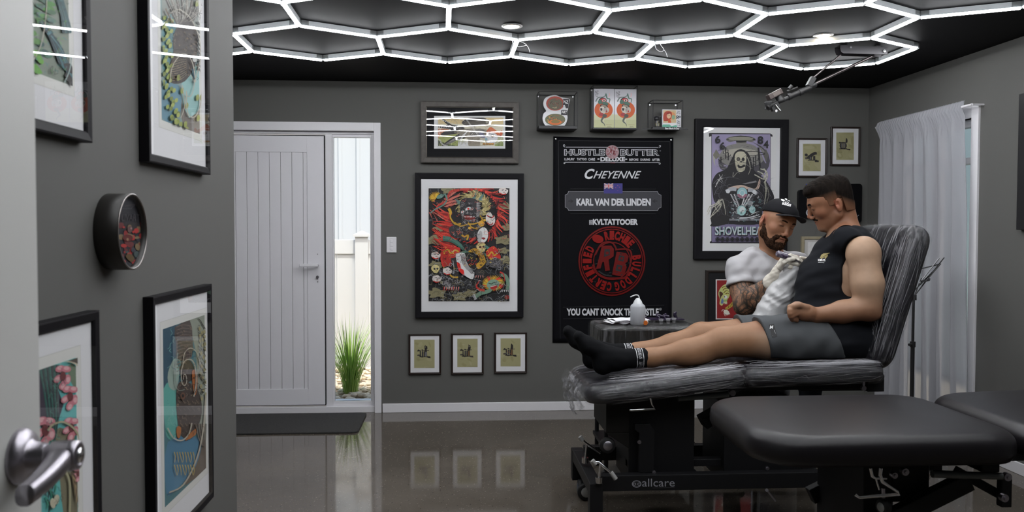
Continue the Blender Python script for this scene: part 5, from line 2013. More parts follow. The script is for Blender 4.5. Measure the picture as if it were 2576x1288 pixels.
for (x, y, s_) in ((206, 210, 1.0), (262, 372, 1.0), (270, 620, .95), (60, 640, 1.25), (320, 985, .6)):
    for k in range(5):
        t = math.radians(20 + 72 * k)
        a.ell(x + 44 * s_ * math.cos(t) * .9, y + 72 * s_ * math.sin(t), 26 * s_, 40 * s_, (176, 108, 118), math.degrees(t) * .3)
        a.ell(x + 50 * s_ * math.cos(t) * .9, y + 80 * s_ * math.sin(t), 15 * s_, 22 * s_, (196, 152, 156), math.degrees(t) * .3)
    a.ell(x, y, 24 * s_, 38 * s_, (96, 44, 48))
a.stroke([(-500, 100), (100, 110), (200, 92), (270, 96), (330, 130)], 15, (172, 166, 146))
a.stroke([(80, 640), (120, 594), (200, 574), (280, 620), (325, 690), (330, 760)], 15, (150, 146, 118))
a.stroke([(220, 960), (250, 1040), (256, 1160), (250, 1400)], 15, (150, 146, 118))
a.poly([(240, 80), (320, 50), (320, 110), (290, 100)], (70, 62, 54))
a.ell(148, 1190, 22, 40, (176, 172, 150), 8); a.ell(118, 1220, 22, 40, (176, 172, 150), -8)
for i in range(8):
    a.poly([(260 + i * 10, 960 + i * 30), (300 + i * 3, 1000 + i * 34), (280 + i * 4, 1060 + i * 34)], ((84, 66, 56), (140, 122, 88))[i % 2])
a.waves(random.Random(34), (20, 120, 200, 1250), 130, 3, [(30, 40, 44), (90, 150, 130), (60, 50, 66)], 46, 7, 80)
F3.finish(a)

# round drum on the partition
pc = at_x(333, 583, LEFT_X + .052)
ty = at_x(333, 487, LEFT_X + .052)
rdr = (ty.z - pc.z)
cl_ = thing('wall_drum', 'deep round black wall drum with a steel rim and dark red face on left wall', 'wall ornament', (LEFT_X, pc.y, pc.z), rot=(0, 0, PI / 2))
MB().lathe([(rdr * .995, 0), (rdr, .002), (rdr, .052), (rdr * .94, .052), (rdr * .94, .03)], (0, 0, 0), (0, -1, 0), 56).build('drum_shell', mat('dark_bronze_shell', (.016, .014, .012), .42), cl_)
m = MB()
m.lathe([(rdr * .955, .0522), (rdr * .955, .0545), (rdr * 1.0, .0545), (rdr * 1.0, .0522), (rdr * .955, .0522)], (0, 0, 0), (0, -1, 0), 56, caps=False)
m.build('rim', mat('dark_steel_rim', (.30, .28, .27), .25, 1.0), cl_)


def dplane(u, v):
    q = at_x(u, v, LEFT_X + .040)
    return q.y - pc.y, q.z - pc.z


class DrumArt(Art):
    def P(self, x, y):
        a_, b_ = self.plane(self.cx + x / self.s, self.cy + y / self.s)
        l = math.hypot(a_, b_)
        if l > rdr * .93:
            a_, b_ = a_ / l * rdr * .93, b_ / l * rdr * .93
        return (a_, -self.k * 0.000035, b_)


a = DrumArt((235, 470, 5.6), dplane)
cxd, cyd = 550, 640
a.ell(cxd, cyd, 230, 600, (30, 30, 36), 0, 48)
a.ell(560, 560, 200, 60, (34, 30, 32))
rr = random.Random(12)
for i in range(60):
    x, y = rr.uniform(380, 720), rr.uniform(520, 1100)
    a.ell(x, y, rr.uniform(15, 55), rr.uniform(14, 44), rr.choice([(120, 30, 32), (150, 40, 38), (60, 72, 72), (48, 50, 58), (90, 36, 38), (110, 92, 66)]), rr.uniform(0, 90))
a.ell(500, 600, 34, 50, (84, 60, 58)); a.ell(520, 585, 12, 14, (140, 110, 110))
a.ell(470, 720, 70, 50, (80, 20, 18)); a.ell(468, 740, 16, 20, (130, 100, 76))
a.poly([(440, 980), (500, 940), (560, 1000), (520, 1060)], (80, 62, 34), 3)
a.text('LIVART', 385, 385, 640, 480, (52, 48, 52), .0, .1)
a.stroke([(430, 270), (530, 255), (640, 250)], 4, (80, 70, 68))
a.build('drum_face', cl_, (0, -.040, 0))
m = MB()
m.add([(rdr * .945 * math.cos(2 * PI * i / 40), -.050, rdr * .945 * math.sin(2 * PI * i / 40)) for i in range(40)], [tuple(range(40))])
m.build('drum_glass', M_PGLASS, cl_)

# ---------------------------------------------------------------- right wall: black panel at the picture edge
q = at_x(2563, 237, ROOM_R - .03)
q2 = at_x(2563, 578, ROOM_R - .03)
m = MB()
m.bb((ROOM_R - .03, q.y - .75, q2.z), (ROOM_R - .001, q.y, q.z))
o = m.build('wall_screen', mat('dark_screen_frame', (.012, .012, .013), .4), bevel=.003)
tag(o, 'black flat wall screen at the right edge of the picture', 'screen')
# ---------------------------------------------------------------- cushions
def pad(L, W, T, rc, re, dome=.006, sub=1, warp=None):
    """upholstered pad centred on the origin, long side x; top at z=+T/2. rc plan corner radius, re edge rounding"""
    m = MB()
    rings = []
    prof = [(re * .8, -T / 2), (re * .25, -T / 2 + re * .12), (0, -T / 2 + re * .7)]
    for k in range(7):
        a = PI / 2 * k / 6
        prof.append((re * (1 - math.cos(a)), T / 2 - re + re * math.sin(a)))
    for k in range(1, 7):
        t = k / 6
        prof.append((re + (min(L, W) / 2 - re - .012) * t, T / 2 + dome * (1 - (1 - t) ** 2)))
    base = rrect(-L / 2, -W / 2, L / 2, W / 2, rc, 7)
    # densify straight edges
    dense = []
    for i, p in enumerate(base):
        q = base[(i + 1) % len(base)]
        d = math.hypot(q[0] - p[0], q[1] - p[1])
        n = max(1, int(d / .035))
        for k in range(n):
            dense.append((p[0] + (q[0] - p[0]) * k / n, p[1] + (q[1] - p[1]) * k / n))
    n = len(dense)
    for ins, z in prof:
        ring = []
        for (x, y) in dense:
            sx, sy = (L / 2 - ins) / (L / 2), (W / 2 - ins) / (W / 2)
            ring.append((x * sx, y * sy, z))
        rings.append(ring)
    vs = [v for r in rings for v in r]
    if warp:
        vs = [warp(*v) for v in vs]
    fs = []
    for j in range(len(rings) - 1):
        for i in range(n):
            fs.append((j * n + i, j * n + (i + 1) % n, (j + 1) * n + (i + 1) % n, (j + 1) * n + i))
    fs.append(tuple(reversed(range(n))))
    fs.append(tuple((len(rings) - 1) * n + i for i in range(n)))
    m.add(vs, fs, 0, True)
    return m


M_VINYL = mat('black_vinyl', (0.009, 0.0078, 0.0095), 0.38, spec=0.34, bump=(700, 0.10, 0.0006))
M_VINYLD = mat('black_vinyl_wrapped', (0.006, 0.0055, 0.009), 0.35, spec=0.2)
M_FRAME = mat('black_steel_frame', (0.0085, 0.0085, 0.0095), 0.5, spec=0.25)
M_FRAME2 = mat('charcoal_panel', (0.013, 0.012, 0.011), 0.6, spec=0.2)
M_RUBBER = mat('black_rubber', (0.008, 0.008, 0.009), 0.6)
M_CAST = mat('pale_grey_plastic', (0.36, 0.36, 0.35), 0.5)
M_BLUEG = mat('slate_blue_rubber', (0.05, 0.06, 0.085), 0.5)
M_GREYM = mat('grey_piston', (0.11, 0.12, 0.12), 0.4, 0.3)


def film(name, along='X', tint=(0.62, 0.62, 0.66), dens=0.5, scale=1.0, white=0.35):
    """clear stretch film: mostly see-through, streaks of pale haze and sharp wrinkled gloss"""
    m = bpy.data.materials.new(name)
    m.use_nodes = True
    nt = m.node_tree
    nt.nodes.clear()
    N = nt.nodes.new
    tc = N('ShaderNodeTexCoord')
    mp = N('ShaderNodeMapping')
    sc_ = {'X': (2.2, 34, 60), 'Z': (34, 30, 3.0), 'N': (14, 14, 14)}[along]
    mp.inputs['Scale'].default_value = tuple(s * scale for s in sc_)
    nt.links.new(tc.outputs['Object'], mp.inputs['Vector'])
    n1 = N('ShaderNodeTexNoise')
    n1.inputs['Scale'].default_value = 1.0
    n1.inputs['Detail'].default_value = 6
    n1.inputs['Roughness'].default_value = 0.62
    n1.inputs['Distortion'].default_value = 1.4
    nt.links.new(mp.outputs[0], n1.inputs['Vector'])
    n2 = N('ShaderNodeTexNoise')
    n2.inputs['Scale'].default_value = 5.0
    n2.inputs['Detail'].default_value = 3
    nt.links.new(tc.outputs['Object'], n2.inputs['Vector'])
    r = N('ShaderNodeMapRange')
    r.inputs['From Min'].default_value = 0.50
    r.inputs['From Max'].default_value = 0.62
    nt.links.new(n1.outputs['Fac'], r.inputs['Value'])
    r2 = N('ShaderNodeMapRange')
    r2.inputs['From Min'].default_value = 0.36
    r2.inputs['From Max'].default_value = 0.66
    nt.links.new(n2.outputs['Fac'], r2.inputs['Value'])
    mu = N('ShaderNodeMath'); mu.operation = 'MULTIPLY'
    nt.links.new(r.outputs[0], mu.inputs[0]); nt.links.new(r2.outputs[0], mu.inputs[1])
    mu2 = N('ShaderNodeMath'); mu2.operation = 'MULTIPLY'; mu2.inputs[1].default_value = white
    nt.links.new(mu.outputs[0], mu2.inputs[0])
    bp = N('ShaderNodeBump')
    bp.inputs['Strength'].default_value = 0.9
    bp.inputs['Distance'].default_value = 0.012
    nt.links.new(n1.outputs['Fac'], bp.inputs['Height'])
    tr = N('ShaderNodeBsdfTransparent')
    gl = N('ShaderNodeBsdfGlossy'); gl.inputs['Roughness'].default_value = 0.16
    gl.inputs['Color'].default_value = (0.9, 0.9, 0.92, 1)
    nt.links.new(bp.outputs[0], gl.inputs['Normal'])
    df = N('ShaderNodeBsdfDiffuse'); df.inputs['Color'].default_value = (*tint, 1)
    m1 = N('ShaderNodeMixShader'); m1.inputs[0].default_value = 0.055
    nt.links.new(tr.outputs[0], m1.inputs[1]); nt.links.new(gl.outputs[0], m1.inputs[2])
    m2 = N('ShaderNodeMixShader')
    nt.links.new(mu2.outputs[0], m2.inputs[0])
    nt.links.new(m1.outputs[0], m2.inputs[1]); nt.links.new(df.outputs[0], m2.inputs[2])
    o = N('ShaderNodeOutputMaterial')
    nt.links.new(m2.outputs[0], o.inputs[0])
    return m


M_FILMX = film('stretch_film_lengthwise', 'X')
M_FILMZ = film('stretch_film_upright', 'Z', white=.26)
M_FILMB = film('stretch_film_back', 'X', white=.30, scale=1.4)
M_FILMN = film('stretch_film_crumpled', 'N', white=.5)


def wobble(seed, amp, fx, fy, fz):
    def f(x, y, z):
        w = math.sin(x * fx + seed) * math.sin(y * fy + seed * 1.7) * math.sin(z * fz + seed * .6)
        w2 = math.sin(x * fx * 2.3 + y * 31 + seed) * .5
        s = 1 + amp * (w + w2)
        return (x, y * s, z * s)
    return f


M_RIB = bpy.data.materials.new('film_wrinkle_glint')
M_RIB.use_nodes = True
_nt = M_RIB.node_tree
_nt.nodes.clear()
_d = _nt.nodes.new('ShaderNodeBsdfPrincipled')
_d.inputs['Base Color'].default_value = (.62, .62, .66, 1)  # pale colour stands in for highlights along the film wrinkles
_d.inputs['Roughness'].default_value = .18
_t = _nt.nodes.new('ShaderNodeBsdfTransparent')
_m = _nt.nodes.new('ShaderNodeMixShader'); _m.inputs[0].default_value = .30
_o = _nt.nodes.new('ShaderNodeOutputMaterial')
_nt.links.new(_t.outputs[0], _m.inputs[1]); _nt.links.new(_d.outputs[0], _m.inputs[2]); _nt.links.new(_m.outputs[0], _o.inputs[0])


def wrinkle_glints(m, L, W, T, re, seed, n, pmin, pmax, mi=1, wmax=.0030, ends=(.08, .02)):
    """pale ribbons along a pad, painting the glints on tight film ridges; p runs from the lower edge (0) over the side (3) to mid-top (14)"""
    rr = random.Random(seed)
    prof = [(re * .8, -T / 2), (re * .25, -T / 2 + re * .12), (0, -T / 2 + re * .7)]
    for k in range(7):
        a = PI / 2 * k / 6
        prof.append((re * (1 - math.cos(a)), T / 2 - re + re * math.sin(a)))
    for k in range(1, 7):
        t = k / 6
        prof.append((re + (W / 2 - re - .012) * t, T / 2 + .006 * (1 - (1 - t) ** 2)))

    def pt(x, p, g):
        p = min(max(p, 0), len(prof) - 1.001)
        i = int(p)
        f = p - i
        ins = prof[i][0] * (1 - f) + prof[i + 1][0] * f
        z = prof[i][1] * (1 - f) + prof[i + 1][1] * f
        e = min(1, p / 9.0) * PI / 2
        return Vector((x, -(W / 2 - ins) - g * math.cos(e), z + g * math.sin(e)))
    for _ in range(n):
        ln = rr.choice([.05, .09, .15, .25, .4]) * rr.uniform(.6, 1.3)
        x0 = rr.uniform(-L / 2 + ends[0], L / 2 - ends[1] - ln * .5)
        x1 = min(x0 + ln, L / 2 - ends[1])
        p0 = rr.uniform(pmin, pmax)
        sl = rr.uniform(-1.6, 1.6) if rr.random() < .3 else rr.uniform(-.4, .4)
        w = rr.uniform(.0008, wmax)
        ph = rr.uniform(0, 6)
        k = 7
        A_l, B_l = [], []
        for i in range(k):
            t = i / (k - 1)
            x = x0 + (x1 - x0) * t
            p = p0 + sl * t + .12 * math.sin(ph + t * 7)
            hw = w * math.sin(PI * (.04 + .92 * t))
            dp = hw / (T / 5 if p < 9 else W / 12)
            A_l.append(pt(x, p - dp / 2, .0018))
            B_l.append(pt(x, p + dp / 2, .0030))
        m.add(A_l + B_l, [(i, i + 1, k + i + 1, k + i) for i in range(k - 1)], mi, True)


# ---------------------------------------------------------------- wrapped treatment table
CY = 3.95
tb = thing('treatment_table', 'black treatment table wrapped in clear film, carrying the man in the tank top', 'treatment table', (1.3, CY, 0))
TO = Vector((1.3, CY, 0))


def tpad(name, x0, z0, x1, z1, W, T, th_rc, re, filmm, grow=.007, wob=None, dome=.006):
    d = Vector((x1 - x0, 0, z1 - z0))
    L = d.length
    ang = -math.atan2(d.z, d.x)
    c = Vector(((x0 + x1) / 2, CY, (z0 + z1) / 2)) + Vector((math.sin(-ang) * -1, 0, math.cos(ang))) * 0 - TO
    nrm = Vector((-(z1 - z0) / L, 0, (x1 - x0) / L))
    c = c - nrm * T / 2
    o = pad(L, W, T, th_rc, re, dome).build(name, M_VINYLD, tb, loc=c, rot=(0, ang, 0))
    g = pad(L + 2 * grow, W + 2 * grow, T + 2 * grow, th_rc if isinstance(th_rc, tuple) else th_rc + grow, re + grow, dome, warp=wob)
    GL, GW, GT = L + 2 * grow, W + 2 * grow, T + 2 * grow
    if 'back' in name:
        wrinkle_glints(g, GL, GW, GT, re + grow, 5, 70, 1, 13.5, wmax=.0022, ends=(.06, .08))
        for e_ in (0, .5, 1):
            wrinkle_glints(g, GL, GW, GT, re + grow, 6 + int(e_ * 2), 20, 4, 10, wmax=.0016, ends=(.05, .08))
    else:
        wrinkle_glints(g, GL, GW, GT, re + grow, len(name), 120, .6, 10.5, wmax=.0030, ends=(.09 if 'leg' in name else .0, .0 if 'leg' in name else .03))
        wrinkle_glints(g, GL, GW, GT, re + grow, 3 + len(name), 60, 8, 13, wmax=.003, ends=(.09 if 'leg' in name else .0, .0 if 'leg' in name else .03))
    g.build('plastic_wrap', [filmm, M_RIB], o)
    return o


tpad('leg_cushion', .575, .664, 1.292, .745, .62, .085, (.10, .025), .040, M_FILMX, wob=wobble(1, .012, 22, 17, 60))
tpad('seat_cushion', 1.298, .745, 1.95, .764, .62, .085, (.025, .05), .036, M_FILMX, wob=wobble(2, .014, 25, 19, 60))
tpad('back_cushion', 1.885, .745, 2.085, 1.402, .60, .095, .085, .040, M_FILMB, wob=wobble(3, .010, 16, 23, 40))
# loose film hanging from the foot end
rnd = random.Random(21)
m = MB()
for k in range(5):
    y0 = -.26 + k * .11
    n1, n2 = 8, 9
    vs = []
    for j in range(n2):
        for i in range(n1):
            t = j / (n2 - 1)
            yy = y0 + (i / (n1 - 1) - .5) * (.16 - .08 * t) + .012 * math.sin(j * 1.7 + k)
            xx = -.735 - .02 * math.sin(PI * t) + .014 * math.sin(i * 2.2 + j * .9 + k * 2) + .02 * t * (k % 2)
            zz = .665 - t * (.10 + .075 * ((k * 37) % 5) / 4) + .008 * math.sin(i * 2.5)
            vs.append((xx, yy, zz))
    m.add(vs, [(j * n1 + i, j * n1 + i + 1, (j + 1) * n1 + i + 1, (j + 1) * n1 + i) for j in range(n2 - 1) for i in range(n1 - 1)], 0, True)
m.build('loose_film', M_FILMN, tb)


def TB(x0, x1, y0, y1, z0, z1):
    return (x0 - TO.x, y0 - TO.y, z0), (x1 - TO.x, y1 - TO.y, z1)


NY, FYY = 3.70, 4.25
RZ0, RZ1 = .184, .256
m = MB()
m.bb(*TB(.655, 1.95, NY, NY + .05, RZ0, RZ1)).bb(*TB(.655, 1.95, FYY - .05, FYY, RZ0, RZ1))
m.bb(*TB(.600, .655, NY - .02, FYY + .02, RZ0 - .01, RZ1 - .025)).bb(*TB(1.95, 2.0, NY - .02, FYY + .02, RZ0, RZ1))
for yy in (NY - .035, FYY - .02):
    m.bb(*TB(.598, .657, yy, yy + .06, .075, RZ1 - .024))
    m.bb(*TB(1.947, 2.002, yy, yy + .05, .075, RZ1))
m.bb(*TB(.80, 1.30, NY + .12, NY + .17, RZ1, RZ1 + .035))
m.build('base_frame', M_FRAME, tb, bevel=.003)
m = MB()
m.bb(*TB(.690, .80, 3.78, 4.12, .43, .62))
m.prism([(.690, .43), (.80, .43), (.80, .355)], lambda x, z, s: (x - TO.x, (3.78 if s else 4.12) - TO.y, z))
m.build('motor_cover', M_FRAME2, tb, bevel=.003)
m = MB()
m.bb(*TB(.80, 1.11, 3.80, 4.10, RZ0, .64))
m.bb(*TB(1.245, 1.62, 3.78, 4.12, RZ0, .56))
m.build('lift_column', M_FRAME, tb, bevel=.004)
m = MB()
m.prism([(.835, RZ1), (.835, .44), (.815, .455), (.815, .48), (.885, .48), (.905, .45), (.905, RZ1)], lambda x, z, s: (x - TO.x, (3.735 if s else 3.765) - TO.y, z))
m.build('front_post', M_FRAME, tb, bevel=.002)
for (u, v) in ((1608, 1112), (1645, 1188), (1930, 1178)):
    m = MB()
    p = at(u, v, 3.733) - TO
    m.cyl(p + Vector((0, .004, 0)), p - Vector((0, .004, 0)), .009, n=14)
    m.cyl(p - Vector((0, .003, 0)), p - Vector((0, .009, 0)), .005, n=6)
    m.build('bolt', M_STEEL, tb)
m = MB()
a_ = at(1765, 1062, 3.95) - TO
b_ = at(1900, 988, 3.95) - TO
ang = math.atan2(b_.z - a_.z, b_.x - a_.x)
m.box((a_ + b_) / 2, ((b_ - a_).length, .10, .055), (0, -ang, 0))
m.bb(*TB(.70, 1.93, NY + .06, NY + .10, .625, .655))
m.bb(*TB(.70, 1.93, FYY - .10, FYY - .06, .625, .655))
m.bb(*TB(1.62, 1.95, 3.8, 4.1, .61, .66))
m.bb(*TB(1.90, 1.98, 3.72, 4.18, .62, .70))
m.build('top_frame', M_FRAME, tb, bevel=.003)
# wheel and pedals at the foot end
def wheel(parent, c, r, w, axis=(0, 1, 0), nm='castor', hub=M_CAST):
    m = MB()
    ax = Vector(axis)
    m.lathe([(0, -w / 2), (r * .86, -w / 2), (r, -w * .3), (r, w * .3), (r * .86, w / 2), (0, w / 2)], c, axis, 26, 0)
    o = m.build(nm, M_RUBBER, parent)
    m = MB()
    m.lathe([(0, -w / 2 - .003), (r * .5, -w / 2 - .003), (r * .6, -w / 2)], c, axis, 18, 0)
    m.build('hub', hub, o)
    return o
w_ = wheel(tb, at(1528, 1120, 3.80) - TO, .037, .03, hub=M_STEEL)
for (u, v, y, r) in ((1460, 1232, 4.20, .024), (1474, 1240, 4.14, .024)):
    p = at(u, v, y) - TO
    wheel(tb, Vector((p.x, p.y, .045)), .044, .026, (1, 0, 0) if u == 1460 else (0, 1, 0), hub=M_CAST if u != 1460 else M_BLUEG)
for (x, y) in ((.63, NY - .0), (1.975, NY), (1.975, FYY)):
    wheel(tb, Vector((x - TO.x, y - TO.y, .045)), .045, .026)
for pts, y, g in ((((1462, 1103), (1470, 1112), (1510, 1140)), 3.95, (((1459, 1098), (1466, 1108)),)), (((1494, 1162), (1505, 1162), (1540, 1192)), 3.66, (((1490, 1158), (1499, 1168)), ((1537, 1188), (1549, 1205))))):
    m = MB()
    m.tube([at(u, v, y) - TO for u, v in pts], .0065, 10)
    c = at(pts[1][0] + 2, pts[1][1] + 46, y) - TO
    m.tube([at(pts[1][0] + 6, pts[1][1] + 6, y) - TO, c], .006, 8)
    m.cyl(c - Vector((0, 0, .012)), c + Vector((0, 0, .014)), .016)
    o = m.build('brake_pedal', M_CHROME, tb)
    m = MB()
    for (p, q) in g:
        m.tube([at(*p, y) - TO, at(*q, y) - TO], .010, 12)
    m.build('pedal_grip', M_CAST, o)
# lever under the leg section, piston, white foot switch
m = MB()
m.tube([at(u, v, 3.66) - TO for u, v in ((1583, 1031), (1588, 1032), (1648, 1029), (1640, 1018), (1636, 1000))], .005, 8)
m.build('adjust_lever', M_CHROME, tb)
m = MB()
m.tube([at(1705, 1002, 3.72) - TO, at(1832, 992, 3.72) - TO], .014, 14)
o = m.build('gas_piston', M_GREYM, tb)
m = MB()
p = at(1842, 988, 3.72) - TO
m.cyl(p + Vector((0, -.01, 0)), p + Vector((0, .015, 0)), .014)
p = at(2172, 976, 3.68) - TO
m.cyl(p + Vector((0, -.008, 0)), p + Vector((0, .01, 0)), .011)
m.tube([p, p + Vector((.004, .005, .035))], .006)
m.build('pivot_bolt', M_STEEL, tb)
m = MB()
p = at(1678, 1170, 3.85) - TO
m.lathe([(.036, 0), (.036, .03), (.030, .055), (.015, .065), (0, .066)], Vector((p.x, p.y, RZ1 + .002)), n=20)
m.build('end_cap', M_CAST, tb)


def rail_plane(u, v):
    p = at(u, v, NY)
    return p.x - TO.x, p.z
a = Art((1400, 980, 4.182), rail_plane)
G = (118, 118, 124)
a.k = 20
a.ell(842, 992, 50, 38, G); a.ell(842, 992, 40, 29, (20, 20, 22))
a.ring(820, 994, 9, 16, G, n=20); a.ring(866, 994, 9, 16, G, 40, 320, n=20)
a.text('allcare', 900, 936, 1242, 1020, G, .0)
a.stroke([(1010, 1034), (1240, 1028)], 4, (50, 50, 54), k=1)
a.build('table_lettering', tb, (0, NY - TO.y - .0006, 0))

# ---------------------------------------------------------------- foreground table
F0 = Vector((1.40, 2.88, 0))
ft = thing('treatment_table', 'empty black vinyl treatment table in the right foreground', 'treatment table', F0)


def fpad(name, x0, x1, zt0, zt1, W=.70, T=.10, rc=.13):
    d = Vector((x1 - x0, 0, zt1 - zt0))
    ang = -math.atan2(d.z, d.x)
    nrm = Vector((-d.z, 0, d.x)).normalized()
    c = Vector(((x0 + x1) / 2, 2.85, (zt0 + zt1) / 2)) - nrm * T / 2 - F0
    return pad(d.length, W, T, rc, .045, .010).build(name, M_VINYL, ft, loc=c, rot=(0, ang, 0))


fpad('foot_cushion', .950, 1.825, .722, .722, rc=(.17, .12))
fpad('seat_cushion', 1.850, 2.75, .722, .752)
m = MB()
def FB(x0, x1, y0, y1, z0, z1):
    return (x0 - F0.x, y0 - F0.y, z0), (x1 - F0.x, y1 - F0.y, z1)
m.bb(*FB(1.05, 2.7, 2.64, 2.68, .60, .636)).bb(*FB(1.05, 2.7, 3.08, 3.12, .60, .636))
m.bb(*FB(1.10, 1.14, 2.64, 3.12, .60, .636)).bb(*FB(1.72, 1.78, 2.60, 3.14, .575, .63))
m.build('top_frame', M_FRAME, ft, bevel=.003)
m = MB()
a_, b_ = at(2250, 1300, 2.66) - F0, at(2440, 1205, 2.66) - F0
ang = math.atan2(b_.z - a_.z, b_.x - a_.x)
for dy in (0, .4):
    m.box((a_ + b_) / 2 + Vector((0, dy, 0)) - Vector((.06, 0, .03)), ((b_ - a_).length + .12, .04, .06), (0, -ang, 0))
    p, q = at(2524, 1212, 2.66 ) - F0, at(2528, 1262, 2.66) - F0
    m.box((p + q) / 2 + Vector((0, dy, 0)), (.036, .03, (p - q).length + .03))
    m.box(at(2400, 1225, 2.70) - F0 + Vector((.09, dy, .01)), (.2, .02, .03), (0, .5, 0))
m.bb(*FB(1.37, 1.47, 2.70, 3.06, .10, .60)).bb(*FB(1.47, 1.60, 2.70, 3.06, .45, .60))
m.bb(*FB(1.10, 2.6, 2.66, 2.72, .07, .12)).bb(*FB(1.10, 2.6, 3.04, 3.10, .07, .12))
m.bb(*FB(1.34, 1.40, 2.66, 3.10, .07, .12)).bb(*FB(2.5, 2.56, 2.66, 3.10, .07, .12))
m.bb(*FB(2.30, 2.36, 2.7, 3.06, .12, .62))
m.build('base_frame', M_FRAME, ft, bevel=.003)
m = MB()
m.tube([at(2345, 1192, 2.60) - F0, at(2432, 1195, 2.60) - F0], .0125, 14)
m.tube([at(2432, 1195, 2.60) - F0, at(2520, 1198, 2.60) - F0], .0115, 14)
m.build('gas_piston', M_GREYM, ft)
for (u, v, r) in ((2535, 1200, .013), (2527, 1253, .013), (2277, 1187, .012), (2250, 1196, .010)):
    m = MB()
    p = at(u, v, 2.61) - F0
    m.cyl(p + Vector((0, .014, 0)), p - Vector((0, .004, 0)), r, n=18)
    m.cyl(p - Vector((0, .004, 0)), p - Vector((0, .010, 0)), r * .5, n=6)
    m.build('bolt', M_STEEL, ft)
m = MB()
yv = 2.56
m.tube([at(u, v, yv) - F0 for u, v in ((2150, 1243), (2160, 1251), (2262, 1244), (2258, 1238), (2220, 1212), (2214, 1195), (2216, 1178))], .0058, 10)
m.tube([at(u, v, yv) - F0 for u, v in ((2190, 1178), (2194, 1198), (2202, 1203), (2230, 1203))], .005, 8)
m.tube([at(u, v, yv + .03) - F0 for u, v in ((2204, 1206), (2212, 1232))], .003, 8)
m.build('adjust_lever', M_CHROME, ft)
for (x, y) in ((1.39, 2.66), (2.55, 2.66), (1.39, 3.10)):
    wheel(ft, Vector((x - F0.x, y - F0.y, .045)), .045, .03)
m = MB()
m.tube([at(u, v, 2.63) - F0 for u, v in ((2222, 1228), (2222, 1252))], .006)
o = m.build('castor_stem', M_STEEL, ft)
wheel(ft, at(2223, 1275, 2.63) - F0, .026, .026, (1, .3, 0))
m = MB()
for (u, v) in ((1929, 1233),):
    m.tube([at(u, v, 3.6) - F0, at(u + 22, v + 28, 3.6) - F0], .004)
    m.cyl(at(u, v, 3.6) - F0, at(u, v, 3.59) - F0, .007)
m.build('release_rod', M_STEEL, ft)
# power cable on the floor
m = MB()
m.tube(smoothpts([(1.9, 3.25, .006), (2.15, 3.35, .006), (2.4, 3.22, .006), (2.75, 3.3, .006), (3.1, 3.2, .006)], 8), .004, 8)
tag(m.build('power_cable', mat('grey_cable', (.16, .15, .14), .5)), 'thin grey power cable on the floor under the foreground table', 'cable')

# ---------------------------------------------------------------- curtain, rod, window on the right wall
M_CURT = bpy.data.materials.new('sheer_white_cloth')
M_CURT.use_nodes = True
nt = M_CURT.node_tree
nt.nodes.clear()
df = nt.nodes.new('ShaderNodeBsdfDiffuse'); df.inputs[0].default_value = (.54, .54, .58, 1)
tl_ = nt.nodes.new('ShaderNodeBsdfTranslucent'); tl_.inputs[0].default_value = (.62, .66, .68, 1)
tp = nt.nodes.new('ShaderNodeBsdfTransparent')
m1 = nt.nodes.new('ShaderNodeMixShader'); m1.inputs[0].default_value = .38
m2 = nt.nodes.new('ShaderNodeMixShader'); m2.inputs[0].default_value = .10
nt.links.new(df.outputs[0], m1.inputs[1]); nt.links.new(tl_.outputs[0], m1.inputs[2])
nt.links.new(m1.outputs[0], m2.inputs[1]); nt.links.new(tp.outputs[0], m2.inputs[2])
oo = nt.nodes.new('ShaderNodeOutputMaterial'); nt.links.new(m2.outputs[0], oo.inputs[0])
cu = thing('curtain', 'sheer white gathered curtain hanging over the window on right wall', 'curtain', (ROOM_R - .07, 5.45, 0))
m = MB()
ny, nz = 260, 44
vs = []
for j in range(nz + 1):
    t = j / nz
    for i in range(ny + 1):
        s = i / ny
        z = 2.155 - t * 2.10
        yn = 4.925 - .06 * min(1, t * 3) + .03 * math.sin(t * 5) * t
        yf = 5.935
        y = yn + (yf - yn) * s
        k = min(1, max(0, (t - .035) / .05))
        fold = .038 * math.sin(s * 2 * PI * 7.3 + .8 * math.sin(s * 11) + .3 * t) + .007 * math.sin(s * 2 * PI * 15 + 2 + t)
        gath = .015 * math.sin(s * 2 * PI * 34 + 2 * math.sin(s * 23) + t * 20)
        x = fold * (k * (.5 + .5 * t)) + gath * (1 - k * .92)
        rod = .016 if .006 < t < .034 else 0
        x += -rod
        vs.append((x - .0, y - 5.45, z + (.008 * math.sin(s * 2 * PI * 34 + 2 * math.sin(s * 23)) if j == 0 else 0)))
m.add(vs, [(j * (ny + 1) + i, j * (ny + 1) + i + 1, (j + 1) * (ny + 1) + i + 1, (j + 1) * (ny + 1) + i) for j in range(nz) for i in range(ny)], 0, True)
m.build('cloth', M_CURT, cu)
m = MB()
m.tube([(ROOM_R - .072, 4.83, 2.12), (ROOM_R - .072, 5.98, 2.12)], .008, 12)
m.cyl((ROOM_R - .072, 4.83, 2.12), (ROOM_R, 4.83, 2.12), .006)
m.cyl((ROOM_R - .072, 5.98, 2.12), (ROOM_R, 5.98, 2.12), .006)
tag(m.build('curtain_rod', M_WHITE), 'thin white curtain rod above the window on right wall', 'curtain rod')
m = MB()
m.bb((ROOM_R - .014, WY0 - .07, WZ0 - .04), (ROOM_R + .03, WY0, WZ1 + .075)).bb((ROOM_R - .014, WY1, WZ0 - .04), (ROOM_R + .03, WY1 + .07, WZ1 + .075))
m.bb((ROOM_R - .014, WY0, WZ1), (ROOM_R + .03, WY1, WZ1 + .075)).bb((ROOM_R - .014, WY0, WZ0 - .04), (ROOM_R + .03, WY1, WZ0))
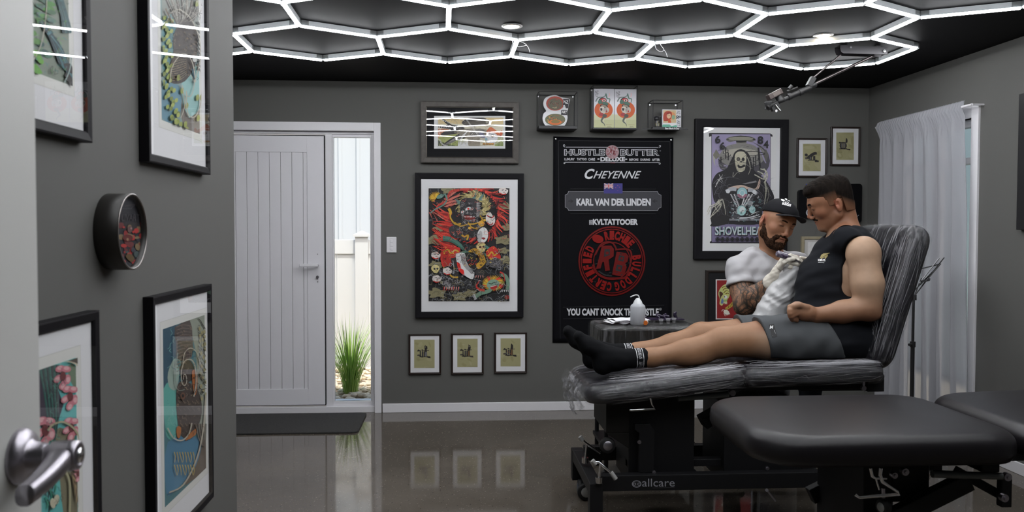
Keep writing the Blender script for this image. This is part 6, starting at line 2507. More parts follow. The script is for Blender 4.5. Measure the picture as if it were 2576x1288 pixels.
m.bb((ROOM_R + .03, WY0, WZ0), (ROOM_R + .09, WY0 + .045, WZ1)).bb((ROOM_R + .03, WY1 - .045, WZ0), (ROOM_R + .09, WY1, WZ1))
m.bb((ROOM_R + .03, WY0, WZ1 - .045), (ROOM_R + .09, WY1, WZ1)).bb((ROOM_R + .03, WY0, WZ0), (ROOM_R + .09, WY1, WZ0 + .045))
m.bb((ROOM_R + .03, 5.36, WZ0), (ROOM_R + .09, 5.41, WZ1)).bb((ROOM_R + .03, WY0, 1.78), (ROOM_R + .09, WY1, 1.82))
struct(m.build('trim_4', M_WHITE, bevel=.002))
struct(MB().bb((ROOM_R + .055, WY0 + .045, WZ0 + .045), (ROOM_R + .061, WY1 - .045, WZ1 - .045)).build('window_2', M_GLASS))
m = MB()
m.bb((4.6, 2, 0), (4.7, 9, 2.6))  # added outdoor wall, limits the daylight reaching the curtain
tag(m.build('daylight_limit_wall', mat('pale_added_wall', (.34, .42, .42), .8)), 'added pale green wall limiting daylight outside the curtained window', 'wall')

# ---------------------------------------------------------------- music stand with papers
MS = at(2299, 700, 4.75)
st = thing('music_stand', 'black folding music stand holding papers in front of the curtain', 'music stand', (MS.x, MS.y, 0))
so_ = Vector((MS.x, MS.y, 0))
zt = at(2300, 748, 4.75).z
zc = at(2299, 866, 4.75).z
m = MB()
m.cyl((0, 0, .12), (0, 0, zc), .0115, n=14).cyl((0, 0, zc), (0, 0, zt), .008, n=14)
m.build('pole', M_BLACKP, st)
m = MB()
for zz, r in ((zc, .016), (zt, .017), (.30, .015)):
    m.cyl((0, 0, zz - .016), (0, 0, zz + .016), r, n=16)
    m.cyl((-.012, -.01, zz), (-.034, -.02, zz), .008, n=10)
m.build('clamp', M_BLACKP, st)
for k in range(3):
    t = 2 * PI * k / 3 + .4
    m = MB()
    d = Vector((math.cos(t), math.sin(t), 0))
    m.tube([Vector((0, 0, .30)) + d * .01, d * .27 + Vector((0, 0, .008))], .006, 8)
    m.tube([Vector((0, 0, .14)) + d * .01, d * .15 + Vector((0, 0, .135))], .004, 8)
    m.build('leg', M_BLACKP, st)
def S_(u, v, dy=0):
    return at(u, v, 4.75 + dy) - so_
m = MB()
m.tube([S_(2300, 745), S_(2375, 648)], .0035, 8)
m.tube([S_(2296, 735, .10), S_(2362, 668, .10)], .0035, 8)
m.tube([S_(2300, 745), S_(2318, 700, .1)], .0035, 8)
for (p, q) in (((2318, 676), (2366, 664)), ((2318, 710), (2338, 705))):
    m.tube([S_(*p, -.16), S_(*q, .14)], .004, 8)
m.tube([S_(2318, 708, -.16), S_(2338, 702, .16)], .006, 8)
m.tube([S_(2366, 664, -.2), S_(2330, 706, -.2)], .003, 8)
m.build('desk', M_BLACKP, st)
m = MB()
q = [S_(2312, 712, -.10), S_(2360, 650, -.10), S_(2364, 648, .16), S_(2314, 712, .16)]
m.add(q, [(0, 1, 2, 3)])
o = m.build('sheet_of_paper', mat('paper', (.55, .56, .58), .7), loc=so_)
s_ = o.modifiers.new('t', 'SOLIDIFY'); s_.thickness = .003
tag(o, 'pale papers leaning on the black music stand', 'paper')

# ---------------------------------------------------------------- wrapped work trolley and the things on it
x0t, x1t, yt0, yt1, zt_ = .775, 1.33, 4.42, 4.80, at(1503, 822, 4.42).z
tr_ = thing('work_trolley', 'small black trolley wrapped in clear film behind the socked feet', 'trolley', ((x0t + x1t) / 2, (yt0 + yt1) / 2, 0))
w, d_ = x1t - x0t, yt1 - yt0
m = MB()
m.bb((-w / 2, -d_ / 2, zt_ - .30), (w / 2, d_ / 2, zt_ - .004))
cb = m.build('cabinet', mat('dark_grey_cabinet', (.016, .016, .015), .6, spec=.2), tr_, bevel=.02, seg=3)
m = pad(w + .03, d_ + .03, .32, .06, .03, 0, warp=wobble(5, .012, 18, 20, 40))
for i, v in enumerate(m.v):
    m.v[i] = (v[0], v[1], v[2] + zt_ - .155)
m.build('plastic_wrap', film('trolley_film', 'Z', white=.16), cb)
m = MB()
for sx in (-1, 1):
    for sy in (-1, 1):
        m.cyl((sx * (w / 2 - .04), sy * (d_ / 2 - .04), .05), (sx * (w / 2 - .04), sy * (d_ / 2 - .04), zt_ - .3), .012)
m.bb((-w / 2 + .02, -d_ / 2 + .02, .18), (w / 2 - .02, d_ / 2 - .02, .20))
m.build('leg_frame', M_FRAME, tr_)
for sx in (-1, 1):
    for sy in (-1, 1):
        wheel(tr_, Vector((sx * (w / 2 - .04), sy * (d_ / 2 - .04), .03)), .03, .02)
ZT = zt_ + .004
# squeeze bottle
YB = 4.47
pb = at(1604, 838, YB)
hb = at(1604, 742, YB).z - ZT
rb = (at(1623, 800, YB).x - at(1586, 800, YB).x) / 2
bt = thing('squeeze_bottle', 'tall frosted white wash bottle with bent nozzle on the wrapped trolley', 'bottle', (pb.x, YB, ZT))
m = MB()
m.lathe([(0, .001), (rb * .9, 0), (rb, .004), (rb, hb * .60), (rb * .94, hb * .65), (rb * .5, hb * .74), (rb * .36, hb * .78)], n=28)
m.build('bottle_body', mat('frosted_plastic', (.60, .62, .66), .35, trans=.25, ior=1.2, bump=(60, .3, .002)), bt)
m = MB()
m.lathe([(rb * .66, hb * .70), (rb * .5, hb * .80), (rb * .26, hb * .88), (rb * .15, hb * .90)], n=20)
noz = [at(u, v, YB) - Vector((pb.x, YB, ZT)) for u, v in ((1605, 764), (1608, 752), (1606, 744), (1600, 742), (1593, 744), (1586, 747))]
m.tube(smoothpts([(0, 0, hb * .86)] + [tuple(p) for p in noz], 4), .0032, 8)
m.build('nozzle', mat('frosted_cap', (.66, .68, .70), .3), bt)
# paper towels
m = MB()
for k in range(3):
    n = 12
    vs = []
    for j in range(n + 1):
        for i in range(n + 1):
            X = (i / n - .5) * .20
            Yy = (j / n - .5) * .15
            vs.append((X + k * .02, Yy + k * .006, .006 + .006 * k + .004 * math.sin(i * 1.1 + k) * math.cos(j * .8 + k)))
    m.add(vs, [(j * (n + 1) + i, j * (n + 1) + i + 1, (j + 1) * (n + 1) + i + 1, (j + 1) * (n + 1) + i) for j in range(n) for i in range(n)], 0, True)
p = at(1562, 822, 4.58)
o = m.build('paper_towel', mat('white_tissue', (.74, .74, .76), .9, bump=(40, .6, .004)), loc=(p.x + .01, 4.57, ZT), rot=(0, 0, .25))
tag(o, 'folded white paper towels lying on the wrapped trolley', 'paper towel')
# orange capped tube lying down
p = at(1628, 838, 4.46)
t_ = thing('ink_bottle', 'small white bottle with an orange cap lying on the wrapped trolley', 'bottle', (p.x, 4.46, ZT + .0125))
m = MB(); m.cyl((.0, .03, 0), (-.01, -.004, 0), .0125, n=18); m.build('bottle_body', M_WHITE, t_)
m = MB(); m.cyl((-.01, -.004, 0), (-.0155, -.024, 0), .0122, n=18); m.build('cap', mat('orange_cap', (.55, .14, .02), .35), t_)
# ink cups and wrapped bits
M_CUP = mat('clear_cup', (.55, .55, .58), .15, trans=.6, ior=1.2)
for i, (u, dx) in enumerate(((1663, 0), (1683, 0), (1700, 0))):
    p = at(u, 832, 4.50)
    t_ = thing('ink_cup', ('clear plastic cup of dark ink on the wrapped trolley, ' + ['leftmost', 'middle', 'rightmost'][i] + ' of three'), 'ink cup', (p.x, 4.50 + .02 * i, ZT), 'ink cups on the trolley')
    m = MB(); m.lathe([(.009, 0), (.013, .026), (.0145, .026), (.0145, .028)], n=18, caps=False); m.build('cup', M_CUP, t_)
    m = MB(); m.lathe([(0, .018), (.0105, .018), (.0095, .004), (0, .003)], n=16); m.build('ink', mat('dark_ink', (.01, .008, .02), .1), t_)
p = at(1662, 826, 4.66)
m = MB()
rr = random.Random(8)
m.box((0, 0, -.004), (.26, .09, .006))
for i in range(9):
    b0 = Vector((rr.uniform(-.13, .12), rr.uniform(-.04, .04), 0))
    m.tube(smoothpts([tuple(b0), tuple(b0 + Vector((rr.uniform(-.02, .02), rr.uniform(-.02, .02), rr.uniform(.01, .03)))), tuple(b0 + Vector((rr.uniform(-.03, .03), rr.uniform(-.02, .02), rr.uniform(.004, .034))))], 4), [.010] * 4 + [.007] * 4 + [.003], 7)
o = m.build('wrapped_grips', mat('purple_black_film', (.03, .022, .045), .25), loc=(p.x, 4.68, ZT + .012))
tag(o, 'heap of dark film-wrapped machine grips at the back of the trolley', 'tools')

# ---------------------------------------------------------------- ceiling arm and camera
YA = 4.80
def A_(u, v, dy=0):
    return at(u, v, YA + dy)
ao = A_(2160, 120)
arm = thing('ceiling_arm', 'black folding ceiling arm with twin rods hanging above the seated men', 'camera arm', (ao.x, YA, ROOM_H))
O_ = Vector((ao.x, YA, ROOM_H))
m = MB()
c1, c2, c3_, c4 = [A_(u, v) - O_ for u, v in ((2106, 117), (2224, 122), (2224, 141), (2112, 138))]
cs = [c1, c2, c3_, c4 + Vector((.006, 0, 0)), c4 + Vector((-.008, 0, .008)), c1 - Vector((.0, 0, .02))]
for dy in (0, .07):
    m.add([p + Vector((0, dy - .04, 0)) for p in cs] + [p + Vector((0, dy - .037, 0)) for p in cs],
          [tuple(range(6)), tuple(range(11, 5, -1))] + [(i, 6 + i, 6 + (i + 1) % 6, (i + 1) % 6) for i in range(6)])
m.add([c1 + Vector((0, -.04, 0)), c2 + Vector((0, -.04, 0)), c2 + Vector((0, .034, 0)), c1 + Vector((0, .034, 0))], [(0, 1, 2, 3)])
m.bb((c1.x + .02, -.02, c1.z), (c1.x + .05, .01, 0)).bb((c2.x - .06, -.02, c2.z), (c2.x - .03, .01, 0))
m.build('mount_bracket', mat('black_satin_metal', (.035, .033, .037), .38, .3), arm, bevel=.001)
for (u, v, r) in ((2131, 123, .007), (2215, 132, .009), (2199, 112, .006), (2120, 112, .005)):
    m = MB()
    p = A_(u, v) - O_
    m.cyl(p + Vector((0, -.040, 0)), p + Vector((0, -.048, 0)), r, n=12)
    m.build('screw', M_CHROME, arm)
M_ROD = mat('dark_metal_rod', (.16, .14, .14), .3, .9)
e1, e2 = A_(2044, 197) - O_, A_(2052, 210) - O_
MB().tube([A_(2115, 138) - O_, e1], .0062, 12).build('upper_rod', M_ROD, arm)
MB().tube([A_(2198, 140) - O_, e2], .0085, 12).build('lower_rod', M_ROD, arm)
m = MB()
m.tube([A_(2052, 212) - O_, A_(2036, 219) - O_], .017, 14)
m.box(A_(2040, 206) - O_, (.03, .035, .06), (0, .5, 0))
m.build('elbow_joint', M_BLACKP, arm, bevel=.002)
m = MB()
m.tube([A_(2040, 220) - O_, A_(1985, 244) - O_], .0165, 14)
m.tube([A_(1988, 244) - O_, A_(1934, 267) - O_], .0125, 14)
m.tube([A_(1940, 264) - O_, A_(1930, 270) - O_], .021, 14)
for (u, v) in ((2014, 232), (1986, 243)):
    d = (A_(u, v) - O_)
    m.tube([d + Vector((.008, 0, .0035)), d - Vector((.008, 0, .0035))], .020, 14)
m.tube([A_(1980, 230) - O_, A_(2006, 220) - O_], .006, 8)
m.tube([A_(1985, 224) - O_, A_(1992, 216) - O_], .011, 10)
m.tube([A_(1928, 262) - O_, A_(1926, 275) - O_], .005, 8)
m.build('lower_arm', M_BLACKP, arm)
# small camera on the arm
cc = A_(1948, 238)
cmr = thing('camera', 'small black and bronze camera clamped at the lower end of the ceiling arm', 'camera', cc)
ang = math.atan2(*(lambda d: (d.z, d.x))(A_(1970, 228) - A_(1932, 248)))
R_ = (0, -ang, 0)
def cx_(a_, b_, y=0):
    return Matrix.Rotation(-ang, 3, 'Y') @ Vector((a_, y, b_))
MB().box((0, 0, 0), (.088, .05, .034), R_).build('camera_body', mat('dark_bronze', (.06, .045, .042), .35, .4), cmr, bevel=.004)
m = MB()
m.box(cx_(.005, .0), (.045, .052, .022), R_)
m.build('screen', mat('bronze_screen', (.10, .075, .065), .3), cmr)
m = MB()
m.lathe([(.0, .0), (.026, 0), (.026, .02), (.022, .022), (.022, .045), (0, .045)], cx_(.018, -.06), cx_(0, 1) , 24)
m.build('lens', M_BLACKP, cmr)
m = MB()
m.lathe([(.0, .0), (.02, 0), (.024, .03), (.02, .034), (0, .034)], cx_(-.062, -.05), cx_(.35, 1), 20)
m.box(cx_(-.03, -.068), (.05, .03, .03), R_)
m.build('mount', M_BLACKP, cmr, bevel=.002)
m = MB()
m.tube([cx_(-.03, -.055, -.02), cx_(-.02, -.10, -.02)], .005, 8)
m.cyl(cx_(-.045, -.088, -.02), cx_(-.045, -.088, -.03), .007)
m.build('screw', M_CHROME, cmr)

# ---------------------------------------------------------------- open interior door, far left, with its lever
DX = -.63
DY = at_x(95, 644, DX).y
RC = at_x(50, 1148, DX)
HZ, RY = RC.z, RC.y - DY
dr = thing('interior_door', 'pale grey open interior door with a steel lever at the left edge', 'door', (DX, DY, 0))
M_IDOOR = mat('pale_door_paint', (0.62, 0.62, 0.60), 0.45)
MB().bb((-.038, -.83, .008), (0, 0, 2.06)).build('door_leaf', M_IDOOR, dr, bevel=.002)
m = MB()
c = (0, RY, HZ)
m.lathe([(.041, 0), (.041, .004), (.036, .012), (.026, .016), (.0215, .018), (.019, .034), (.017, .038)], c, (1, 0, 0), 40)
hd = m.build('door_handle', M_STEEL, dr)
m = MB()
m.lathe([(.0165, .036), (.0165, .042), (.021, .046), (.0225, .070), (.021, .082), (.0145, .085), (.0135, .083), (0, .083)], c, (1, 0, 0), 36)
pts = smoothpts([(.060, RY, HZ), (.066, RY - .033, HZ - .004), (.066, RY - .073, HZ - .014), (.060, RY - .110, HZ - .024)], 6)
vs = []
for i, q in enumerate(pts):
    t = i / (len(pts) - 1)
    w_, h_ = .019 - .007 * t, .017 - .003 * t
    for k in range(14):
        an = 2 * PI * k / 14
        ca, sa = math.cos(an), math.sin(an)
        vs.append((q[0] + w_ * math.copysign(abs(ca) ** .7, ca), q[1], q[2] + h_ * math.copysign(abs(sa) ** .7, sa)))
n = len(pts)
m.add(vs, [(j * 14 + k, j * 14 + (k + 1) % 14, (j + 1) * 14 + (k + 1) % 14, (j + 1) * 14 + k) for j in range(n - 1) for k in range(14)] + [tuple((n - 1) * 14 + k for k in range(14))], 0, True)
recalc(m.build('lever', M_STEEL, hd))
m = MB()
m.lathe([(.011, .0835), (.011, .086), (0, .086)], c, (1, 0, 0), 24)
m.build('key_cylinder', M_CHROME, hd)
# ---------------------------------------------------------------- smooth blended volumes -> one surface
def V3(p):
    return np.array(tuple(p), dtype=np.float64)


class Vol:
    """a list of rounded cones and ellipsoids blended with a smooth minimum"""

    def __init__(self, S=1.0):
        self.ops = []
        self.S = S

    def cone(self, a, b, ra, rb=None, k=.02, neg=False, sq=None):
        S = self.S
        self.ops.append(('c', V3(a), V3(b), ra * S, (ra if rb is None else rb) * S, k * S, neg, sq))
        return self

    def chain(self, pts, rs, k=.015, neg=False):
        for i in range(len(pts) - 1):
            self.cone(pts[i], pts[i + 1], rs[i], rs[i + 1], k, neg)
        return self

    def ell(self, c, r, k=.02, ax=None, neg=False):
        """ax: 3x3 rows = local axes in world"""
        self.ops.append(('e', V3(c), V3(r) * self.S, np.eye(3) if ax is None else np.array(ax, float), k * self.S, neg))
        return self

    def eval(self, P, off=0.0):
        d = None
        for o in self.ops:
            if o[0] == 'c':
                _, a, b, ra, rb, k, neg, sq = o
                ba = b - a
                L2 = max(float(ba @ ba), 1e-9)
                q = P - a.astype(np.float32)
                t = np.clip((q @ ba.astype(np.float32)) / L2, 0, 1)
                q = q - t[..., None] * ba.astype(np.float32)
                if sq is not None:     # (direction, factor): squash thickness along a direction
                    dr, f = sq
                    dr = V3(dr) / np.linalg.norm(V3(dr))
                    s = q @ dr.astype(np.float32)
                    q = q + s[..., None] * (1.0 / f - 1) * dr.astype(np.float32)
                e = np.sqrt((q * q).sum(-1)) - (ra + (rb - ra) * t)
            else:
                _, c, r, ax, k, neg = o
                q = (P - c.astype(np.float32)) @ ax.T.astype(np.float32)
                k0 = np.sqrt(((q / r.astype(np.float32)) ** 2).sum(-1))
                k1 = np.sqrt(((q / (r * r).astype(np.float32)) ** 2).sum(-1)) + 1e-6
                e = k0 * (k0 - 1) / k1
            if d is None:
                d = e
            elif neg:
                h = np.clip(.5 - .5 * (d + e) / k, 0, 1)
                d = d * (1 - h) + (-e) * h + k * h * (1 - h)
            else:
                h = np.clip(.5 + .5 * (e - d) / k, 0, 1)
                d = e * (1 - h) + d * h - k * h * (1 - h)
        return d - off


def surface_net(fn, lo, hi, h):
    """dual surface of fn(P)=0 in a box"""
    ax = [np.arange(lo[i], hi[i] + h, h, dtype=np.float32) for i in range(3)]
    nx, ny, nz = map(len, ax)
    val = np.empty((nx, ny, nz), np.float32)
    for i0 in range(0, nx, 24):
        X, Y_, Z = np.meshgrid(ax[0][i0:i0 + 24], ax[1], ax[2], indexing='ij')
        val[i0:i0 + 24] = fn(np.stack([X, Y_, Z], -1))
    s = val < 0
    acc = np.zeros((nx - 1, ny - 1, nz - 1, 3), np.float32)
    cnt = np.zeros((nx - 1, ny - 1, nz - 1), np.float32)
    sl = lambda a, n: slice(a, n - 1 + a)
    for axis in range(3):
        for a in (0, 1):
            for b in (0, 1):
                o0 = [0, 0, 0]
                others = [k for k in range(3) if k != axis]
                o0[others[0]], o0[others[1]] = a, b
                o1 = list(o0)
                o1[axis] = 1
                v0 = val[sl(o0[0], nx), sl(o0[1], ny), sl(o0[2], nz)]
                v1 = val[sl(o1[0], nx), sl(o1[1], ny), sl(o1[2], nz)]
                cr = (v0 < 0) != (v1 < 0)
                t = np.where(cr, v0 / np.where(v0 == v1, 1, v0 - v1), 0)
                for k in range(3):
                    acc[..., k] += np.where(cr, (t if k == axis else o0[k]), 0)
                cnt += cr
    cell = cnt > 0
    idx = -np.ones(cell.shape, np.int64)
    ii = np.argwhere(cell)
    idx[cell] = np.arange(len(ii))
    verts = np.array(lo, np.float32) + h * (ii + acc[cell] / cnt[cell][:, None])
    faces = []
    for axis in range(3):
        o = [k for k in range(3) if k != axis]
        shp = [nx, ny, nz]
        r = [slice(None)] * 3
        r[axis] = slice(0, shp[axis] - 1)
        r[o[0]] = slice(1, shp[o[0]] - 1)
        r[o[1]] = slice(1, shp[o[1]] - 1)
        r1 = list(r)
        r1[axis] = slice(1, shp[axis])
        a, b = s[tuple(r)], s[tuple(r1)]
        e = np.argwhere(a != b)
        if not len(e):
            continue
        flip = a[tuple(e.T)]
        e[:, o[0]] += 1
        e[:, o[1]] += 1
        quad = []
        for d0, d1 in ((-1, -1), (0, -1), (0, 0), (-1, 0)):
            q = e.copy()
            q[:, o[0]] += d0
            q[:, o[1]] += d1
            quad.append(idx[q[:, 0], q[:, 1], q[:, 2]])
        quad = np.stack(quad, 1)
        if axis == 1:
            flip = ~flip
        quad = np.where(flip[:, None], quad, quad[:, ::-1])
        faces.append(quad)
    return verts, np.concatenate(faces) if faces else np.zeros((0, 4), int)


def vol_mesh(name, fn, boxes, material, parent=None, org=(0, 0, 0), color=None, mask=None, smooth=0):
    """mesh the same field in one or several boxes ((lo, hi, h), ...), joined in one object"""
    VS, FS, n = [], [], 0
    for lo, hi, h in boxes:
        v, f = surface_net(fn, lo, hi, h)
        VS.append(v)
        FS.append(f + n)
        n += len(v)
    v, f = np.concatenate(VS), np.concatenate(FS)
    if smooth:
        for _ in range(smooth):
            acc = np.zeros_like(v)
            c = np.zeros(len(v), np.float32)
            for a, b in ((0, 1), (1, 2), (2, 3), (3, 0)):
                np.add.at(acc, f[:, a], v[f[:, b]]); np.add.at(c, f[:, a], 1)
                np.add.at(acc, f[:, b], v[f[:, a]]); np.add.at(c, f[:, b], 1)
            v = v * .5 + .5 * acc / np.maximum(c, 1)[:, None]
    me = bpy.data.meshes.new(name)
    me.vertices.add(len(v))
    me.vertices.foreach_set('co', (v - V3(org).astype(np.float32)).astype(np.float32).ravel())
    me.loops.add(len(f) * 4)
    me.loops.foreach_set('vertex_index', f.astype(np.int32).ravel())
    me.polygons.add(len(f))
    me.polygons.foreach_set('loop_start', np.arange(0, len(f) * 4, 4, dtype=np.int32))
    me.polygons.foreach_set('loop_total', np.full(len(f), 4, np.int32))
    me.polygons.foreach_set('use_smooth', np.ones(len(f), bool))
    me.update(calc_edges=True)
    me.validate()
    if color is not None:
        c = color(v)
        at_ = me.color_attributes.new('tint', 'FLOAT_COLOR', 'POINT')
        at_.data.foreach_set('color', np.concatenate([c, np.ones((len(v), 1))], 1).astype(np.float32).ravel())
    if mask is not None:
        at_ = me.attributes.new('mask', 'FLOAT', 'POINT')
        at_.data.foreach_set('value', mask(v).astype(np.float32))
    me.materials.append(material)
    o = bpy.data.objects.new(name, me)
    COL.objects.link(o)
    if parent is not None:
        o.parent = parent
    return o


def skin_mat(name, tattoo=False):
    m = mat(name, (.4, .25, .17), .48, spec=.35, sss=.0, bump=(420, .10, .0008))
    nt = m.node_tree
    p = nt.nodes['Principled BSDF']
    a = nt.nodes.new('ShaderNodeAttribute')
    a.attribute_name = 'tint'
    out = a.outputs['Color']
    tc = nt.nodes.new('ShaderNodeTexCoord')
    n = nt.nodes.new('ShaderNodeTexNoise')
    n.inputs['Scale'].default_value = 38
    n.inputs['Detail'].default_value = 4
    nt.links.new(tc.outputs['Object'], n.inputs['Vector'])
    mr = nt.nodes.new('ShaderNodeMapRange')
    mr.inputs['To Min'].default_value = .86
    mr.inputs['To Max'].default_value = 1.12
    nt.links.new(n.outputs['Fac'], mr.inputs['Value'])
    mv = nt.nodes.new('ShaderNodeVectorMath'); mv.operation = 'SCALE'
    nt.links.new(out, mv.inputs[0]); nt.links.new(mr.outputs[0], mv.inputs['Scale'])
    out = mv.outputs[0]
    if tattoo:
        k = nt.nodes.new('ShaderNodeAttribute')
        k.attribute_name = 'mask'
        n2 = nt.nodes.new('ShaderNodeTexNoise')
        n2.inputs['Scale'].default_value = 11
        n2.inputs['Detail'].default_value = 3
        n2.inputs['Distortion'].default_value = 2.6
        nt.links.new(tc.outputs['Object'], n2.inputs['Vector'])
        r = nt.nodes.new('ShaderNodeValToRGB')
        r.color_ramp.elements[0].position = .40
        r.color_ramp.elements[0].color = (1, 1, 1, 1)
        r.color_ramp.elements[1].position = .47
        r.color_ramp.elements[1].color = (.25, .25, .25, 1)
        e = r.color_ramp.elements.new(.52); e.color = (.8, .8, .8, 1)
        e = r.color_ramp.elements.new(.60); e.color = (.15, .15, .15, 1)
        nt.links.new(n2.outputs['Fac'], r.inputs['Fac'])
        w = nt.nodes.new('ShaderNodeTexWave')
        w.inputs['Scale'].default_value = 9
        w.inputs['Distortion'].default_value = 16
        w.inputs['Detail'].default_value = 2
        nt.links.new(tc.outputs['Object'], w.inputs['Vector'])
        r2 = nt.nodes.new('ShaderNodeMapRange')
        r2.inputs['From Min'].default_value = .0
        r2.inputs['From Max'].default_value = .35
        nt.links.new(w.outputs['Fac'], r2.inputs['Value'])
        mm = nt.nodes.new('ShaderNodeMath'); mm.operation = 'MULTIPLY'
        nt.links.new(r.outputs['Color'], mm.inputs[0]); nt.links.new(r2.outputs[0], mm.inputs[1])
        inv = nt.nodes.new('ShaderNodeMath'); inv.operation = 'SUBTRACT'; inv.inputs[0].default_value = 1
        nt.links.new(mm.outputs[0], inv.inputs[1])
        m3 = nt.nodes.new('ShaderNodeMath'); m3.operation = 'MULTIPLY'
        nt.links.new(inv.outputs[0], m3.inputs[0]); nt.links.new(k.outputs['Fac'], m3.inputs[1])
        mx = nt.nodes.new('ShaderNodeMix'); mx.data_type = 'RGBA'
        mx.inputs[7].default_value = (.035, .033, .028, 1)
        nt.links.new(m3.outputs[0], mx.inputs[0]); nt.links.new(out, mx.inputs[6])
        out = mx.outputs[2]
    nt.links.new(out, p.inputs['Base Color'])
    return m


def nrmz(v):
    v = V3(v)
    return v / np.linalg.norm(v)


class HeadFrame:
    def __init__(self, c, fwd, up, s=1.0):
        self.c = V3(c)
        self.s = s
        self.f = nrmz(fwd)
        u = V3(up)
        u = u - self.f * (u @ self.f)
        self.u = nrmz(u)
        self.l = np.cross(self.u, self.f)      # the person's left

    def __call__(self, f, l, u):
        return self.c + (self.f * f + self.l * l + self.u * u) * self.s

    def ax(self, pitch=0.0, yaw=0.0):
        """rows: forward, left, up; pitch tilts forward axis up, yaw turns it to the left"""
        cp, sp, cy, sy = math.cos(pitch), math.sin(pitch), math.cos(yaw), math.sin(yaw)
        f = self.f * cy + self.l * sy
        l = -self.f * sy + self.l * cy
        return np.array([f * cp + self.u * sp, l, -f * sp + self.u * cp])

    def local(self, P):
        q = (P - self.c.astype(np.float32)) * np.float32(1 / self.s)
        return q @ self.f.astype(np.float32), q @ self.l.astype(np.float32), q @ self.u.astype(np.float32)


def add_head(v, H, open_=.0, jaw=1.0, nose=1.0):
    A0 = H.ax()
    v.S = H.s
    v.ell(H(-.008, 0, .030), (.098, .075, .084), .01, A0)
    v.ell(H(.034, 0, .028), (.060, .062, .056), .03, A0)
    v.ell(H(.034, 0, -.032), (.056, .057, .066), .03, A0)
    for s in (-1, 1):
        v.ell(H(.052, .041 * s, -.022), (.028, .022, .022), .02, A0)
        v.cone(H(-.008, .052 * s, -.058), H(.062, .019 * s, -.098), .021 * jaw, .018, .03)
    v.ell(H(.076, 0, -.099), (.021, .025, .018), .02, A0)
    v.ell(H(.068, 0, -.066), (.028, .031, .026), .02, A0)
    for s in (-1, 1):
        v.cone(H(.080, .038 * s, .029), H(.089, .010 * s, .028), .0095, .0105, .014)
        v.ell(H(.099, .031 * s, .010), (.012, .015, .009), .012, A0, True)
        v.ell(H(.0785, .031 * s, .009), (.0155, .0165, .0132), .004, A0)
    v.cone(H(.0930, 0, .024), H(.108 * nose, 0, -.025), .0090, .0090, .012)
    v.ell(H(.109 * nose, 0, -.030), (.0100, .0100, .0088), .008, A0)
    for s in (-1, 1):
        v.ell(H(.103, .0125 * s, -.037), (.0105, .0070, .0080), .006, A0)
    v.ell(H(.0890, 0, -.0565), (.011, .022, .0062), .008, A0)
    v.ell(H(.0860, 0, -.0690), (.011, .019, .0072), .008, A0)
    v.ell(H(.102, 0, -.0630), (.014, .023, .0016), .003, A0, True)
    for s in (-1, 1):
        E_ = H.ax(.18, .32 * s)
        v.ell(H(-.026, .077 * s, -.010), (.0175, .0085, .031), .004, E_)
        v.ell(H(-.021, .0765 * s, -.036), (.010, .0055, .011), .005, E_)
        v.ell(H(-.020, .0905 * s, -.006), (.0105, .0115, .019), .002, E_, True)
        v.ell(H(-.016, .080 * s, -.016), (.005, .005, .006), .003, E_)
    v.S = 1.0


def gauss(q, r):
    return np.exp(-((q / r) ** 2).sum(-1))


def drape(o, fnv, ref, near, lift=.0012):
    """lay a flat print on the cloth surface"""
    me = o.data
    n = len(me.vertices)
    co = np.empty(n * 3, np.float32)
    me.vertices.foreach_get('co', co)
    co = co.reshape(-1, 3)
    lay = -co[:, 1].copy()
    E_ = V3(EYE).astype(np.float32)
    co[:, 1] = 0
    P = co + V3(ref).astype(np.float32)
    P[:, 1] = near[1]
    d = P - E_
    L_ = np.linalg.norm(d, axis=1)
    d /= L_[:, None]
    t = L_ - .12
    for _ in range(90):
        t = np.minimum(t + np.clip(fnv(E_ + d * t[:, None]), 0, .01) * .7, L_ + .2)
    P = E_ + d * (t - lift - lay * 1.0)[:, None]
    me.vertices.foreach_set('co', (P - V3(ref).astype(np.float32)).ravel())
    me.update()


def person_eyes(H, parent, lashes=True, org=(0, 0, 0)):
    for s in (-1, 1):
        m = MB()
        pts = []
        for i in range(9):
            a = math.radians(-62 + 124 * i / 8)
            pts.append(H(.0775 + .0155 * math.cos(a) * .98, .031 * s + .0165 * math.sin(a), (.0055 - .0018 * math.cos(a))))
        m.tube(pts, [.0006, .0011, .0014, .0015, .0015, .0015, .0014, .0011, .0006], 6)
        m.build('eyelashes', mat('lash_dark', (.015, .010, .008), .6), parent)
        m = MB()
        ct = H(.0775, .031 * s, .007)
        for i in range(1):
            vs, fs = [], []
            n1, n2 = 12, 8
            for j in range(n2 + 1):
                ph = PI * j / n2
                for k in range(n1):
                    t_ = 2 * PI * k / n1
                    vs.append(tuple(ct + .0135 * (H.f * math.cos(ph) + H.l * math.sin(ph) * math.cos(t_) + H.u * math.sin(ph) * math.sin(t_))))
            for j in range(n2):
                for k in range(n1):
                    fs.append((j * n1 + k, j * n1 + (k + 1) % n1, (j + 1) * n1 + (k + 1) % n1, (j + 1) * n1 + k))
            m.add(vs, fs, 0, True)
        m.build('eye', mat('eye_white', (.5, .46, .42), .2), parent)


HAIR_MATS = {}


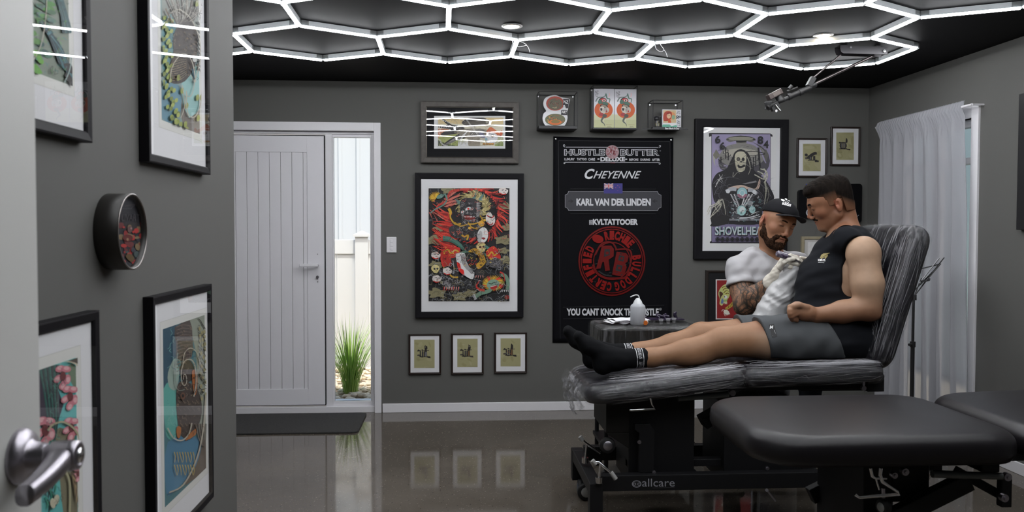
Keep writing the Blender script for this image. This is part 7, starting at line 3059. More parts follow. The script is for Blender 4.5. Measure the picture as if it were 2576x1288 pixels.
def hair_mat(name, c1, c2, scale=(60, 60, 60)):
    m = mat(name, c1, .75, spec=.06)
    nt = m.node_tree
    p = nt.nodes['Principled BSDF']
    tc = nt.nodes.new('ShaderNodeTexCoord')
    mp = nt.nodes.new('ShaderNodeMapping'); mp.inputs['Scale'].default_value = scale
    n = nt.nodes.new('ShaderNodeTexNoise'); n.inputs['Scale'].default_value = 1; n.inputs['Detail'].default_value = 5
    nt.links.new(tc.outputs['Object'], mp.inputs[0]); nt.links.new(mp.outputs[0], n.inputs['Vector'])
    r = nt.nodes.new('ShaderNodeValToRGB')
    r.color_ramp.elements[0].position = .35; r.color_ramp.elements[1].position = .7
    r.color_ramp.elements[0].color = (*c1, 1); r.color_ramp.elements[1].color = (*c2, 1)
    nt.links.new(n.outputs['Fac'], r.inputs['Fac']); nt.links.new(r.outputs['Color'], p.inputs['Base Color'])
    b = nt.nodes.new('ShaderNodeBump'); b.inputs['Strength'].default_value = .7; b.inputs['Distance'].default_value = .002
    nt.links.new(n.outputs['Fac'], b.inputs['Height']); nt.links.new(b.outputs[0], p.inputs['Normal'])
    return m


def hairnoise(P, a=.002, f=260.):
    return a * (np.sin(P[..., 0] * f + 3 * np.sin(P[..., 1] * 90)) * np.sin(P[..., 1] * f * .9 + 2 * np.sin(P[..., 2] * 80)) + .6 * np.sin(P[..., 2] * f * .7 + P[..., 0] * 140))


def clothnoise(P, a, sx, sy, sz, ph=0.):
    return a * (np.sin(P[..., 0] * sx + 1.3 * np.sin(P[..., 2] * 17 + ph) + ph) * np.sin(P[..., 2] * sz + 1.1 * np.sin(P[..., 0] * 13)) + .5 * np.sin(P[..., 1] * sy + P[..., 2] * sz * 1.6 + ph))


def smax(a, b, k=.006):
    h = np.clip(.5 - .5 * (a - b) / k, 0, 1)
    return a * (1 - h) + b * h + k * h * (1 - h)


def half(P, p, n):
    """positive on the side n points to"""
    return (P - V3(p).astype(np.float32)) @ nrmz(n).astype(np.float32)


def blend(c, target, w):
    return c * (1 - w[:, None]) + np.array(target)[None, :] * w[:, None]
# ---------------------------------------------------------------- seated man in the black tank top
Y1 = 3.95
def U(u, v, y=Y1):
    return V3(at(u, v, y))


PT = 21 * PI / 180
PY_ = math.radians(19)
HP = HeadFrame(U(2089, 511, Y1), (-math.cos(PT) * math.cos(PY_), math.cos(PT) * math.sin(PY_), -math.sin(PT)), (-math.sin(PT), 0, math.cos(PT)))
PN = U(2150, 868)             # pelvis
patient = thing('person', 'seated man with short dark hair, black tank top, grey shorts and black socks', 'person', tuple(PN))
body = Vol()
add_head(body, HP, nose=1.03)
# neck
body.cone(U(2122, 535), U(2132, 592), .056, .062, .02)
body.cone(U(2104, 560), U(2124, 598), .036, .050, .015)
# torso under the shirt
body.cone(U(2135, 640), U(2140, 720), .125, .120, .05, sq=((0, 1, 0), 1.38))
body.cone(U(2118, 700), U(2110, 800), .125, .132, .05, sq=((0, 1, 0), 1.22))
body.cone(U(2100, 800), U(2135, 850), .125, .115, .05, sq=((0, 1, 0), 1.25))
body.cone(U(2128, 600, 3.84), U(2128, 600, 4.06), .062, .062, .05)
# near (left) arm
SH, EL, WR = U(2172, 648, 3.735), U(2186, 772, 3.700), U(2050, 792, 3.74)
body.ell(U(2172, 636, 3.735), (.078, .070, .078), .03)
body.cone(SH, U(2182, 715, 3.705), .070, .071, .02)
body.cone(U(2182, 715, 3.705), U(2184, 768, 3.70), .071, .060, .02)
body.ell(U(2190, 788, 3.70), (.048, .046, .038), .02)
body.cone(U(2170, 776, 3.70), U(2120, 784, 3.72), .055, .051, .02)
body.cone(U(2120, 784, 3.72), U(2058, 791, 3.74), .050, .032, .02, sq=((0, 1, 0), .9))
# pectoral / armpit fullness
body.cone(U(2128, 690, 3.86), U(2112, 740, 3.88), .07, .08, .05)
# hand: palm and four curled fingers, thumb on top
body.cone(WR, U(2022, 786, 3.735), .034, .037, .015, sq=((0, 1, 0), .8))
body.cone(U(2030, 786, 3.735), U(2008, 781, 3.735), .036, .030, .015)
for i, (du, dv, dy, r) in enumerate(((-2, -10, 0, .0125), (-4, -2, -.010, .0125), (-3, 6, -.012, .012), (1, 13, -.010, .0105))):
    k1 = U(2004 + du, 776 + dv, 3.722 + dy * .6)
    k2 = U(1989 + du * .5, 783 + dv, 3.716 + dy)
    k3 = U(1993 + du * .5, 794 + dv * .75, 3.730 + dy)
    k4 = U(2004 + du * .5, 797 + dv * .7, 3.742 + dy)
    body.chain([k1, k2, k3, k4], [r * 1.15, r, r * .95, r * .85], .006)
body.chain([U(2028, 773, 3.715), U(2010, 767, 3.708), U(1996, 770, 3.705)], [.016, .013, .0105], .010)
# far (right) arm, out over the arm rest
body.cone(U(2108, 640, 4.12), U(2068, 690, 4.22), .080, .060, .04)
body.cone(U(2068, 690, 4.22), U(2030, 700, 4.27), .056, .044, .03)
body.cone(U(2090, 630, 4.09), U(2072, 650, 4.12), .070, .062, .04)
# pelvis, thighs, knees, calves
for (y, hp, th, kn, kl, cf, an, rk) in (
        (3.82, (2120, 852), (1935, 853), (1820, 858), (1806, 866), (1724, 885), (1640, 899), 1.0),
        (4.05, (2110, 850), (1880, 845), (1772, 846), (1756, 850), (1690, 868), (1606, 884), .96)):
    body.cone(U(*hp, y), U(*th, y), .108, .092 * rk, .04)
    body.cone(U(*th, y), U(*kn, y), .092 * rk, .072 * rk, .03)
    body.ell(U(kl[0] + 6, kl[1] - 14, y), (.052, .048, .040), .03)
    body.cone(U(*kl, y), U(*cf, y), .066 * rk, .056 * rk, .03)
    body.ell(U(cf[0] + 18, cf[1] + 12, y), (.085, .046, .038), .04)
    body.cone(U(*cf, y), U(*an, y), .052 * rk, .041, .03)
# feet
def foot(v, y, du, dv):
    def W(a, b, dy=0):
        return U(a + du, b + dv, y + dy)
    v.cone(W(1640, 899), W(1548, 904), .041, .044, .03)
    v.cone(W(1548, 904), W(1520, 912), .044, .046, .03)
    v.ell(W(1514, 920), (.036, .034, .036), .02)
    v.cone(W(1528, 896), W(1478, 868), .044, .036, .03, sq=((0, 1, 0), 1.05))
    v.cone(W(1478, 870), W(1456, 846), .034, .022, .02, sq=((0, 1, 0), 1.35))
foot(body, 3.82, 0, 0)
foot(body, 4.05, -27, -14)
SKIN_P = skin_mat('skin_fair_tanned')


def tint_p(P):
    n = len(P)
    c = np.tile(np.array([.41, .265, .175]), (n, 1))
    z, x = P[:, 2], P[:, 0]
    # sun-tanned forearm, lower upper arm, face, neck, legs
    EZ = float(U(2180, 742, 3.70)[2])
    arm = (P[:, 1] < 3.85) & (x > 1.45)
    w = np.clip((EZ - z + .03) / .13, 0, 1) * np.clip((z - .88) / .03, 0, 1)
    c = blend(c, (.27, .118, .062), w * .9)
    NZ = float(U(2120, 590)[2])
    w = np.clip((z - NZ + .015) / .05, 0, 1)
    c = blend(c, (.27, .125, .070), w)
    w = np.clip((1.43 - x) / .08, 0, 1)
    c = blend(c, (.30, .158, .085), w)
    f, l, u = HP.local(P.astype(np.float32))
    q = np.stack([f, l, u], -1)
    hd = np.clip((z - NZ) / .03, 0, 1)
    for (cc, r, t, k) in (((.112, 0, -.032), (.016, .016, .016), (.30, .10, .06), .7), ((.06, .05, -.03), (.03, .03, .03), (.31, .12, .07), .6), ((.06, -.05, -.03), (.03, .03, .03), (.31, .12, .07), .6),
                          ((-.012, .08, -.002), (.024, .02, .036), (.34, .10, .06), .75), ((-.012, -.08, -.002), (.024, .02, .036), (.34, .10, .06), .75),
                          ((.096, 0, -.056), (.012, .022, .005), (.22, .07, .05), .8), ((.093, 0, -.069), (.012, .018, .006), (.23, .075, .055), .8),
                          ((.04, 0, -.105), (.07, .06, .035), (.16, .085, .05), .40), ((.02, .06, -.06), (.035, .03, .05), (.18, .09, .055), .35), ((.02, -.06, -.06), (.035, .03, .05), (.18, .09, .055), .35)):
        w = np.exp(-(((q - np.array(cc)) / np.array(r)) ** 2).sum(-1)) * k * hd
        c = blend(c, t, w)
    return c


fn = lambda P: body.eval(P)
hl, hh = HP(0, 0, 0) - np.array([.145, .105, .155]), HP(0, 0, 0) + np.array([.125, .105, .125])
hand_lo, hand_hi = U(2045, 812, 3.66) , U(1978, 755, 3.82)
hx0, hx1 = U(1978, 780, 3.72)[0], U(2050, 780, 3.72)[0]
bl_lo = (U(1590, 930, 3.8)[0], 3.60, .70)
LX = U(1600, 880, 3.82)[0]
boxes = [((hl[0], hl[1], hl[2]), (hh[0], hh[1], hh[2]), .0026),
         ((hx1 - .001, 3.56, .72), (U(2260, 700)[0], 4.36, hl[2] + .012), .0060),
         ((hx0, 3.61, .935), (hx1 + .004, 3.80, 1.08), .0024),
         ((hx0, 3.60, .70), (hx1 + .004, 4.25, .938), .0058),
         ((hx0, 3.80, .935), (hx1 + .004, 4.36, 1.30), .0058),
         ((LX, 3.66, .70), (hx0 + .004, 4.20, 1.06), .0052)]
# avoid double surface where the hand box lies over the thigh box
hz = .905
bo = vol_mesh('body', fn, boxes, SKIN_P, patient, PN, tint_p)
# ---- hair
HD = hair_mat('dark_brown_hair', (.0025, .002, .0018), (.0095, .0068, .0052), (90, 70, 30))


def hair_fn(P):
    v = Vol(HP.s)
    v.ell(HP(-.010, 0, .043), (.102, .0765, .086), .01, HP.ax())
    v.ell(HP(.020, 0, .092), (.070, .062, .040), .03, HP.ax(-.2))
    v.ell(HP(.068, .0, .094), (.032, .052, .022), .03, HP.ax(-.40))
    v.ell(HP(-.052, 0, .076), (.056, .060, .045), .03, HP.ax())
    f, l, u = HP.local(P)
    edge = np.where(f > .055, .072 - (f - .055) * .25, .072 - (.055 - f) * .40)
    q = P * np.array([1, 1, .35], np.float32)
    top = smax(v.eval(P) + hairnoise(q, .0012, 420.), (edge - u) * .6, .02)
    crop = crop_fn(P)
    h = np.clip(.5 + .5 * (crop - top) / .02, 0, 1)
    return top * h + crop * (1 - h) - .02 * h * (1 - h)


def hair_tint(P):
    f, l, u = HP.local(P.astype(np.float32))
    low = np.where(f > -.03, .030, .012 - (-.03 - f) * .9)
    w = np.clip((low + .034 - u) / .055, 0, 1)
    c = np.tile(np.array([.004, .003, .0025]), (len(P), 1))
    return blend(c, (.215, .104, .060), w * .97)


body_head = Vol(HP.s)
body_head.ell(HP(-.008, 0, .030), (.098, .075, .084), .01, HP.ax())
body_head.ell(HP(.034, 0, .028), (.060, .062, .056), .03, HP.ax())
body_head.ell(HP(-.03, 0, -.02), (.070, .066, .060), .03, HP.ax())
body_head.S = 1
body_head.cone(U(2118, 535), U(2128, 592), .060, .066, .03)
hb0, hb1 = HP(0, 0, .03) - np.array([.16, .1, .13]), HP(0, 0, .05) + np.array([.14, .1, .13])
def crop_fn(P):
    f, l, u = HP.local(P)
    low = np.where(f > .026, .050 + (f - .026) * .30, .0) + np.where(f > .026, 0, 1) * np.where(f > -.004, .022 + np.clip(f, -.012, .1) * .30, np.where(f > -.050, .016, -.056 - (-.050 - f) * .3))
    low = np.where((f > -.008) & (f < .018), -.006, low)
    d = body_head.eval(P) - (.0002 + .0026 * np.clip((u - low) / .035, 0, 1)) + hairnoise(P, .0003, 500.)
    front = np.where(u > .048, f - .086, f - .030 - np.clip(u - .02, 0, .03) * .9)
    return smax(smax(d, (low - u), .004), front, .004)


ho = vol_mesh('hair', hair_fn, [(tuple(hb0 - np.array([0, 0, .04])), tuple(hb1), .0029)], HD, patient, PN, hair_tint)
at_n = HD.node_tree.nodes.new('ShaderNodeAttribute')
at_n.attribute_name = 'tint'
HD2 = HD.copy()
HD2.name = 'cropped_dark_hair'
n_ = HD2.node_tree
rp = [x for x in n_.nodes if x.type == 'VALTORGB'][0]
ml = n_.nodes.new('ShaderNodeMix'); ml.data_type = 'RGBA'; ml.blend_type = 'ADD'; ml.inputs[0].default_value = .95
n_.links.new([x for x in n_.nodes if x.type == 'ATTRIBUTE'][0].outputs['Color'], ml.inputs[6])
n_.links.new(rp.outputs['Color'], ml.inputs[7])
n_.links.new(ml.outputs[2], n_.nodes['Principled BSDF'].inputs['Base Color'])
ho.data.materials[0] = HD2
# brows, moustache
def brow(H, s, m_, lift=0.0, th=.0032):
    pts = [H(.0985, .012 * s, .0265 + lift), H(.0985, .022 * s, .0305 + lift), H(.0935, .036 * s, .0315 + lift), H(.082, .049 * s, .0255 + lift)]
    v = Vol(H.s)
    v.chain([V3(p) for p in smoothpts([tuple(p) for p in pts], 3)], [th, th, th * 1.1, th * 1.1, th, th, th * .9, th * .8, th * .6, th * .5], .004)
    return v


for s in (-1, 1):
    v = brow(HP, s, HD)
    c = HP(.087, .03 * s, .028)
    vol_mesh('eyebrow', lambda P, v=v: v.eval(P) + hairnoise(P, .0006, 700.), [(tuple(c - .03), tuple(c + .03), .0016)], HD, patient, PN)
v = Vol(HP.s)
v.ell(HP(.0965, 0, -.0485), (.0085, .024, .0046), .004, HP.ax(.2))
for s in (-1, 1):
    v.ell(HP(.086, .022 * s, -.0535), (.007, .008, .0045), .006, HP.ax())
c = HP(.09, 0, -.055)
vol_mesh('moustache', lambda P: v.eval(P) + hairnoise(P, .0010, 600.), [(tuple(c - .036), tuple(c + .036), .0018)], HD, patient, PN)
person_eyes(HP, bo)
for o_ in list(bo.children):
    for vt in o_.data.vertices:
        vt.co = Vector(vt.co) - Vector(tuple(PN))
# ---- tank top
M_TANK = mat('black_cotton', (0.0085, 0.0095, 0.0125), 0.85, spec=.15, bump=(600, .25, .001))
tor = Vol()
tor.cone(U(2135, 640), U(2140, 720), .135, .132, .05, sq=((0, 1, 0), 1.40))
tor.cone(U(2112, 690), U(2104, 792), .132, .146, .06, sq=((0, 1, 0), 1.22))
tor.cone(U(2098, 786), U(2138, 858), .142, .118, .06, sq=((0, 1, 0), 1.22))
for yy in (3.815, 4.06):
    tor.cone(U(2110, 846, yy), U(2165, 858, yy), .122, .108, .04)
tor.cone(U(2130, 604, 3.80), U(2130, 604, 4.10), .066, .066, .06)
tor.cone(U(2090, 640), U(2070, 700), .075, .100, .06, sq=((0, 1, 0), 1.3))
tor.cone(U(2062, 700), U(2052, 770), .085, .100, .06, sq=((0, 1, 0), 1.3))
tor.cone(U(2180, 850), U(2110, 876), .085, .075, .05, sq=((0, 1, 0), 1.9))
nkc = U(2112, 582)


def tank_fn(P):
    d = tor.eval(P) + clothnoise(P, .0028, 42, 30, 38) + clothnoise(P, .0018, 20, 50, 70, 2.)
    # neck hole
    n = Vol()
    n.cone(U(2092, 560), U(2120, 600), .073, .074, .01)
    n.cone(U(2120, 540), U(2122, 590), .075, .075, .01)
    d = smax(d, -n.eval(P), .006)
    # arm holes
    for s, (yy) in ((1, 3.735), (-1, 4.17)):
        a = Vol()
        a.ell(U(2172, 655, yy - .02 * s), (.104, .092, .118), .02)
        a.cone(U(2165, 690, yy + .01 * s), U(2148, 722, yy + .012 * s), .085, .060, .03)
        d = smax(d, -a.eval(P), .006)
    # hem, level with the lap in front and running down behind
    d = smax(d, np.minimum(U(2045, 806)[2] - P[..., 2], half(P, U(2062, 850, 3.8), (-1, 0, -.50))), .008)
    return d


tk = vol_mesh('tank_top', tank_fn, [((U(1968, 700)[0], 3.66, .775), (U(2270, 700)[0], 4.26, U(2120, 560)[2]), .0052)], M_TANK, patient, PN)
# ---- shorts
M_SHORT = mat('charcoal_jersey', (0.085, 0.090, 0.096), 0.9, spec=.12, bump=(500, .3, .001))
shv = Vol()
for y, dd in ((3.82, 0), (4.05, 1)):
    shv.cone(U(2120, 848, y), U(2000, 852, y), .124, .112, .05)
    shv.cone(U(2000, 852, y), U(1895 - 55 * dd, 851 - 6 * dd, y), .112, .106, .05)
shv.cone(U(2095, 850, 3.85), U(2095, 850, 4.02), .13, .13, .05)
shv.cone(U(2155, 868, 3.85), U(2155, 868, 4.05), .075, .075, .05)


def short_fn(P):
    d = shv.eval(P) + clothnoise(P, .0035, 36, 44, 30, 1.) + clothnoise(P, .002, 70, 30, 26, 4.)
    near = P[..., 1] < 3.935
    hemn = half(P, U(1914, 850, 3.82), (-1, 0, -.28))
    hemf = half(P, U(1862, 845, 4.05), (-1, 0, -.20))
    d = smax(d, np.where(near, hemn, hemf), .005)
    leg = Vol()
    for y, a, b in ((3.82, (2000, 852), (1860, 857)), (4.05, (1960, 850), (1800, 848))):
        leg.cone(U(*a, y), U(*b, y), .088, .089, .01)
    d = smax(d, -leg.eval(P), .004)
    d = smax(d, .772 - P[..., 2], .01)
    d = smax(d, half(P, U(2090, 850, 3.8), (1, 0, .50)), .01)
    return d


so2 = vol_mesh('shorts', short_fn, [((U(1850, 850, 4.05)[0] - .03, 3.66, .76), (U(2190, 850)[0], 4.22, 1.02), .0052)], M_SHORT, patient, PN)
a = Art((1780, 420, 2.577), lambda u, v: (lambda p: (p.x - PN[0], p.z - PN[2]))(at(u, v, 3.707)))
a.poly([(398, 1022), (430, 1016), (452, 1098), (418, 1106)], (14, 14, 16))
a.text('M', 402, 1028, 426, 1050, (196, 196, 200), .05, .2)
a.stroke([(432, 1056), (446, 1098)], 3, (150, 150, 154), k=1)
for k in range(4):
    a.stroke([(414 + k * 2, 1062 + k * 10), (426 + k * 2, 1060 + k * 10)], 2, (90, 90, 94), k=1)
a.build('leg_label', so2, (0, 3.7045 - PN[1], 0))
# chest print on the tank top, laid on the cloth
def cloth_plane(u, v):
    p = at(u, v, 3.80)
    return p.x - PN[0], p.z - PN[2]
a = Art((1780, 420, 2.577), cloth_plane)
a.poly([(728, 590), (736, 570), (752, 560), (792, 556), (790, 562), (780, 566), (778, 580), (770, 588), (764, 600), (758, 586), (744, 592), (736, 600), (734, 590)], (120, 108, 62))
a.poly([(742, 566), (776, 562), (774, 574), (744, 578)], (70, 64, 40))
a.text('NI MFG CO.', 716, 596, 764, 612, (206, 206, 208), .05)
a.stroke([(716, 618), (756, 622)], 2.4, (206, 206, 208), k=1)
chest = a.build('chest_print', tk, (0, 0, 0))


drape(chest, tank_fn, PN, (0, 3.80, 0))
lab = [c_ for c_ in so2.children][0]
lab.location = (0, 0, 0)
drape(lab, short_fn, PN, (0, 3.707, 0))
# ---- socks
M_SOCK = mat('black_sock_knit', (0.0075, 0.0078, 0.009), 0.92, spec=.1, bump=(700, .4, .001))
M_SOCKW = mat('white_sock_knit', (.62, .62, .64), .9)
for (y, du, dv) in ((3.82, 0, 0), (4.05, -27, -14)):
    v = Vol()
    foot(v, y, du, dv)
    cut = U(1634 + du, 899 + dv, y)
    c0, c1 = U(1440 + du, 950 + dv, y), U(1640 + du, 820 + dv, y)

    def sock_fn(P, v=v, cut=cut):
        return smax(v.eval(P) - .0035 + clothnoise(P, .0008, 90, 90, 90), half(P, cut, (1, 0, .06)), .003)
    so3 = vol_mesh('sock', sock_fn, [((c0[0] - .05, y - .07, c0[2] - .03), (c1[0] + .03, y + .07, c1[2] + .02), .0036)], M_SOCK, patient, PN)
    for k, (b0, b1) in enumerate(((1597, 1599.5), (1601.5, 1611), (1613, 1615.5))):
        if k == 1:
            def band(P, v=v, b0=b0, b1=b1):
                d = v.eval(P) - .0042
                return np.maximum(np.maximum(d, half(P, U(b1 + du, 899 + dv, y), (1, 0, .06))), -half(P, U(b0 + du, 899 + dv, y), (1, 0, .06)))
            vol_mesh('sock_band', band, [((U(b0 + du - 5, 900, y)[0], y - .06, c0[2] - .03), (U(b1 + du + 5, 900, y)[0], y + .06, c1[2]), .0022)], mat('sock_band_lettering', (.40, .40, .42), .9, noise=(210, (.03, .03, .034), .06)), so3, PN)
        def band(P, v=v, b0=b0 if k != 1 else 1601.5, b1=b1 if k != 1 else 1603):
            d = v.eval(P) - .0044
            return np.maximum(np.maximum(d, half(P, U(b1 + du, 899 + dv, y), (1, 0, .06))), -half(P, U(b0 + du, 899 + dv, y), (1, 0, .06)))
        if k != 1:
            vol_mesh('sock_stripe', band, [((U(b0 + du - 5, 900, y)[0], y - .06, c0[2] - .03), (U(b1 + du + 5, 900, y)[0], y + .06, c1[2]), .0022)], M_SOCKW, so3, PN)
# ---------------------------------------------------------------- tattooing man in cap and white T-shirt
Y2 = 4.42
def A(u, v, y=Y2):
    return V3(at(u, v, y))


AZ = math.radians(11)
PD = math.radians(17)
fwd = np.array([math.sin(AZ) * math.cos(PD), -math.cos(AZ) * math.cos(PD), -math.sin(PD)])
upv = np.array([.27, 0.0, 1.0])
HA = HeadFrame(A(1955, 561, 4.43), fwd, upv, 1.04)
AN = A(1925, 850, 4.55)
artist = thing('person', 'bearded man in black cap, white T-shirt and pale gloves, tattooing with bent head', 'person', tuple(AN))
ab = Vol()
add_head(ab, HA)
ab.cone(HA(-.035, 0, -.06), A(1942, 640, 4.50), .058, .062, .03)
ab.cone(A(1900, 658, 4.50), A(1990, 662, 4.56), .058, .058, .04)
ab.cone(A(1928, 700, 4.50), A(1920, 800, 4.52), .13, .125, .05, sq=((-.5, 1, 0), .8))
# right arm (image left), tattooed, elbow low, forearm rising to the hand
S2, E2, W2 = A(1866, 672, 4.47), A(1872, 768, 4.33), A(1944, 706, 4.19)
ab.ell(S2, (.070, .065, .070), .03)
ab.cone(S2, A(1866, 728, 4.40), .062, .060, .02)
ab.cone(A(1866, 728, 4.40), E2, .062, .054, .02)
ab.cone(E2, A(1900, 745, 4.27), .054, .056, .02)
ab.cone(A(1900, 745, 4.27), W2, .055, .032, .02)
SKIN_A = skin_mat('skin_warm_tattooed', True)


def tint_a(P):
    n = len(P)
    c = np.tile(np.array([.31, .155, .088]), (n, 1))
    f, l, u = HA.local(P.astype(np.float32))
    q = np.stack([f, l, u], -1)
    hd = np.clip((P[:, 2] - 1.22) / .03, 0, 1)
    for (cc, r, t, k) in (((.112, 0, -.032), (.016, .016, .016), (.36, .14, .09), .7), ((.06, .05, -.02), (.03, .03, .03), (.36, .15, .09), .6), ((.06, -.05, -.02), (.03, .03, .03), (.36, .15, .09), .6),
                          ((-.012, .08, -.002), (.024, .02, .036), (.38, .13, .09), .7), ((-.012, -.08, -.002), (.024, .02, .036), (.38, .13, .09), .7),
                          ((.096, 0, -.056), (.012, .022, .005), (.28, .10, .08), .8), ((.093, 0, -.069), (.012, .018, .006), (.30, .11, .09), .8)):
        c = blend(c, t, np.exp(-(((q - np.array(cc)) / np.array(r)) ** 2).sum(-1)) * k * hd)
    return c


def tat_mask(P):
    armx = (P[:, 0] < A(1952, 700, 4.2)[0]) & (P[:, 2] < A(1860, 692, 4.4)[2])
    return armx.astype(np.float32)


fa = lambda P: ab.eval(P)
c = HA(0, 0, 0)
abody = vol_mesh('body', fa, [(tuple(c - np.array([.135, .14, .15])), tuple(c + np.array([.135, .14, .125])), .0027),
                              ((A(1826, 700, 4.4)[0], 4.10, A(1880, 808, 4.3)[2]), (A(1890, 700, 4.3)[0], 4.60, A(1866, 640, 4.4)[2]), .0042),
                              ((A(1890, 700, 4.3)[0] - .002, 4.10, A(1880, 808, 4.3)[2]), (A(2010, 700, 4.6)[0], 4.68, c[2] - .146), .0050)], SKIN_A, artist, AN, tint_a, tat_mask)
person_eyes(HA, abody)
BEARD = hair_mat('brown_beard', (.008, .0045, .003), (.050, .024, .013), (120, 120, 120))


def beard_fn(P):
    v = Vol(HA.s)
    A0 = HA.ax()
    v.ell(HA(.074, 0, -.104), (.034, .033, .027), .02, A0)
    for s in (-1, 1):
        v.cone(HA(-.006, .058 * s, -.030), HA(.010, .054 * s, -.066), .014, .020, .02)
        v.cone(HA(.010, .052 * s, -.068), HA(.056, .026 * s, -.106), .022, .022, .02)
        v.cone(HA(.092, .008 * s, -.0490), HA(.082, .030 * s, -.060), .0075, .0075, .01)
        v.cone(HA(.082, .030 * s, -.060), HA(.066, .034 * s, -.092), .010, .016, .015)
    v.ell(HA(.090, 0, -.086), (.010, .018, .011), .01, A0)
    d = v.eval(P) + hairnoise(P, .0016, 330.)
    lip = Vol(HA.s)
    lip.ell(HA(.094, 0, -.0640), (.022, .0200, .0085), .004, A0)
    return smax(d, -lip.eval(P), .003)


c = HA(.04, 0, -.08)
bo_ = [vol_mesh('beard', beard_fn, [(tuple(c - .085), tuple(c + .085), .0026)], BEARD, artist, AN)]
for s in (-1, 1):
    v = brow(HA, s, BEARD, 0, .0026)
    c = HA(.087, .03 * s, .028)
    vol_mesh('eyebrow', lambda P, v=v: v.eval(P) + hairnoise(P, .0006, 700.), [(tuple(c - .03), tuple(c + .03), .0016)], BEARD, artist, AN)
for o_ in list(abody.children):
    for vt in o_.data.vertices:
        vt.co = Vector(vt.co) - Vector(tuple(AN))
# ---- cap: crown and curved visor
M_CAP = mat('black_cap_cloth', (.0065, .0065, .0085), .8, spec=.15, bump=(500, .3, .001))
def crown(P):
    v = Vol(HA.s)
    v.ell(HA(-.008, 0, .040), (.106, .084, .088), .01, HA.ax())
    v.ell(HA(.030, 0, .055), (.072, .070, .060), .02, HA.ax())
    f, l, u = HA.local(P)
    d = smax(v.eval(P), .046 + (f * .22) - u, .004)
    i_ = Vol(HA.s)
    i_.ell(HA(-.008, 0, .030), (.100, .077, .084), .01, HA.ax())
    i_.ell(HA(.034, 0, .028), (.063, .064, .058), .02, HA.ax())
    return smax(d, -i_.eval(P), .002)
c = HA(0, 0, .06)
cap = vol_mesh('cap', crown, [(tuple(c - .13), tuple(c + .13), .0034)], M_CAP, artist, AN)


def visor(P):
    f, l, u = HA.local(P)
    # curved plate in front of the brow
    s = u - (.067 + (f - .08) * .16 - (np.abs(l) / .08) ** 2 * .020)
    plate = np.abs(s) - .0026
    e = np.sqrt(((f - .062) / .108) ** 2 + (l / .083) ** 2) - 1
    d = smax(plate, e * .08, .002)
    return smax(d, .064 - f + np.abs(l) * .1, .003)


c = HA(.12, 0, .03)
vol_mesh('visor', visor, [(tuple(c - .11), tuple(c + .11), .0026)], M_CAP, cap, AN)
# front badge: three leaves, stripes, word
badge = Art((1850, 480, 4.024), lambda u, v: (lambda p: (p.x - AN[0], p.z - AN[2]))(at(u, v, 4.33)))
W_ = (206, 206, 208)
for pts in ([(500, 96), (488, 88), (462, 84), (470, 100), (492, 108)], [(508, 98), (500, 80), (508, 76), (524, 84), (520, 102), (512, 108)], [(524, 104), (532, 94), (550, 100), (548, 112), (532, 118)]):
    badge.poly(pts, W_, 3)
badge.text('adidas', 474, 112, 566, 150, W_, .02, 0, 14)
for k in range(2):
    badge.stroke([(488, 104 + k * 6), (536, 116 + k * 6)], 2, (14, 14, 18), k=1)
bd = badge.build('cap_badge', cap, (0, 0, 0))


drape(bd, crown, AN, (0, 4.33, 0), .003)
# ---- T-shirt
M_TEE = mat('white_cotton', (.42, .415, .43), .9, spec=.1, bump=(500, .25, .001))
tv = Vol()
tv.cone(A(1902, 655, 4.50), A(1996, 664, 4.58), .072, .066, .05)
tv.cone(A(1926, 700, 4.49), A(1918, 760, 4.52), .142, .138, .05, sq=((-.5, 1, 0), .82))
tv.cone(A(1918, 760, 4.52), A(1920, 850, 4.56), .138, .150, .05, sq=((-.5, 1, 0), .82))
tv.cone(A(2004, 670, 4.60), A(2030, 740, 4.52), .070, .070, .04)
ts = Vol()
ts.cone(A(1880, 664, 4.49), A(1862, 680, 4.46), .070, .074, .03)
ts.cone(A(1862, 680, 4.46), A(1862, 724, 4.40), .074, .075, .03)


def tee_fn(P):
    slv = smax(ts.eval(P), half(P, A(1860, 716, 4.40), (.10, -.35, -1.0)), .005)
    d = tv.eval(P)
    h = np.clip(.5 + .5 * (slv - d) / .03, 0, 1)
    d = slv * (1 - h) + d * h - .03 * h * (1 - h)
    d = d + clothnoise(P, .0055, 34, 40, 46, .5) + clothnoise(P, .0032, 80, 60, 60, 2.)
    n = Vol()
    n.cone(HA(-.03, 0, -.05), A(1946, 630, 4.47), .064, .062, .01)
    n.ell(A(1954, 620, 4.43), (.066, .07, .028), .02)
    d = smax(d, -n.eval(P), .004)
    arm = Vol()
    arm.cone(A(1866, 690, 4.45), A(1866, 728, 4.40), .064, .064, .01)
    arm.cone(A(1866, 728, 4.40), A(1872, 768, 4.33), .064, .056, .01)
    d = smax(d, -arm.eval(P), .002)
    return smax(d, A(1920, 838, 4.5)[2] - P[..., 2], .01)


tee = vol_mesh('t_shirt', tee_fn, [((A(1815, 700, 4.4)[0], 4.26, A(1920, 842, 4.5)[2]), (A(2060, 700, 4.6)[0], 4.76, A(1940, 612, 4.45)[2]), .0050)], M_TEE, artist, AN)
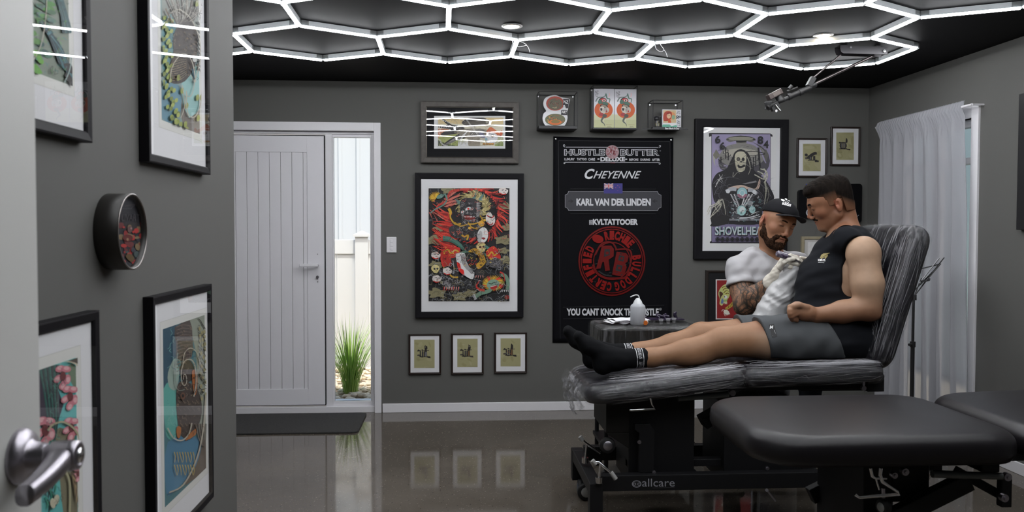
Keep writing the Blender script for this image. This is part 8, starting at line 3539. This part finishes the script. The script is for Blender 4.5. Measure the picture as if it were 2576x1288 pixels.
# ---- trousers, resting on a stool behind the table
M_TRO = mat('dark_denim', (.018, .020, .026), .9, spec=.1)
tr2 = Vol()
tr2.cone(A(1900, 880, 4.58), A(1960, 880, 4.62), .15, .14, .05)
for (a0, k0, f0) in (((1.58, 4.58, .60), (1.50, 4.36, .56), (1.50, 4.42, .10)), ((1.80, 4.62, .60), (1.93, 4.40, .56), (1.93, 4.46, .10))):
    tr2.cone(a0, k0, .088, .068, .03)
    tr2.cone(k0, f0, .062, .045, .03)
vol_mesh('trousers', lambda P: smax(tr2.eval(P), P[..., 2] - A(1920, 836, 4.5)[2], .01), [((1.36, 4.24, .06), (2.06, 4.84, .90), .009)], M_TRO, artist, AN)
for x0 in (1.50, 1.93):
    v = Vol()
    v.cone((x0, 4.46, .05), (x0 + .01, 4.33, .035), .042, .032, .02)
    v.ell((x0, 4.47, .06), (.04, .05, .05), .02)
    vol_mesh('shoe', lambda P, v=v: smax(v.eval(P), .004 - P[..., 2], .002), [((x0 - .08, 4.26, .0), (x0 + .08, 4.56, .14), .005)], M_RUBBER, artist, AN)
stl = thing('stool', 'round black stool under the man in the cap', 'stool', (1.70, 4.60, 0))
MB().lathe([(0, .435), (.17, .435), (.18, .45), (.18, .47), (.16, .49), (0, .495)], n=36).build('seat', M_VINYL, stl)
MB().cyl((0, 0, .08), (0, 0, .435), .025).build('column', M_CHROME, stl)
m = MB()
for k in range(5):
    t = 2 * PI * k / 5
    m.tube([(0, 0, .10), (.24 * math.cos(t), .24 * math.sin(t), .06)], [.02, .012], 8)
m.build('star_base', M_BLACKP, stl)
for k in range(5):
    t = 2 * PI * k / 5
    wheel(stl, (.24 * math.cos(t), .24 * math.sin(t), .027), .027, .02, (math.sin(t), -math.cos(t), 0))
# ---- gloved hand holding the machine
M_GLOVE = mat('pale_latex', (.66, .62, .54), .45, spec=.4, bump=(120, .35, .002))
YH = 4.12
def G_(u, v, dy=0.0):
    return V3(at(u, v, YH + dy))


gl_ = Vol()
gl_.cone(A(1941, 708, 4.19), G_(1958, 688, .03), .038, .033, .015)
gl_.cone(A(1941, 708, 4.19), A(1939, 711, 4.192), .041, .041, .006)
gl_.cone(G_(1958, 688, .03), G_(1974, 664, .01), .033, .036, .02, sq=((0, 1, 0), .75))
for (pts, r) in (([(1972, 652, .0), (1988, 643, -.02), (2004, 648, -.02), (2016, 657, -.01)], .0098),
                 ([(1976, 658, -.005), (1992, 650, -.03), (2007, 656, -.03), (2018, 664, -.018)], .0100),
                 ([(1978, 666, -.010), (1992, 661, -.036), (2004, 666, -.034), (2012, 672, -.02)], .0098),
                 ([(1976, 676, -.010), (1988, 672, -.034), (1998, 676, -.030), (2004, 680, -.016)], .0090)):
    gl_.chain([G_(*p) for p in pts], [r * 1.2, r * 1.05, r, r * .9], .006)
gl_.chain([G_(1962, 672, -.02), G_(1972, 660, -.045), G_(1984, 654, -.058), G_(1996, 652, -.055)], [.015, .0125, .011, .010], .008)
c = G_(1976, 678)
vol_mesh('glove', lambda P: gl_.eval(P) + clothnoise(P, .0008, 190, 160, 210), [(tuple(c - np.array([.115, .10, .105])), tuple(c + np.array([.10, .12, .09])), .0024)], M_GLOVE, artist, AN)
# other hand, stretching the skin from behind
g2 = Vol()
g2.cone(A(2010, 690, 4.40), G_(2008, 682, .13), .034, .030, .02)
g2.cone(G_(2008, 682, .13), G_(2012, 668, .10), .030, .030, .02, sq=((0, 1, 0), .7))
for k in range(4):
    g2.chain([G_(2006 + k * 5, 662, .09), G_(2008 + k * 5, 652, .07), G_(2014 + k * 5, 648 + k, .045)], [.010, .0095, .0085], .005)
g2.chain([G_(2000, 672, .10), G_(1998, 662, .08), G_(2002, 655, .06)], [.012, .011, .009], .006)
c = G_(2012, 672, .12)
vol_mesh('glove', lambda P: g2.eval(P), [(tuple(c - np.array([.08, .13, .08])), tuple(c + np.array([.08, .20, .08])), .003)], M_GLOVE, artist, AN)
# the machine, wrapped grip
mt_ = G_(1968, 643, -.04)
tm = thing('tattoo_machine', 'purple and black film-wrapped tattoo machine held in the gloved hand', 'tattoo machine', tuple(mt_))
m = MB()
p0, p1, p2 = [Vector(tuple(G_(*q) - mt_)) for q in ((1954, 637, -.05), (1978, 645, -.045), (2014, 660, -.035))]
m.tube([p0, p0.lerp(p1, .1), p1], [.012, .0165, .0165], 18)
m.build('grip', mat('purple_wrapped_grip', (.045, .030, .065), .18, coat=.6, noise=(60, (.22, .20, .25), .12), bump=(80, .6, .003)), tm)
m = MB()
m.tube([p1, p1.lerp(p2, .5), p2], [.011, .009, .003], 14)
m.build('needle_tip', M_STEEL, tm)

# ---------------------------------------------------------------- white film-wrapped arm rest
arx = V3(at(1955, 730, 4.16))
rest = thing('arm_rest', 'white crumpled film-wrapped arm rest pad standing between the two men', 'arm rest', tuple(arx))
av = Vol()
av.cone(A(1922, 812, 4.17), A(1940, 782, 4.16), .072, .070, .03)
av.cone(A(1940, 782, 4.16), A(1962, 745, 4.15), .070, .070, .03)
av.cone(A(1962, 745, 4.15), A(1983, 700, 4.13), .068, .054, .03)
av.cone(A(1983, 700, 4.13), A(1990, 676, 4.12), .054, .048, .02)


def rest_fn(P):
    d = av.eval(P)
    n_ = .0050 * np.sin(P[..., 0] * 38 + 2.6 * np.sin(P[..., 2] * 31)) * np.sin(P[..., 2] * 47 + 2.2 * np.sin(P[..., 0] * 35 + 1)) + .0022 * np.abs(np.sin(P[..., 0] * 74 - P[..., 2] * 66 + 2 * np.sin(P[..., 2] * 40)))
    d = smax(d, half(P, A(1990, 662, 4.1), (.25, -.2, 1)), .012)
    return d + n_


vol_mesh('wrapped_pad', rest_fn, [((arx[0] - .20, 4.03, .80), (arx[0] + .16, 4.28, arx[2] + .17), .0034)], mat('crumpled_white_film', (.50, .50, .505), .20, spec=.6, bump=(26, .55, .006)), rest, arx)
m = MB()
m.cyl((arx[0] * 0 - .06, .02, .78 - arx[2]), (-.06, .02, .90 - arx[2]), .03)
m.build('mount_post', M_FRAME, rest)
